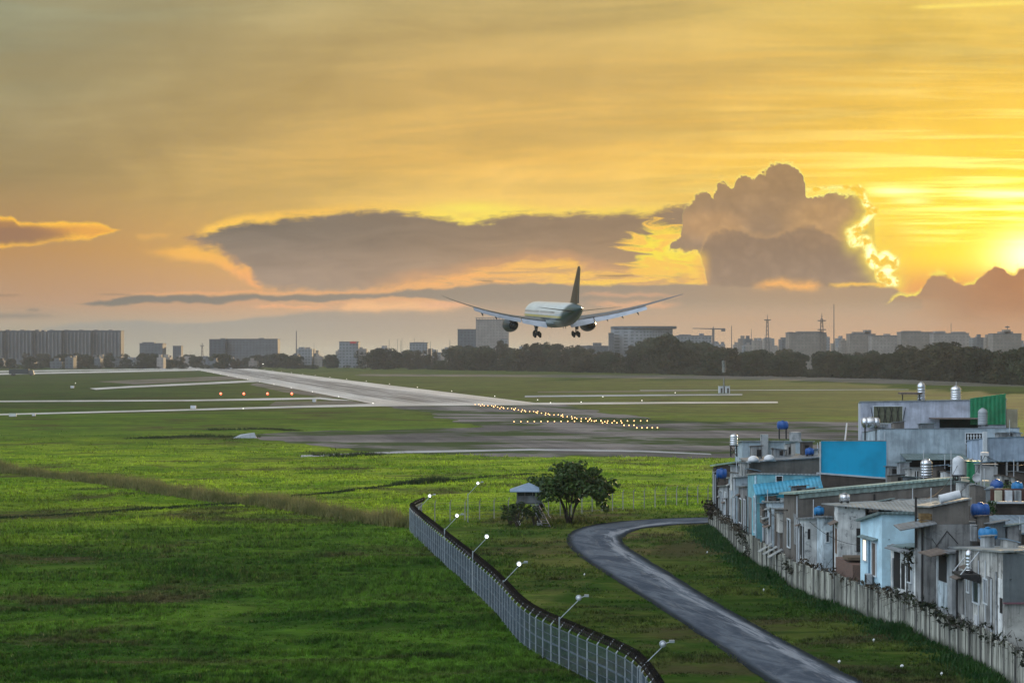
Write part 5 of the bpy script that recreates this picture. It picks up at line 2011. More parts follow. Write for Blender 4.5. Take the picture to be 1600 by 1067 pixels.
# 8 cyan house with blue pent roof
h.strips(109, 4)
h = House("cyan house with a bright blue pent roof and small dark window", 165.4, 171, 1183, 1281, (7.15, 7.05), M_CYAN, M_R_PALE, ov=.12, th=.12)
x0, x1 = h.fl.x - .35, h.fr.x
MB().hexa([(x0, 163.7, 5.55), (x1, 163.7, 6.1), (x1, 165.38, 6.9), (x0, 165.38, 6.25)], [(x0, 163.7, 5.63), (x1, 163.7, 6.18), (x1, 165.38, 6.98), (x0, 165.38, 6.33)]).build("pent_roof", M_R_BLUE, h.root)
MB().hexa([(x0 + .4, 163.9, 4.9), (x1, 163.9, 4.9), (x1, 164.05, 4.9), (x0 + .4, 164.05, 4.9)], [(x0 + .4, 163.9, 5.5), (x1, 163.9, 6.05), (x1, 164.05, 6.05), (x0 + .4, 164.05, 5.5)]).build("blue_gable", plaster("turquoise boards", (0.05, 0.36, 0.48), (0.04, 0.25, 0.34), .3, .05), h.root)
h.front(1213, 744, 1222, 752, m=M_INSIDE)
h.side(166, 167, 2.4, 5.2, m=M_PANE)
h.side(168.5, 170.5, 1.8, 5.0, name="doorway", m=M_GREY, frame=False)
h.pipe(165.5, 1.5, 7.0, plain("pale blue pipe", (0.45, 0.62, 0.7), None, .5), .1, .10)
h = House("low lean-to with pale roof under the cyan house's pent roof", 163.6, 163.75, 1192, 1262, (4.6, 4.8), M_GREY, M_R_PALE, xbl=hx(1192, 163.6))
# 9 brown house group at the far end
h = House("wide brown cement house with two white roof domes", 185, 191.5, 1171, 1290, (7.0, 7.5, 7.5, 7.0), M_BROWN, M_R_GREY, ov=.2)
h.strips(165, 4)
h.side(186, 187.2, 2.2, 4.8)
h = House("plain grey narrow house between the cyan and brown houses", 172, 177.4, 1167, 1188, (5.7, 5.8), M_GREY, M_R_GREY)
h.strips(165, 4)
h.side(172.6, 173.6, 2.0, 4.5, m=M_INSIDE)
h.side(175, 176.4, 2.4, 4.4)
h = House("slim blue-grey house front near the far end of the row", 178, 183.8, 1150, 1168, (6.1, 6.2), M_BGREY, M_R_PALE)
h.strips(186, 4)
h.side(179, 180, 2.6, 5.0, m=M_GREYL, name="pale_panel", frame=False)
h.side(181.5, 182.4, 2.6, 4.8)
h.pipe(178.3, 1.6, 6.0, M_PIPE, .1, .09)
h = House("small pale shack carrying a dark blue tank", 186, 193.6, 1137, 1162, (4.85, 4.95), M_GREYL, M_R_GREY)
h.strips(180, 5)
h.side(187, 188.6, 1.7, 4.2, m=M_FRAME, name="shutter", frame=False)
h.side(190.5, 192, 2.0, 4.0)
h = House("last house of the row with a long greenish sloping roof edge", 194.2, 199, 1122, 1243, (6.25, 7.35), M_DKBR, M_R_GRN, ov=.3, th=.14)
h.strips(151, 4)
h.side(195, 196, 2.2, 5.2, m=M_INSIDE)
h.pipe(194.4, 1.5, 6.1, M_BLACK, .1, .08)
# 10 grey block behind, with pillar
h = House("flat grey block with a blunt pillar behind the brown house", 212, 219, 1160, 1252, (7.75, 7.75), M_BGREY, M_R_PALE, xbl=hx(1160, 212))
MB().box((hx(1194, 211.8), 211.7, 4.2), (.75, .5, 8.6)).build("pillar", M_GREYL, h.root)
h.front(1206, 705, 1214, 712, m=M_INSIDE)
MB().box((hx(1244, 212.5), 213.2, 8.25), (1.0, 1.6, .9)).build("stair_head", M_GREYL, h.root)
# 11 the blue wall house
h = House("house with a big saturated blue end wall", 176, 183, 1283, 1385, (9.35, 9.35, 9.0, 9.0), M_SKYB, None, xbl=hx(1286, 183))
MB().prism([h.fl + Vector((-.03, -.03)), h.fr + Vector((.03, -.03)), h.br + Vector((.03, 0)), h.bl + Vector((-.03, 0))], [9.354, 9.354, 9.004, 9.004], [9.42, 9.42, 9.07, 9.07]).build("roof", M_R_PALE, h.root)
MB().hexa([(h.fl.x - .4, 175.75, 6.55), (h.fr.x, 175.75, 6.1), (h.fr.x, 175.99, 6.1), (h.fl.x - .4, 175.99, 6.55)], [(h.fl.x - .4, 175.75, 6.68), (h.fr.x, 175.75, 6.23), (h.fr.x, 175.99, 6.23), (h.fl.x - .4, 175.99, 6.68)]).build("ledge", M_PIPE, h.root)
MB().hexa([(h.fl.x - .3, 175.86, 0), (h.fr.x, 175.86, 0), (h.fr.x, 175.985, 0), (h.fl.x - .3, 175.985, 0)], [(h.fl.x - .3, 175.86, 6.54), (h.fr.x, 175.86, 6.09), (h.fr.x, 175.985, 6.09), (h.fl.x - .3, 175.985, 6.54)]).build("lower_wall", M_DKBR, h.root)
MB().box((h.fl.x - .1, 175.9, 7.7), (.1, .12, 3.2)).build("corner_trim", M_PIPE, h.root)
MB().bar((hx(1322, 176), 176.5, 9.4), (hx(1347, 176), 184, 10.6), .07, 6).build("roof_pipe", M_PIPE, h.root)
# 12 the tall pale houses at the back
h = House("tallest house, lavender grey with a green corrugated end and lattice window", 215, 223, 1345, 1572, (11.75, 12.0, 11.6, 11.35), M_LAV, None, xbl=hx(1341, 223))
MB().prism([h.fl + Vector((-.15, -.12)), h.fr + Vector((.1, -.12)), h.br, h.bl], [11.754, 12.004, 11.604, 11.354], [11.84, 12.09, 11.69, 11.44]).build("roof", M_R_PALE, h.root)
gx0, gx1 = hx(1516, 214.9), hx(1571, 214.9)
MB().hexa([(gx0, 214.82, 9.4), (gx1, 214.82, 9.4), (gx1, 214.99, 9.4), (gx0, 214.99, 9.4)], [(gx0, 214.82, 12.15), (gx1, 214.82, 12.65), (gx1, 214.99, 12.65), (gx0, 214.99, 12.15)]).build("green_panel", M_GREENP, h.root)
w = h.front(1365, 635, 1410, 661, name="lattice_window", m=plain("khaki lattice backing", (0.13, 0.135, 0.09), (0.09, 0.095, 0.06), .7))
la = MB()
for k in range(10):
    x = hx(1365, 215) + (hx(1410, 215) - hx(1365, 215)) * k / 9
    la.bar((x, 214.9, hz(660, 215)), (x + (.5 if k % 2 else -.5) * .6, 214.9, hz(636, 215)), .04, 4)
la.build("lattice", M_BLACK, w)
h.front(1468, 655, 1528, 668, name="dark_terrace", m=plain("dark green opening", (0.012, 0.03, 0.022), (0.02, 0.02, 0.018), .8), frame=False)
MB().box((hx(1493, 214), 213.6, hz(653.5, 214)), (5.2, 2.6, .1)).build("terrace_canopy", M_R_BRN, h.root)
MB().box((hx(1374, 213.5), 214.0, hz(665, 213.5)), (1.6, 1.9, .35)).build("small_roof", M_R_GREY, h.root)
h = House("cream side wall behind the green corrugated end", 219, 226, 1573, 1590, (10.9, 10.9), M_CREAM, None, xbl=hx(1573, 219))
h = House("long blue-grey parapet house in front of the tallest house", 198, 208, 1375, 1593, (9.55, 9.65), M_BGREY, M_R_GREY, xbl=hx(1375, 198), ov=.06, th=.06)
h.front(1509, 677, 1534, 692, name="grille_window", m=M_INSIDE)
gr = MB()
for k in range(5):
    cx = hx(1512.5 + k * 4.6, 197.9)
    gr.box((cx, 197.9, hz(684.5, 198)), (.10, .05, .8)).box((cx, 197.89, hz(681, 198)), (.2, .05, .10)).box((cx, 197.89, hz(688, 198)), (.2, .05, .10))
gr.build("grille", M_FRAME, h.root)
h.front(1509, 694, 1534, 718, name="recess", m=M_GREY, frame=False)
h.front(1415, 712, 1508, 735, name="dark_terrace", m=M_INSIDE, frame=False)
MB().hexa([(hx(1412, 196), 194.6, 6.75), (hx(1510, 196), 194.6, 6.75), (hx(1510, 196), 197.9, 7.15), (hx(1412, 196), 197.9, 7.15)], [(hx(1412, 196), 194.6, 6.82), (hx(1510, 196), 194.6, 6.82), (hx(1510, 196), 197.9, 7.22), (hx(1412, 196), 197.9, 7.22)]).build("terrace_canopy", M_R_DGRN, h.root)
h = House("cool blue-grey block at the picture's right edge with a white corner post", 188, 196, 1541, 1700, (9.1, 9.4), M_BGREY2, M_R_BGREY, xbl=hx(1541, 188), ov=.08, th=.06)
MB().box((hx(1538.5, 187.8), 187.7, 8.0), (.35, .35, 3.4)).build("corner_post", M_FRAME, h.root)
# 13 roofs between the two rows
h = House("dim veranda house below the cool blue-grey block", 158, 172, 1552, 1720, (8.55, 8.7, 7.4, 7.4), M_INSIDE, M_R_BGREY, xbl=hx(1552, 158), ov=.5, th=.08)
for px in (1556, 1574, 1591):
    MB().box((hx(px, 157.4), 157.6, 7.3), (.12, .12, 2.5)).build("veranda_post", M_GREYL, h.root)
MB().box((hx(1600, 157.3), 157.5, 6.6), (5.6, .08, .5)).build("veranda_rail", M_R_BGREY, h.root)
h = House("low flat house with grey roof between the blue wall and the veranda", 178, 194, 1388, 1520, (5.7, 5.7), M_GREY, M_R_GREY, xbl=hx(1388, 178))
MB().hexa([(hx(1392, 177), 176.5, 5.85), (hx(1420, 177), 176.5, 5.85), (hx(1420, 177), 180, 6.4), (hx(1392, 177), 180, 6.4)], [(hx(1392, 177), 176.5, 5.92), (hx(1420, 177), 176.5, 5.92), (hx(1420, 177), 180, 6.47), (hx(1392, 177), 180, 6.47)]).build("tile_canopy", M_R_BRN, h.root)
h = House("low house with a pale pipe rail behind the long grey-brown house", 160, 172, 1395, 1540, (6.1, 6.1), M_GREYL, M_R_GREY, xbl=hx(1395, 160))
h = House("dark cluttered roof terrace with green leaves", 139, 152, 1496, 1572, (7.0, 7.0), M_DKBR, M_R_BRN, xbl=hx(1496, 139), ov=.05, th=.06)
h = House("brown parapet house with a red balcony strip at the right edge", 130, 138, 1556, 1720, (7.4, 7.4), M_DKBR, None, xbl=hx(1556, 130))
x0, x1 = hx(1551, 129.6), hx(1720, 129.6)
MB().box(((x0 + x1) / 2, 129.75, 7.48), (x1 - x0, .4, .12)).build("ledge", M_PIPE, h.root)
MB().box(((x0 + x1) / 2, 130.2, 7.95), (x1 - x0, .15, .75)).build("red_balcony", plain("dark red balcony", (0.10, 0.032, 0.028), (0.07, 0.04, 0.03), .7), h.root)
for k, px in enumerate((1561, 1577, 1591)):
    MB().box((hx(px, 129.6), 129.8, 7.9), (.42, .3, .68)).build("balcony_box", (M_CREAM, M_WHITE, M_GREYL)[k], h.root)
h = House("low house with a blue-grey ribbed roof below the brown parapet", 121.6, 127.6, 1556, 1740, (6.2, 6.2, 6.75, 6.75), M_DKBR, M_R_BGREY, xbl=hx(1556, 121.6) + .3, ov=.15)
h = House("small shadowed shed carrying the large dark blue tank", 123.8, 129.0, 1519, 1553, (6.65, 6.65), M_GREY, M_R_GREY, xbl=hx(1519, 123.8))
h = House("low grey shed behind the nearest grey house's roof", 116.6, 121.2, 1514, 1640, (5.75, 5.85), M_GREY, M_R_GREY, xbl=hx(1514, 116.6))


# ------------------------------------------------------------------ water tanks
def lying_tank(px0, px1, py0, py1, D, m, label, stand="saddle", legs=0.0, end_on=False, z=None, group=None):
    cx, r = hx((px0 + px1) / 2, D), (py1 - py0) * D / FOC / 2
    L = (px1 - px0) * D / FOC
    zc = hz((py0 + py1) / 2, D)
    if z is not None:
        zc = z + r + legs + .06
    root = thing("water_tank", (cx, D, zc - r - legs), label, "water tank", group)
    b = MB()
    if end_on:
        L2 = L * .8
        prof = [(.05 * r, -L2), (r * .7, -L2 * .92), (r * .97, -L2 * .75), (r, -L2 * .3), (r * .96, 0), (r, L2 * .3), (r * .97, L2 * .75), (r * .7, L2 * .92), (.05 * r, L2)]
        b.lathe(prof, (cx, D, zc), 20, 'y')
    else:
        h_ = L / 2
        prof = [(.05 * r, -h_), (r * .72, -h_ * .95), (r * .97, -h_ * .82), (r, -h_ * .45), (r * .95, -h_ * .42), (r, -h_ * .38), (r, h_ * .38), (r * .95, h_ * .42), (r, h_ * .45), (r * .97, h_ * .82), (r * .72, h_ * .95), (.05 * r, h_)]
        b.lathe(prof, (cx, D, zc), 20, 'x')
    b.build("body", m, root, True, angle=R(50))
    b = MB()
    b.lathe([(.16, r * .97), (.16, r + .05), (.05, r + .08)], (cx, D, zc), 12)
    b.build("lid", m, root)
    b = MB()
    w = L * .3
    for s in (-1, 1):
        if legs > .25:
            for sy in (-.6, .6):
                b.bar((cx + s * w, D + sy * r, zc - r - legs), (cx + s * w, D + sy * r, zc - r * .5), .045, 5)
            b.box((cx + s * w, D, zc - r - .02), (.08, r * 1.7, .07))
        else:
            b.box((cx + s * w, D, zc - r - legs * .5 + .1), (.12, r * 1.5, .28 + legs))
    b.build("stand", M_BLACK, root)
    return root


def standing_tank(px0, px1, py0, py1, D, m, label, stand_py=None, ribbed=True, z=None):
    cx, r = hx((px0 + px1) / 2, D), (px1 - px0) * D / FOC / 2
    h_ = (py1 - py0) * D / FOC
    zb = hz(py1, D) if z is None else z
    st = (stand_py - py1) * D / FOC if stand_py else .12
    root = thing("water_tank", (cx, D, zb - st), label, "water tank")
    b = MB()
    prof = [(r * .9, zb), (r, zb + .04 * h_)]
    body = h_ * .72
    n = 5
    for k in range(n):
        z0 = zb + .06 * h_ + body * k / n
        z1 = zb + .06 * h_ + body * (k + 1) / n
        if ribbed:
            prof += [(r * .93, z0), (r, z0 + (z1 - z0) * .3), (r, z0 + (z1 - z0) * .75)]
        else:
            prof += [(r, z0)]
    prof += [(r * .96, zb + .80 * h_), (r * .72, zb + .90 * h_), (r * .34, zb + .95 * h_)]
    b.lathe(prof, (cx, D, 0), 20)
    b.build("body", m, root, True, angle=R(35))
    b = MB()
    b.lathe([(r * .33, zb + .95 * h_ + .004), (r * .33, zb + .985 * h_), (r * .1, zb + h_)], (cx, D, 0), 14)
    b.build("lid", m, root)
    b = MB()
    a = r * .72
    for sx in (-a, a):
        for sy in (-a, a):
            b.box((cx + sx, D + sy, zb - st / 2 - .02), (.07, .07, st))
    b.box((cx, D, zb - .03), (r * 2, r * 2, .05))
    if st > .5:
        for s in (-1, 1):
            b.bar((cx - a, D - a, zb - st), (cx + a, D - a, zb - .1), .025, 4)
            b.bar((cx + a, D - a, zb - st), (cx - a, D - a, zb - .1), .025, 4)
            b.bar((cx - a * s, D + a, zb - st), (cx + a * s, D + a, zb - .1), .025, 4)
        b.box((cx, D - a, zb - st * .5), (2 * a, .05, .05))
    b.build("stand", M_BLACK, root)
    return root


standing_tank(1140, 1153, 677, 696, 197, M_STEEL, "steel tank on a braced black stand over the row's last house", 713)
lying_tank(1214, 1232, 660, 673, 214, M_BTANK, "blue tank raised on thin legs over the flat grey block", legs=1.0, z=7.86)
standing_tank(1433, 1446, 596, 626, 218, M_STEEL, "tall ribbed steel tank beside the little rooftop canopy", None)
standing_tank(1485, 1502, 602, 627, 218, M_STEEL, "ribbed steel tank with a thin mast on the tallest house", None)
lying_tank(1346, 1375, 652, 668, 200, M_STEEL, "lying steel tank on a tall stand behind the blue wall", legs=1.3)
standing_tank(1528, 1543, 637, 664, 206, M_GTANK, "dull grey upright tank below the green corrugated end", None, True)
standing_tank(1438, 1457, 716, 746, 160.5, M_STEEL, "ribbed steel tank rising behind the pale green roof edge", 752)
standing_tank(1488, 1507, 712, 742, 146, M_WTANK, "white upright tank on a black iron tower", 774, False)
lying_tank(1548, 1568, 743, 760, 143, M_BTANK, "round blue tank seen end-on among the terrace plants", end_on=True, legs=.2, z=7.06)
lying_tank(1581, 1598, 754, 770, 131.6, M_BTANK2, "bright blue barrel standing over the red balcony", z=7.42, legs=.5)
lying_tank(1517, 1546, 785, 806, 126, M_BTANK, "largest dark blue tank beside the cement house's upper storey", legs=.05, z=6.76)
lying_tank(1529, 1558, 828, 847, 117.8, M_BTANK2, "mid blue tank lying just behind the nearest grey house's roof", legs=.25, z=5.88)
lying_tank(1311, 1328, 774, 787, 141.5, M_STEEL, "small lying steel tank on the white house's roof corner", legs=.02, z=6.56)
lying_tank(1232, 1247, 778, 791, 156, M_WTANK, "small lying white tank on the plank-fronted shack", legs=.1, z=5.3)
lying_tank(1272, 1288, 792, 805, 146.2, M_BTANK2, "mid blue tank on the mouldy annex beside the slim blue house", legs=.02, z=5.27)
lying_tank(1119, 1136, 729, 745, 190, M_BTANK, "dark blue tank under the far house's roof edge", legs=.2, z=4.97)
lying_tank(1258, 1272, 707, 718, 187, M_BTANK, "dark blue tank on the wide brown house", legs=.02, z=7.5)
# bracket tank on the nearest house
cxb, Db = hx(1543, 112), 112.0
wxb = 25.6 + (25.3 - 25.6) * (112 - 107) / 9.2
t = standing_tank(1537, 1549, 853, 887, 112, M_STEEL, "slim ribbed steel tank on a bracket shelf of the nearest grey house", None, z=5.05)
for o in (t,):
    dxs = (wxb - .45) - t.location.x
    t.location.x += dxs
shelf = thing("bracket_shelf", (wxb - .6, 112, 4.8), "dark bracket shelf under the slim steel tank", "shelf")
MB().hexa([(wxb - 1.15, 111.1, 4.80), (wxb - .03, 111.1, 4.45), (wxb - .03, 113.1, 4.45), (wxb - 1.15, 113.1, 4.80)], [(wxb - 1.15, 111.1, 4.93), (wxb - .03, 111.1, 4.93), (wxb - .03, 113.1, 4.93), (wxb - 1.15, 113.1, 4.93)]).build("shelf_board", M_BLACK, shelf)
MB().bar((wxb - 1.1, 111.2, 4.9), (wxb - .05, 111.2, 6.2), .03, 5).bar((wxb - 1.1, 113, 4.9), (wxb - .05, 113, 6.2), .03, 5).build("stay", M_PIPE, shelf)

# ------------------------------------------------------------------ roof clutter
for px, lab in ((1177, "white half-round vent nearer the roof's left end on the brown house"), (1202, "white half-round vent nearer the roof's middle on the brown house")):
    D = 184.7
    cx, zc = hx(px, D), hz(719.5 if px < 1190 else 718, D)
    r = thing("roof_vent", (cx, D, zc), lab, "roof vent", "white vents on the brown house")
    MB().lathe([(.50, -.06), (.50, .1), (.42, .28), (.22, .42), (.03, .46)], (cx, D - .02, zc), 16).build("dome", M_WHITE, r, True)
    MB().box((cx, D + .05, zc - .1), (1.15, .5, .08)).build("flashing", M_PIPE, r)
roll = thing("tarpaulin_roll", (hx(1484, 123.5), 123.5, 8.15), "rolled white tarpaulin lying on the cement house's sloping roof", "tarpaulin")
a, b_ = Vector((hx(1468, 122.6), 122.6, 8.20)), Vector((hx(1500, 122.6), 122.6, 8.50))
MB().bar(a, b_, .26, 14).build("roll", M_WTANK, roll, True, angle=R(40))
MB().bar(b_ - Vector((.05, 0, 0)), b_ + Vector((.06, 0, .01)), .18, 12).build("rolled_end", M_BLACK, roll)
cr = thing("crate", (hx(1446, 122.6), 122.7, 6.77), "open brown wooden crate on the cement house's terrace", "crate")
bb = MB()
cxx = hx(1446, 122.6)
for k in range(3):
    z = 6.85 + k * .2
    bb.box((cxx, 122.35, z), (.66, .03, .15)).box((cxx, 123.05, z), (.66, .03, .15)).box((cxx - .32, 122.7, z), (.03, .67, .15)).box((cxx + .32, 122.7, z), (.03, .67, .15))
bb.box((cxx, 122.7, 6.80), (.64, .66, .03))
bb.build("slats", plain("yellow brown wood", (0.20, 0.13, 0.05), (0.13, 0.08, 0.035), .8, 0, 4), cr)
mast = thing("terrace_post", (hx(1431, 123), 123.2, 5.2), "dark upright post at the left edge of the cement house's terrace", "post")
MB().bar((hx(1431, 123.2), 123.2, 5.25), (hx(1431, 123.2), 123.2, 8.3), .07, 6).build("shaft", M_BLACK, mast)
MB().bar((hx(1431, 123.2), 123.2, 7.0), (hx(1456, 123.2), 123.2, 7.15), .04, 5).build("rail", M_BLACK, mast)
dish = thing("satellite_dish", (hx(1526, 139.4), 139.4, 7.06), "pale round satellite dish on the cluttered terrace", "satellite dish")
MB().lathe([(.06, .10), (.22, .06), (.33, -.06), (.33, -.09), (.20, .03), (.04, .06)], (hx(1526, 139.4), 139.3, hz(746, 139.4)), 18, 'y').build("reflector", M_WHITE, dish, True)
MB().bar((hx(1526, 139.4), 139.42, 7.06), (hx(1526, 139.4), 139.42, hz(746, 139.4)), .04, 6).build("stem", M_BLACK, dish)
can = thing("rooftop_canopy", (hx(1427, 218), 218.5, 11.9), "little rust-edged rooftop canopy beside the tall steel tank", "canopy")
MB().box((hx(1424, 217), 217.6, hz(614.5, 217)), (2.3, 1.6, .22)).build("roof", M_R_BRN, can)
for s in (-.9, .9):
    MB().box((hx(1424, 217) + s, 217.2, (11.9 + hz(616, 217)) / 2), (.1, .1, hz(616, 217) - 11.85)).build("leg", M_BLACK, can)
for px, D, z0, pyt, lab in ((1494, 219.2, 11.9, 596, "thin mast behind the ribbed tank on the tallest house"), (1247, 163, 4.9, 757, "thin white pole before the cyan house"), (1443, 158.2, 6.2, 703, "thin dark aerial beside the ribbed tank behind the green roof edge"), (1486, 141, 5.0, 703, "thin pale pole left of the white tank's tower"), (1382, 176.3, 9.4, 770 - 95, "short pipe on the blue wall's right corner"), (1271, 145.6, 5.2, 780, "thin white pole at the mid blue tank on the mouldy annex")):
    o = MB().bar((hx(px, D), D, z0), (hx(px, D), D, hz(pyt, D)), .03, 5).build("pole", M_PIPE)
    tag(o, lab, "pole")
lamp = thing("street_lamp", (hx(1540, 136), 136, 0), "street lamp with a small white head rising among the right-hand roofs", "street lamp")
MB().bar((hx(1539, 137.5), 138.6, 0), (hx(1539, 137.5), 138.6, hz(711, 138.6)), .09, 8, .06).build("pole", M_GREYL, lamp)
MB().box((hx(1538, 138.6), 138.5, hz(709, 138.6)), (.5, .4, .22)).build("lamp_head", M_WHITE, lamp)
for k, (px, py, w) in enumerate(((1219, 851, .9), (1224, 857, 1.0), (1231, 861, .7))):
    D = 158.5 - 2.2 * k
    x = wall_x(D)
    o = MB().hexa([(x - .75, D - .5, 1.55), (x + .3, D - .5, 2.15), (x + .3, D + .5, 2.15), (x - .75, D + .5, 1.55)], [(x - .75, D - .5, 1.6), (x + .3, D - .5, 2.2), (x + .3, D + .5, 2.2), (x - .75, D + .5, 1.6)]).build("roofing_sheet", M_R_PALE)
    tag(o, ("pale roofing sheet leaning over the wall, farthest of three", "pale roofing sheet leaning over the wall, middle of three", "pale roofing sheet leaning over the wall, nearest of three")[k], "roofing sheet", "roofing sheets leaning over the wall")

# plants along the wall and on the terraces
M_DRY = leafy("dry creeper", (0.045, 0.032, 0.020), (0.028, 0.026, 0.015), (0.07, 0.05, 0.03), .8, True, .1)
M_DKLEAF = leafy("dark creeper leaves", (0.012, 0.018, 0.010), (0.02, 0.028, 0.012), (0.035, 0.036, 0.02), .8, True, .1)
M_POT = leafy("terrace plant leaves", (0.018, 0.05, 0.014), (0.028, 0.07, 0.016), (0.012, 0.03, 0.01), .8, True, .2)


def creeper(name, pts, n, s, m, label, cat, seed, leaf=.14, stems=True):
    """leaf tufts and twigs strewn along a line of (x, y, z, spread)"""
    rg = np.random.default_rng(seed)
    o0 = pts[0]
    root = thing(name, (o0[0], o0[1], 0), label, cat)
    cl = []
    b = MB()
    for k in range(n):
        t = rg.uniform(0, len(pts) - 1)
        i = min(int(t), len(pts) - 2)
        f = t - i
        p = [pts[i][j] * (1 - f) + pts[i + 1][j] * f for j in range(4)]
        c = (p[0] + rg.normal(0, .18) * p[3], p[1] + rg.normal(0, .3) * p[3], p[2] + rg.normal(0, .28) * p[3])
        q = s * rg.uniform(.5, 1.2)
        cl.append((c[0] - o0[0], c[1] - o0[1], c[2], q, q, q * .8))
        if stems:
            e = Vector(c) + Vector((rg.normal(0, .5), rg.normal(0, .5), rg.uniform(-.5, .7)))
            b.bar((p[0], p[1], p[2] - .2), e, .022, 4, .008)
    if stems:
        b.tube([(p[0], p[1], p[2] - .2) for p in pts], .03, 5)
        b.build("stems", M_BARK, root)
    v, f = leaf_cloud(cl, 70, leaf, rg)
    np_mesh("leaves", v, f, m, root)


def wl(D, z, sp, off=.0):
    return (wall_x(D) + off, D, z, sp)


creeper("creeper", [wl(199, 1.2, 1), wl(197, 2.4, 1.2, -.2), wl(194.5, 1.6, .9)], 26, .55, M_DRY, "big brown dried bush at the far end of the wall", "bush", 1, .2)
creeper("creeper", [wl(193, 2.0, .6), wl(180, 2.0, .6), wl(172, 1.95, .5)], 90, .30, M_DRY, "thin dry creeper along the far stretch of the wall's top", "creeper", 2)
creeper("creeper", [wl(170, 2.2, .9, -.1), wl(168, 1.2, .9, -.2), wl(166, .6, .8, -.3)], 26, .42, M_DKLEAF, "dark creeper hanging down the wall below the cyan house", "creeper", 3)
creeper("creeper", [wl(152, 1.7, .6), wl(149, 1.5, .7, -.2), wl(147.5, 1.2, .5, -.2)], 16, .28, M_DKLEAF, "small dark creeper on the wall under the plank-fronted shack", "creeper", 4)
creeper("creeper", [wl(127, 2.0, .6, .1), wl(122, 2.0, .8, .1), wl(117, 1.9, 1.0, .05)], 80, .26, M_DKLEAF, "tangle of dark creeper on the wall before the cement house", "creeper", 5)
creeper("creeper", [wl(118, 1.6, 1.0, -.1), wl(113, 1.9, .9, .05), wl(106, 1.9, .9, .05), wl(97, 1.8, .8)], 100, .25, M_DKLEAF, "tangle of dark creeper along the nearest stretch of wall", "creeper", 6)
creeper("terrace_plant", [(hx(1421, 123.6), 123.7, 4.3, .6), (hx(1419, 123.6), 123.6, 4.9, .6)], 12, .32, M_DKLEAF, "dark leafy bush growing from the mouldy annex wall", "bush", 7)
creeper("terrace_plant", [(hx(1552, 128.6), 129.2, 7.0, .6), (hx(1556, 128.6), 129.2, 7.5, .6)], 12, .3, M_POT, "green pot plant left of the brown parapet", "plant", 8, .14, False)
creeper("terrace_plant", [(hx(1566, 139.6), 139.8, 7.1, .7), (hx(1574, 139.6), 139.8, 7.6, .8)], 16, .35, M_POT, "leafy green plant right of the round blue tank", "plant", 9, .16, False)
creeper("terrace_plant", [(hx(1520, 145), 145, 7.1, .7), (hx(1524, 145), 145, 7.7, .8)], 14, .35, M_POT, "green plant behind the satellite dish", "plant", 10, .16, False)
creeper("creeper", [wl(146, 2.0, .5, .1), wl(139, 2.0, .6, .1), wl(131, 2.05, .6, .1), wl(127, 2.0, .5, .1)], 80, .22, M_DRY, "thin dry creeper on the wall's top below the white and blue houses", "creeper", 11)
for k, (px, D, w, d_, z0, hh, m, lab) in enumerate((
        (1508, 140.5, .5, .5, 7.06, 1.3, M_CREAM, "cream cupboard beside the black iron tower"),
        (1516, 141.5, .9, .6, 7.06, .8, M_GREYL, "pale grey box at the foot of the satellite dish"),
        (1535, 140.2, .8, .6, 7.06, 1.1, plain("pale green tin", (0.36, 0.42, 0.34), None, .6), "pale green cabinet on the cluttered terrace"),
        (1546, 140.0, .5, .5, 7.06, .7, M_LBLUE2, "pale blue bin beside the round blue tank"),
        (1521, 150.5, .9, .7, 7.06, 1.9, M_GREENP, "green tarpaulin stack behind the terrace"),
        (1540, 150.0, 1.6, .7, 7.06, 1.7, M_GREYL, "pale laundry bundle behind the terrace"),
        (1521, 120.6, .35, .4, 5.9, .9, M_GREYL, "white electric box beside the mid blue tank"))):
    b = MB()
    x = hx(px, D)
    b.prism([(x - w / 2, D - d_ / 2), (x + w / 2, D - d_ / 2), (x + w * .42, D + d_ / 2), (x - w * .46, D + d_ / 2)], z0, [z0 + hh, z0 + hh * .93, z0 + hh * .9, z0 + hh * .97])
    b.box((x, D - d_ / 2 - .015, z0 + hh * .45), (w * .8, .03, hh * .6))
    b.box((x, D, z0 + hh + .03), (w * 1.06, d_ * 1.06, .05))
    o = b.build("storage_box", m)
    tag(o, lab, "storage box")

# sagging cables between the houses
def cable(a, b, sag, label):
    a, b = Vector(a), Vector(b)
    pts = [a.lerp(b, t) - Vector((0, 0, sag * 4 * t * (1 - t))) for t in np.linspace(0, 1, 13)]
    o = MB().tube(pts, .018, 4).build("cable", M_BLACK)
    tag(o, label, "cable")


cable((wall_x(198) + .6, 198, 6.3), (wall_x(166) + .6, 165.6, 6.6), 1.0, "sagging black cable along the far houses")
cable((wall_x(165) + .5, 165, 5.2), (wall_x(148) + .4, 147.5, 4.9), .8, "black cable looping before the plank-fronted shack")
cable((wall_x(146) + .7, 145.1, 5.0), (wall_x(130) + .7, 129.3, 5.2), .9, "black cable looping before the weathered white house")
cable((wall_x(123) + .7, 121.8, 5.9), (wall_x(108) + .5, 106.6, 5.2), 1.0, "black cable across the nearest house fronts")
cable((hx(1431, 123.2), 123.2, 8.2), (hx(1497, 146), 146, 9.0), .8, "black cable from the terrace post to the white tank's tower")
cable((hx(1539, 138.6), 138.6, 10.0), (hx(1640, 158), 158, 9.2), .8, "black cable from the street lamp to the veranda")
cable((hx(1539, 138.6), 138.6, 10.0), (hx(1457, 122.2), 122.2, 8.0), .9, "black cable from the street lamp to the cement house")


# patched sheds, parapets and awnings packed between the bigger houses
SHED_M = [M_GREY, M_GREYL, M_PW, M_DKBR, M_WMOLD, M_BROWN, M_SLATE]
SHED_R = [M_R_GREY, M_R_PALE, M_R_BRN, M_R_DGRN, M_R_BGREY]


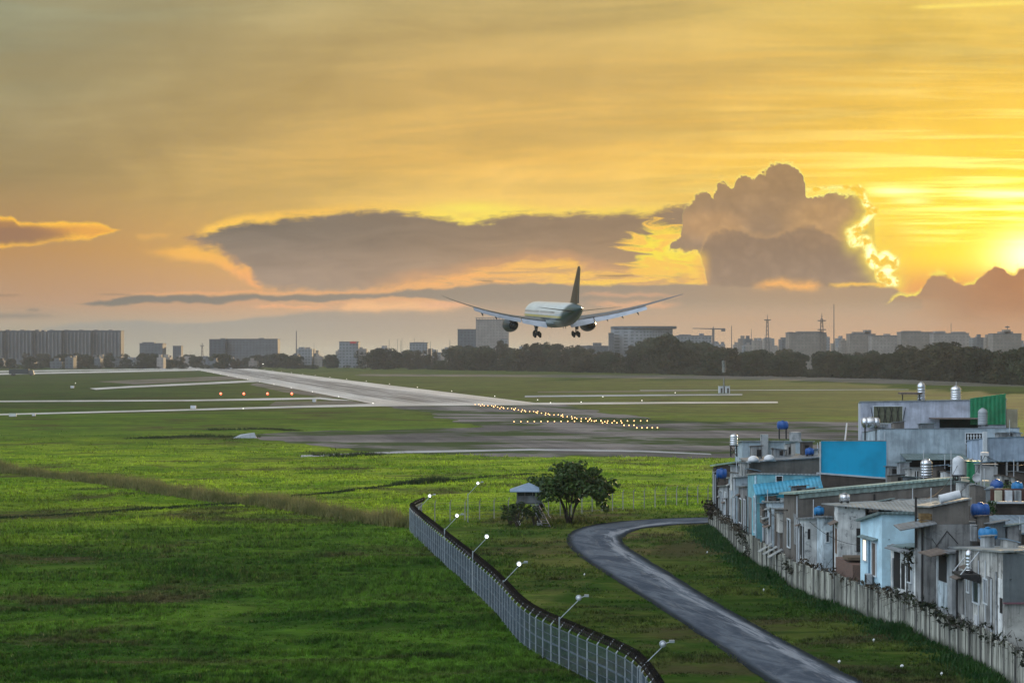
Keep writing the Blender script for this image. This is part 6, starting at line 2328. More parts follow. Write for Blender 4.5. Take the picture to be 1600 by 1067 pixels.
def shed(px, py0, py1, D, wpx, k, depth=1.6):
    """small roof-top shed: rows py0 (top) to py1 (foot)"""
    x0, x1 = hx(px - wpx / 2, D), hx(px + wpx / 2, D)
    z0, z1 = hz(py1, D), hz(py0, D)
    rg = random.Random(k * 7 + 3)
    root = thing("roof_shed", ((x0 + x1) / 2, D, z0), "small patched shed among the crowded rooftops", "shed", "sheds among the rooftops")
    a = rg.uniform(-.25, .25)
    MB().prism([(x0, D), (x1, D), (x1, D + depth), (x0, D + depth)], min(z0, z1 - .4) - .6, [z1, z1 + a, z1 + a - .15, z1 - .15]).build("wall", SHED_M[k % 7], root)
    o = rg.uniform(.08, .25)
    MB().prism([(x0 - o, D - o), (x1 + o, D - o), (x1 + o, D + depth + .02), (x0 - o, D + depth + .02)], [z1 + .004, z1 + a + .004, z1 + a - .146, z1 - .146], [z1 + .06, z1 + a + .06, z1 + a - .09, z1 - .09]).build("roof", SHED_R[(k * 3) % 5], root)
    w, h_ = x1 - x0, z1 - z0
    if w > .8 and h_ > .6:
        c = x0 + w * rg.uniform(.3, .7)
        MB().box((c, D - .01, z0 + h_ * .45), (w * rg.uniform(.2, .45), .05, h_ * rg.uniform(.4, .7))).build("opening", M_INSIDE, root)
    if k % 3 == 0:
        MB().bar((x1 - .1, D - .05, z1 - .2), (x1 - .1, D - .05, z1 + rg.uniform(.4, 1.2)), .03, 5).build("pipe", M_PIPE, root)
    return root


SHEDS = [  # centre column, top row, foot row, depth, width in photo px
    (1398, 728, 745, 172, 18), (1414, 722, 748, 170, 14), (1429, 731, 752, 168, 18), (1470, 728, 748, 166, 16), (1482, 736, 752, 164, 12), (1403, 742, 756, 159, 22), (1424, 744, 757, 158, 20),
    (1512, 722, 756, 153, 14), (1534, 730, 758, 151, 18), (1575, 742, 764, 148, 22), (1592, 736, 760, 150, 16), (1508, 752, 776, 137.5, 13), (1532, 757, 782, 135, 16), (1556, 764, 786, 133, 14),
    (1183, 697, 716, 188.5, 16), (1218, 700, 714, 189, 18), (1236, 694, 712, 190, 14), (1262, 690, 712, 189, 16), (1274, 702, 716, 187.5, 10),
    (1540, 806, 832, 121, 12), (1562, 818, 838, 119.4, 18), (1586, 822, 842, 119, 20), (1548, 838, 858, 113.5, 12), (1582, 842, 858, 112, 16),
    (1452, 792, 815, 126.5, 10), (1463, 800, 822, 125.8, 8), (1386, 783, 797, 143.5, 14), (1420, 780, 796, 144.5, 16), (1352, 786, 800, 142.8, 12),
    (1238, 796, 812, 152.4, 14), (1222, 800, 820, 155.6, 9), (1205, 776, 792, 163.0, 16), (1228, 778, 794, 162.2, 14), (1196, 786, 806, 162.6, 10), (1250, 760, 774, 161, 20), (1268, 764, 776, 160, 12),
    (1150, 726, 742, 184.2, 12), (1164, 722, 744, 183, 12), (1178, 732, 750, 177.8, 14), (1148, 738, 756, 179, 9),
    (1405, 660, 668, 206, 16), (1450, 662, 668.5, 205, 20), (1570, 676, 684, 189.5, 18), (1588, 674, 683, 190, 14)]
for k, sdef in enumerate(SHEDS):
    shed(*sdef, k)

# ------------------------------------------------------------------ trees beyond the runway
M_FAR1 = leafy("distant foliage dark", (0.016, 0.027, 0.012), (0.025, 0.037, 0.015), (0.037, 0.048, 0.018), .16, True, .15, .8)
M_FAR2 = leafy("distant foliage olive", (0.030, 0.031, 0.014), (0.042, 0.040, 0.017), (0.022, 0.024, 0.011), .16, True, .15, .8)


def tree_proto(seed, kind, m, h=14.0, w=6.0):
    rg = np.random.default_rng(seed)
    root = thing("tree", (0, -500, 0), "x", "tree")
    b = MB()
    o = Vector((0, -500, 0))
    b.tube([o, o + Vector((.15, 0, h * .25)), o + Vector((0, .2, h * .5))], [.5, .4, .26], 7)
    for k in range(5):
        a = 2 * math.pi * k / 5 + rg.uniform(-.4, .4)
        b.bar(o + Vector((0, 0, h * rg.uniform(.25, .45))), o + Vector((w * .6 * math.cos(a), w * .6 * math.sin(a), h * rg.uniform(.55, .8))), .2, 5, .06)
    b.build("trunk", M_BARK, root)
    cl = []
    for k in range(34):
        a = rg.uniform(0, 2 * math.pi)
        if kind == 'round':
            t = rg.uniform(.04, .95)
            r = w * math.sqrt(max(0.05, 1 - ((t - .5) / .5) ** 2)) * rg.uniform(.3, .85)
        elif kind == 'tall':
            t = rg.uniform(.04, 1.0)
            r = w * (1 - t) ** .5 * rg.uniform(.3, .8)
        else:
            t = rg.uniform(.06, .9)
            r = w * rg.uniform(.2, 1.0) * (1.15 - t * .5)
        s = rg.uniform(.9, 2.0) * w / 6
        cl.append((r * math.cos(a), r * math.sin(a), h * t, s * 1.2, s * 1.2, s * .9))
    v, f = leaf_cloud(cl, 26, .62, rg, .2)
    np_mesh("crown", v, f, m, root)
    return root


protos = [tree_proto(31, 'round', M_FAR1, 14, 6.5), tree_proto(32, 'wide', M_FAR1, 13, 7.5), tree_proto(33, 'tall', M_FAR2, 15, 5.0), tree_proto(34, 'round', M_FAR2, 12, 6.5), tree_proto(35, 'wide', M_FAR2, 14, 7.0), tree_proto(36, 'round', M_FAR1, 11, 7.0)]
used = set()


def place_tree(k, x, y, h, label, group):
    p = protos[k]
    base = (14, 13, 15, 12, 14, 11)[k]
    s = h / base
    rz = random.uniform(0, 6.28)
    if k not in used:
        used.add(k)
        o = p
        o.location = (x, y, 0)
        o.rotation_euler = (0, 0, rz)
        o.scale = (s * 1.05, s * 1.05, s)
    else:
        o = dup(p, (x, y, 0), rz, (s * random.uniform(.9, 1.3), s * random.uniform(.9, 1.3), s))
    o['label'] = label
    o['group'] = group
    return o


# crest of the tree belt in the photo: (x, top row, foot row)
CREST = [(655, 545, 577), (700, 540, 578), (740, 534, 579), (790, 530, 580), (840, 531, 581), (900, 537, 582), (960, 545, 583), (1000, 530, 584), (1040, 520, 585), (1075, 527, 586), (1110, 540, 587), (1150, 538, 588), (1180, 542, 588), (1220, 546, 589), (1280, 543, 590), (1330, 548, 591), (1380, 545, 592), (1430, 535, 594), (1480, 532, 596), (1520, 534, 598), (1560, 540, 600), (1600, 541, 602), (1680, 540, 606)]
BELT = "dense dark broadleaf tree in the belt beyond the runway"
for i in range(190):
    px = random.uniform(650, 1690)
    tp = float(np.interp(px, [c[0] for c in CREST], [c[1] for c in CREST]))
    ft = float(np.interp(px, [c[0] for c in CREST], [c[2] for c in CREST]))
    row = i % 3
    ft2 = ft - row * 2.2 - random.uniform(0, 1)
    D = CAM_H * FOC / (ft2 - HZ)
    # front rows lower, back rows carry the crest
    top = tp + (random.uniform(0, 9) if row == 2 else random.uniform(6, 22))
    h = max(6, hz(top, D))
    k = random.choice((0, 1, 3, 4, 5, 2)) if px > 1350 else random.choice((0, 1, 5, 0, 3, 2))
    place_tree(k, hx(px, D), D, h, BELT, "trees in the belt beyond the runway")
LEFTT = "small hazy tree on the far left edge of the airfield"
for i in range(100):
    px = random.uniform(-60, 660)
    ft = random.uniform(570.5, 576.5)
    D = CAM_H * FOC / (ft - HZ)
    top = random.uniform(551, 562) if px < 560 else random.uniform(547, 559)
    place_tree(random.choice((0, 1, 5, 3)), hx(px, D), D, max(5, hz(top, D)), LEFTT, "trees along the far left edge of the airfield")
place_tree(5, hx(600, 2000), 2000, hz(543, 2000), "rounded dark tree standing clear of the belt beyond the runway", None or "clear-standing trees")
place_tree(2, hx(640, 2000), 2000, hz(549, 2000), "small pointed tree between the rounded tree and the belt", "clear-standing trees")

def undergrowth():
    rg = np.random.default_rng(44)
    cl = []
    for i in range(420):
        px = rg.uniform(648, 1690)
        ft = float(np.interp(px, [c[0] for c in CREST], [c[2] for c in CREST])) - rg.uniform(0, 2.5)
        D = CAM_H * FOC / (ft - HZ)
        s = rg.uniform(2.0, 4.2)
        cl.append((hx(px, D), D, s * .6, s * 1.6, s, s * .9))
    for i in range(150):
        px = rg.uniform(-60, 650)
        D = CAM_H * FOC / (rg.uniform(573, 576.5) - HZ)
        s = rg.uniform(1.5, 3.2)
        cl.append((hx(px, D), D, s * .6, s * 2, s, s * .9))
    v, f = leaf_cloud(cl, 9, .75, rg)
    o = np_mesh("undergrowth", v, f, leafy("distant scrub", (0.014, 0.021, 0.010), (0.021, 0.027, 0.012), (0.028, 0.030, 0.013), .1, False, .1, .8))
    tag(o, "dark scrub filling the foot of the distant tree belt", "undergrowth", kind="stuff")


undergrowth()

# ------------------------------------------------------------------ far town
_facades = {}


def facade(name, wall, win=(0.06, 0.07, 0.08), sx=3.6, sz=3.3, fx=.5, fz=.5):
    if name in _facades:
        return _facades[name]
    m, N, bs, out = new_mat(name)
    p = position(N, True)
    x, y, z = N.sep(p)
    u = (x + y) / sx
    v = z / sz
    fu = (N.math('FRACT', u) - .5).abs()
    fv = (N.math('FRACT', v) - .5).abs()
    k = N.step(fu, fx * .5 + .04, fx * .5 - .04) * N.step(fv, fz * .5 + .04, fz * .5 - .04)
    n = N.noise(p, .12, 4, .6, dim='3D')
    col = N.mix(N.step(n, .35, .65), wall, tuple(c * .75 for c in wall))
    col = N.mix(k, col, win)
    N.put(bs.inputs['Base Color'], col)
    bs.inputs['Roughness'].default_value = .7
    _facades[name] = m
    return m


F_BLUE = facade("tower facade", (0.050, 0.072, 0.092), (0.025, 0.034, 0.045), 5.5, 3.2, .55, .6)
F_PALE = facade("pale facade", (0.23, 0.245, 0.26), (0.10, 0.11, 0.12))
F_GREY = facade("grey facade", (0.105, 0.12, 0.135), (0.06, 0.07, 0.08), 4, 3.4)
F_WARM = facade("warm facade", (0.29, 0.26, 0.235), (0.19, 0.175, 0.165), 3.4, 3.3, .45, .45)  # walls and panes here and in tan facade paled in colour to suggest haze
F_TAN = facade("tan facade", (0.235, 0.205, 0.18), (0.165, 0.15, 0.135), 3.4, 3.3, .5, .4)
M_ROOFG = plain("far roof", (0.16, 0.16, 0.165), (0.11, 0.11, 0.115), .8, 0, .1)
M_FARSTEEL = plain("far lattice steel", (0.16, 0.15, 0.15), (0.12, 0.11, 0.11), .6, .2, .2)


def block(px0, px1, top, D, m, label, depth=30, cat="building", bits=(), name="building", group=None):
    x0, x1, z = hx(px0, D), hx(px1, D), hz(top, D)
    root = thing(name, ((x0 + x1) / 2, D, 0), label, cat, group)
    MB().prism([(x0, D), (x1, D), (x1, D + depth), (x0, D + depth)], 0, z).build("wall", m, root)
    b = MB()
    b.prism([(x0 - .3, D - .3), (x1 + .3, D - .3), (x1 + .3, D + depth), (x0 - .3, D + depth)], z + .01, z + .7)
    rf = b.build("roof", M_ROOFG, root)
    for (a, c, t) in bits:
        xa, xc, zt = hx(a, D), hx(c, D), hz(t, D)
        MB().prism([(xa, D + 2), (xc, D + 2), (xc, D + depth * .6), (xa, D + depth * .6)], z + .72, zt).build("roof_block", m, rf)
    return root


# the long apartment estate at the left edge: one tower after another
random.seed(19)
n = 11
for k in range(n):
    a, c = -64 + k * 23, -64 + (k + 1) * 23 - .15
    D = 2750 + (k % 2) * 9
    r = block(a, c, 517.5 + random.uniform(-1.2, 1.0), D, F_BLUE, "tall blue-grey apartment tower in the long estate at the left", 22, "apartment tower", ((a + 3, a + 9, 515.2), (a + 13, a + 18, 515.8)), "apartment_tower", "apartment towers of the left estate")
    x0, x1, z = hx(a, D), hx(c, D), hz(519, D)
    b = MB()
    for t in (.12, .38, .62, .88):
        xx = x0 + (x1 - x0) * t
        b.box((xx, D - .7, z / 2), (1.9, 1.4, z))
    b.build("balcony_stacks", M_ROOFG, r)
block(218, 254, 537, 2450, F_GREY, "unfinished grey block with a thin roof bar, right of the apartment estate", 25, bits=((222, 240, 534.5),))
block(270, 283, 541, 2500, F_GREY, "small dark square building between the unfinished block and the long slab", 15)
block(327, 352, 530.5, 2500, F_BLUE, "left wing of the long blue-grey slab", 24, bits=((344, 352, 528.4),))
block(353.5, 434, 530.0, 2510, F_GREY, "main wing of the long blue-grey slab", 24, bits=((404, 412, 528),))
r = block(530, 560, 534.5, 2200, F_PALE, "pale building with a red rooftop sign", 22)
MB().box((hx(552, 2199), 2198.5, hz(535, 2199)), (7, .4, 2.2)).build("sign", plain("red sign", (0.55, 0.04, 0.05), None, .5), r)
block(640, 668, 536, 2300, F_PALE, "pale stepped building left of the tree belt", 22, bits=((646, 660, 534.5),))
block(715, 744, 515, 2300, F_GREY, "plain pale slab joined to the tall block behind the airliner's left wing", 30)
r = block(743.5, 795, 500, 2290, F_WARM, "tall block crowned with a row of posts behind the airliner's left wing", 34)
b = MB()
for k in range(12):
    xx = hx(744.5 + k * 4.5, 2289)
    b.box((xx, 2292, hz(498.3, 2289)), (.9, .9, 3.0))
b.box((hx(769, 2289), 2292, hz(496.6, 2289)), (hx(795, 2289) - hx(743, 2289), 1.2, .7))
b.build("roof_posts", F_WARM, r)
block(783, 793, 530, 2200, F_PALE, "narrow pale block in front of the post-crowned block", 16)
block(900, 952, 541, 2300, F_GREY, "low grey building between the landing gear and the curved block", 25, bits=((927, 940, 535.5),))
# curved pale block
x0, x1, D = hx(957, 2150), hx(1052, 2150), 2150
root = thing("building", ((x0 + x1) / 2, D, 0), "broad pale block with a curved overhanging roof right of the airliner", "building")
pts = [(x0 + (x1 - x0) * t, D + 14 * (1 - math.sin(math.pi * t)) * (1 if t < .5 else .6)) for t in np.linspace(0, 1, 13)]
MB().prism(pts + [(x1, D + 40), (x0, D + 40)], 0, hz(514, D)).build("wall", F_PALE, root)
pr = [(x0 + 2 + (x1 - x0) * t, y - 2.5) for (x, y), t in zip(pts, np.linspace(0, 1.03, 13))]
MB().prism(pr + [(x1 + 5, D + 42), (x0, D + 42)], hz(513.5, D), hz(509.5, D)).build("roof", F_GREY, root)
block(952, 959, 521, 2140, F_GREY, "dark sliver of a building at the curved block's left end", 20)
block(1058, 1112, 525, 2100, F_PALE, "low pale block with columns right of the curved block", 24, bits=((1062, 1080, 522.5), (1094, 1100, 521)))
block(1233, 1291, 520.5, 2000, F_TAN, "mid-rise block below the lattice mast", 26, bits=((1246, 1285, 517.6), (1233, 1240, 518.5)))
block(1328, 1368, 522.5, 1980, F_TAN, "stepped roof house at the start of the right-hand skyline", 22, bits=((1334, 1360, 518.5), (1352, 1362, 515.5)))
block(1362, 1420, 525, 1960, F_WARM, "long low warm-toned block in the right-hand skyline", 22, bits=((1384, 1392, 521.5), (1408, 1416, 521)))
block(1408, 1458, 519.5, 1940, F_TAN, "tan block with a flat ledge in the right-hand skyline", 22, bits=((1412, 1440, 516.8),))
block(1459, 1514, 521.5, 1920, F_WARM, "warm block with two roof huts in the right-hand skyline", 22, bits=((1462, 1478, 517.3), (1490, 1510, 518.2)))
block(1552, 1596, 522, 1850, F_TAN, "dark stepped house with a roof beacon at the right edge", 20, bits=((1563, 1584, 518), (1570, 1580, 515)))
block(1612, 1680, 526, 1840, F_WARM, "plain warm block beyond the right edge", 20)

# small town houses packed between the blocks
TOWN = "small pale flat-roofed house in the distant town"
random.seed(23)
FAC = [F_PALE, F_GREY, F_WARM, F_PALE, F_TAN]
for i in range(240):
    px = random.uniform(-40, 1640)
    D = random.uniform(2050, 2900)
    w = random.uniform(6, 17)
    right = px > 1040
    top = random.uniform(526, 543) if right else (random.uniform(543, 557) if px > 440 else random.uniform(558, 565))
    w = w * (1.0 if right else 1.4)
    if 960 < px < 1050:
        continue
    z = hz(top, D)
    a = (px - w / 2)
    o = MB()
    x0, x1 = hx(a, D), hx(a + w, D)
    o.prism([(x0, D), (x1, D), (x1, D + 16), (x0, D + 16)], 0, [z, z, z, z])
    t = random.random()
    xm = x0 + (x1 - x0) * random.uniform(.1, .5)
    o.prism([(xm, D + 1), (xm + (x1 - x0) * .4, D + 1), (xm + (x1 - x0) * .4, D + 8), (xm, D + 8)], z + .01, z + random.uniform(1.2, 3.4))
    ob = o.build("house", FAC[i % 5], None, loc=((x0 + x1) / 2, D, 0))
    tag(ob, TOWN, "house", "small houses of the distant town")

# masts and cranes
def lattice(px, top, D, label, w=2.4, plat=(), thin=False):
    x, z = hx(px, D), hz(top, D)
    root = thing("mast", (x, D, 0), label, "mast")
    b = MB()
    if thin:
        b.bar((x, D, 0), (x, D, z), w * .5, 6, w * .25)
    else:
        for sx in (-1, 1):
            for sy in (-1, 1):
                b.bar((x + sx * w, D + sy * w, 0), (x + sx * w * .3, D + sy * w * .3, z * .9), .35, 4)
        k = 0
        zz = 0
        while zz < z * .88:
            f0 = 1 - .7 * zz / (z * .9)
            f1 = 1 - .7 * min(1, (zz + 4) / (z * .9))
            s = 1 if k % 2 else -1
            b.bar((x - s * w * f0, D - w * f0, zz), (x + s * w * f1, D - w * f1, zz + 4), .22, 4)
            b.bar((x + s * w * f0, D + w * f0, zz), (x - s * w * f1, D + w * f1, zz + 4), .22, 4)
            zz += 4
            k += 1
        b.bar((x, D, z * .88), (x, D, z), .4, 5, .2)
    b.build("tower", M_FARSTEEL, root)
    for p in plat:
        MB().box((x, D, hz(p, D)), (w * 2.6, w * 2.6, 1.0)).build("platform", M_FARSTEEL, root)
    return root


lattice(1199, 491, 2000, "lattice mast standing alone left of the mid-rise block", 2.3, (500,))
lattice(1284, 489, 2000, "lattice mast with a platform over the mid-rise block", 2.8, (501, 515))
lattice(1303, 475, 2000, "tallest thin mast in the skyline", 1.3, (), True)
lattice(1143, 509, 2100, "short thin mast right of the tower crane", 1.3, (), True)
lattice(1174, 514, 2100, "faint thin mast left of the lone lattice mast", .9, (), True)
lattice(463, 517, 2400, "slim pale chimney-like mast over the left town", 2.0, (), True)
lattice(1486, 505, 1950, "thin mast over the right-hand skyline", .9, (), True)
lattice(1574, 509, 1855, "beacon mast on the dark stepped house", 1.3, (511,), True)
lattice(316, 536, 2500, "small pylon left of the long slab", 1.8, (540,))
lattice(703, 531, 2350, "thin pair of poles left of the pale slab", 1.0, (), True)
lattice(608, 530, 2350, "thin aerial over the middle town", .8, (), True)
random.seed(29)
for i in range(26):
    px = random.choice((random.uniform(450, 720), random.uniform(1060, 1600)))
    D = random.uniform(2050, 2300)
    top = random.uniform(527, 537)
    o = MB().bar((0, 0, 0), (0, 0, hz(top, D)), .4, 4, .2).build("aerial", M_FARSTEEL, None)
    o.location = (hx(px, D), D, 0)
    tag(o, "thin rooftop aerial in the distant town", "aerial", "rooftop aerials of the distant town")
x, D = hx(1114.5, 2060), 2060
cr = thing("tower_crane", (x, D, 0), "tower crane with a long jib over the low pale block", "crane")
MB().box((x, D, hz(513, D) / 2), (2.2, 2.2, hz(513, D))).build("tower", M_FARSTEEL, cr)
MB().hexa([(hx(1082, D), D - .7, hz(513.6, D)), (hx(1131, D), D - .9, hz(515, D)), (hx(1131, D), D + .9, hz(515, D)), (hx(1082, D), D + .7, hz(513.6, D))], [(hx(1082, D), D - .7, hz(512.6, D)), (hx(1131, D), D - .9, hz(513, D)), (hx(1131, D), D + .9, hz(513, D)), (hx(1082, D), D + .7, hz(512.6, D))]).build("jib", M_FARSTEEL, cr)
MB().box((hx(1130, D), D, hz(515.5, D)), (4, 2.4, 3.2)).build("counterweight", M_FARSTEEL, cr)
MB().bar((x, D, hz(513, D)), (x, D, hz(510, D)), .9, 4, .3).build("apex", M_FARSTEEL, cr)

# ------------------------------------------------------------------ runway lights
M_WARM = glow("warm approach lamp", (1.0, 0.50, 0.15), 4.5)
M_WHITEL = glow("white edge lamp", (1.0, 0.95, 0.85), 2.2)
M_RED = glow("red indicator lamp", (1.0, 0.08, 0.01), 5)
M_STAKE = plain("lamp stake", (0.16, 0.13, 0.08), None, .6)
hd = Vector((-.1917, .9815))
ac_ = Vector((.9815, .1917))


def lamp_proto(name, m, r, label, group, hh=.5):
    root = thing(name, (0, -520, 0), label, "runway light", group)
    MB().bar((0, -520, 0), (0, -520, hh), .05, 6).build("stake", M_STAKE, root)
    MB().lathe([(r * .5, hh), (r, hh + r * .6), (r, hh + r * 1.2), (r * .6, hh + r * 1.8), (.02, hh + r * 2)], (0, -520, 0), 10).build("lens", m, root, True)
    return root


ap = lamp_proto("approach_light", M_WARM, .12, "glowing amber-white lamp of the approach rows before the runway", "approach lights before the runway")
spots = []
for k in range(14):
    Dk = 444 + 15.2 * k
    cx = 29.3 + (-41.0 / 204.0) * (Dk - 444)
    for j in (-2, -1, 0, 1, 2):
        if k and abs(j) == 2 and k % 2:
            continue
        spots.append((cx + ac_.x * j * 1.15, Dk + ac_.y * j * 1.15))
    if 2 < k < 13:
        spots.append((cx - hd.x * 7.4 + .3, Dk - hd.y * 7.4))
cc = Vector((hx(908, 486), 486))
for j in range(-10, 11):
    p = cc + ac_ * (j * 1.62) * (1 if abs(j) > 2 else 1)
    spots.append((p.x, p.y))
first = True
for (x, y) in spots:
    if first:
        ap.location = (x, y, 0)
        first = False
    else:
        dup(ap, (x, y, 0))
ed = lamp_proto("edge_light", M_WHITEL, .15, "small white lamp along the runway's edge", "runway edge lights", .4)
first = True
for (a, b_) in (((303, 577.2), (590, 632.5)), ((400, 576.7), (853, 631.5))):
    A, B = gp(*a), gp(*b_)
    n = 14
    off = Vector((1.5, 0, 0)) if a[0] == 400 else Vector((-1.5, 0, 0))
    for k in range(1, n + 1):
        p = A.lerp(B, k / n) + off
        if first:
            ed.location = (p.x, p.y, 0)
            first = False
        else:
            dup(ed, (p.x, p.y, 0))
for px, py in ((1003, 628), (920 - 80, 627), (1055, 615.5), (942, 622), (908, 630.5), (380, 641), (118, 600)):
    p = gp(px, py)
    dup(ed, (p.x, p.y, 0), label="small white lamp standing beside a taxiway")["group"] = "taxiway lamps"
rd = lamp_proto("indicator_light", M_RED, .42, "x", "red indicator lights left of the runway", .7)
for k, (px, lab) in enumerate(((345, "red indicator lamp on the grass, leftmost of four"), (381, "red indicator lamp on the grass, second from the left of four"), (418, "red indicator lamp on the grass, third from the left of four"), (456, "red indicator lamp on the grass, nearest the runway of four"))):
    p = gp(px, 619.5)
    if k == 0:
        rd.location = (p.x, p.y, 0)
        rd['label'] = lab
    else:
        dup(rd, (p.x, p.y, 0), label=lab)

# ------------------------------------------------------------------ airfield furniture
c = gp(1131, 614)
st = thing("radio_mast", (c.x, c.y, 0), "stubby dark mast between two white cabins on the airfield", "mast")
MB().bar(c, c + Vector((0, 0, 6.5)), .35, 8, .3).bar(c + Vector((0, 0, 8.5)), c + Vector((0, 0, 13.4)), .8, 10, .8).build("mast_body", plain("mast paint", (0.10, 0.11, 0.10), (0.22, 0.22, 0.20), .6, 0, .6), st)
for s, lab in ((-1.35, "white equipment cabin left of the stubby dark mast"), (1.3, "white equipment cabin right of the stubby dark mast")):
    r = thing("equipment_cabin", (c.x + s, c.y, 0), lab, "cabin")
    MB().box((c.x + s, c.y - 1.2, 1.4), (2.0, 1.8, 2.8)).build("wall", M_WHITE, r)
    MB().box((c.x + s, c.y - 1.2, 2.9), (2.3, 2.1, .18)).build("roof", M_GTANK, r)
    MB().box((c.x + s + .2, c.y - 2.12, 1.1), (.8, .05, 2.0)).build("door", plain("cabin door", (0.10, 0.08, 0.07), None, .6), r)
for px, py, w, hh, lab in ((302, 639.5, 1.6, .9, "white sign box beside the left taxiway"), (491, 629, 1.2, 1.0, "small white box at the taxiway fork"), (20, 652, 1.9, .8, "pale box at the left edge below the taxiway"), (53, 651, .9, .6, "tiny pale box right of the pale box at the left edge"), (113, 607, 1.7, 1.1, "pale box on the far left grass")):
    p = gp(px, py)
    r = thing("sign_box", (p.x, p.y, 0), lab, "sign")
    MB().box((p.x, p.y, hh / 2 + .25), (w, .5, hh)).build("panel", M_WHITE, r)
    MB().box((p.x - w * .35, p.y, .2), (.15, .3, .4)).box((p.x + w * .35, p.y, .2), (.15, .3, .4)).build("feet", M_BLACK, r)
p = gp(383, 684)
ob = MB().hexa([(p.x - 2.3, p.y - 1, 0), (p.x + 2.4, p.y - 1, 0), (p.x + 2.2, p.y + 1.2, 0), (p.x - 2.4, p.y + 1.1, 0)], [(p.x - .9, p.y - .4, .7), (p.x + 1.9, p.y - .5, 1.1), (p.x + 1.6, p.y + .5, 1.0), (p.x - .8, p.y + .4, .6)]).build("tarpaulin", M_GTANK)
tag(ob, "crumpled pale tarpaulin lying in the middle field", "tarpaulin")
# dark service truck near the far apron
p = gp(30, 587)
tr = thing("service_truck", (p.x, p.y, 0), "dark service truck on the far apron at the left edge", "truck")
MB().box((p.x, p.y, 3.0), (14, 3, 3.6)).build("body", plain("truck body", (0.05, 0.06, 0.065), None, .6), tr)
MB().hexa([(p.x + 7.3, p.y - 1.4, .9), (p.x + 11, p.y - 1.4, .9), (p.x + 11, p.y + 1.4, .9), (p.x + 7.3, p.y + 1.4, .9)], [(p.x + 7.3, p.y - 1.3, 3.9), (p.x + 10, p.y - 1.3, 3.9), (p.x + 10, p.y + 1.3, 3.9), (p.x + 7.3, p.y + 1.3, 3.9)]).build("cab", plain("truck cab", (0.10, 0.11, 0.11), None, .5), tr)
for dx in (-5, -3.4, 8.6):
    for dy in (-1.3, 1.3):
        MB().lathe([(.3, -.2), (.6, -.2), (.6, .2), (.3, .2)], (p.x + dx, p.y + dy, .6), 14, 'y').build("wheel", M_BLACK, tr)
# amber lamp at the far left edge of town
p = gp(263, 568)
al = thing("street_lamp", (p.x, p.y, 0), "lit amber lamp among the far left trees", "street lamp")
MB().bar((p.x, p.y - 80, 0), (p.x, p.y - 80, 6), .2, 6).build("pole", M_FARSTEEL, al)
MB().lathe([(.1, 6.0), (.75, 6.4), (.75, 7.0), (.1, 7.4)], (p.x, p.y - 80, 0), 10).build("lens", glow("amber lamp", (1, .55, .12), 14), al, True)
for px, py, s in ((412, 569, .8), (555, 571, .6), (575, 570, .5), (635, 571, .55), (650, 573, .6), (844, 562.5, .6), (906, 570, .6), (682, 574, .45)):
    p = gp(px, 574 if py < 574 else py + 1)
    z = hz(py, p.y - 6)
    r = thing("street_lamp", (p.x, p.y - 6, 0), "small lit white lamp along the foot of the far trees", "street lamp", "white lamps along the far trees")
    MB().bar((p.x, p.y - 6, 0), (p.x, p.y - 6, max(1.0, z)), .15, 5).build("pole", M_FARSTEEL, r)
    MB().lathe([(.1, -s * .5), (s, -.1), (s, .1), (.1, s * .5)], (p.x, p.y - 6, max(1.0, z) + .3), 8).build("lens", M_WHITEL, r, True)

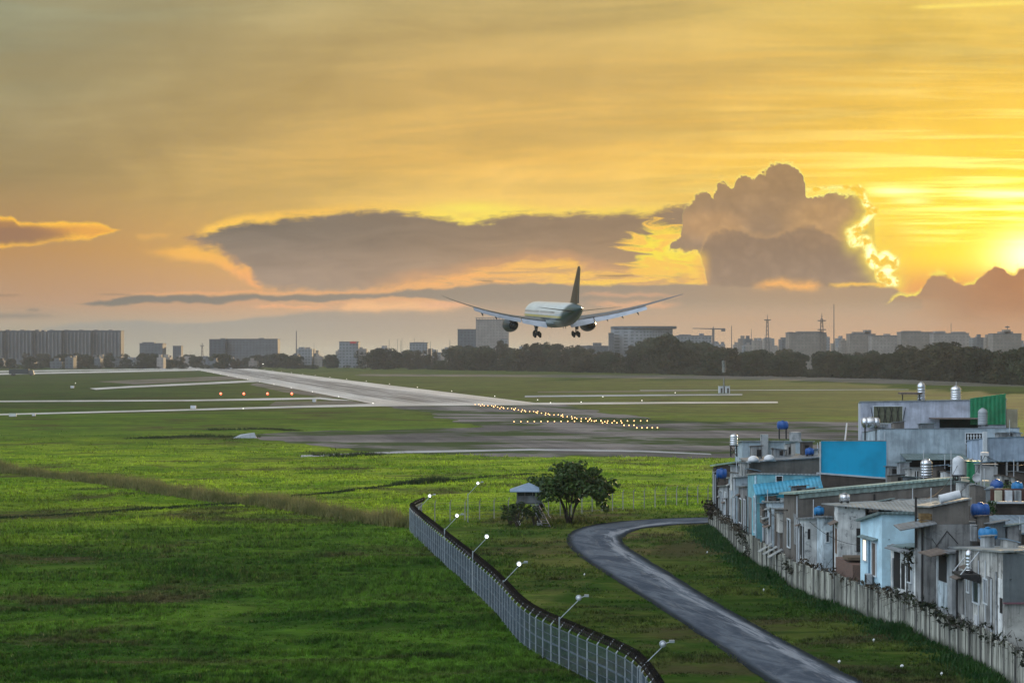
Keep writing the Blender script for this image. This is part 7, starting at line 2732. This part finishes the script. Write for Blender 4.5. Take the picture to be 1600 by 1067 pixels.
# bird gliding over the airfield
bx, bd = hx(1300, 330), 330
bz = hz(587, bd)
b = MB()
b.lathe([(.01, -.22), (.055, -.12), (.08, 0), (.06, .14), (.035, .2), (.045, .26), (.01, .34)], (bx, bd, bz), 8, 'x')
for s in (-1, 1):
    b.add([(bx + .12, bd + s * .05, bz + .03), (bx - .10, bd + s * .05, bz + .03), (bx - .12, bd + s * .34, bz + .20), (bx + .10, bd + s * .32, bz + .22), (bx - .28, bd + s * .62, bz + .10)], [(0, 1, 2, 3), (3, 2, 4)])
b.add([(bx - .2, bd - .03, bz), (bx - .2, bd + .03, bz), (bx - .42, bd + .09, bz), (bx - .42, bd - .09, bz)], [(0, 1, 2, 3)])
o = b.build("bird", plain("dark plumage", (0.02, 0.018, 0.018), None, .8), None, loc=(bx, bd, bz))
tag(o, "dark bird gliding low over the airfield", "bird")

# scraps of litter on the verge
random.seed(31)
for (px, py, lab) in ((1193, 924, "white scrap of litter on the grass below the far wall"), (1105, 865, "white scrap of litter near the road's inner bend"), (1311, 1037, "white scrap of litter near the road's lower end"), (1409, 1044, "flat pale litter on the near grass"), (1471, 1056, "pale litter left of the nearest wall posts"), (1365, 1003, "tiny pale litter midway between road and wall"), (913, 900, "small white litter left of the road")):
    p = gp(px, py)
    bm_ = MB()
    s = random.uniform(.06, .12)
    bm_.add([(p.x - s, p.y - s, .12), (p.x + s, p.y - s * .8, .16), (p.x + s * .8, p.y + s, .22), (p.x - s * .7, p.y + s * .9, .16), (p.x, p.y, .24), (p.x, p.y, .02)], [(0, 1, 4), (1, 2, 4), (2, 3, 4), (3, 0, 4), (1, 0, 5), (2, 1, 5), (3, 2, 5), (0, 3, 5)])
    o = bm_.build("litter", M_WTANK, None, loc=(p.x, p.y, 0))
    tag(o, lab, "litter")

# ------------------------------------------------------------------ the air
def air():
    me = bpy.data.meshes.new("haze")
    b = MB()
    b.hexa([(-2500, -700, -1.0), (2500, -700, -1.0), (2500, 5600, -1.0), (-2500, 5600, -1.0)], [(-2500, -700, 95), (2500, -700, 95), (2500, 5600, 95), (-2500, 5600, 95)])
    m = bpy.data.materials.new("haze")
    m.use_nodes = True
    nt = m.node_tree
    nt.nodes.clear()
    v = nt.nodes.new('ShaderNodeVolumePrincipled')
    v.inputs['Color'].default_value = (0.80, 0.80, 0.82, 1)
    v.inputs['Density'].default_value = HAZE
    v.inputs['Anisotropy'].default_value = 0.2
    o = nt.nodes.new('ShaderNodeOutputMaterial')
    nt.links.new(v.outputs[0], o.inputs['Volume'])
    ob = b.build("haze", m)
    ob['kind'] = 'stuff'


HAZE = 0.00007
air()
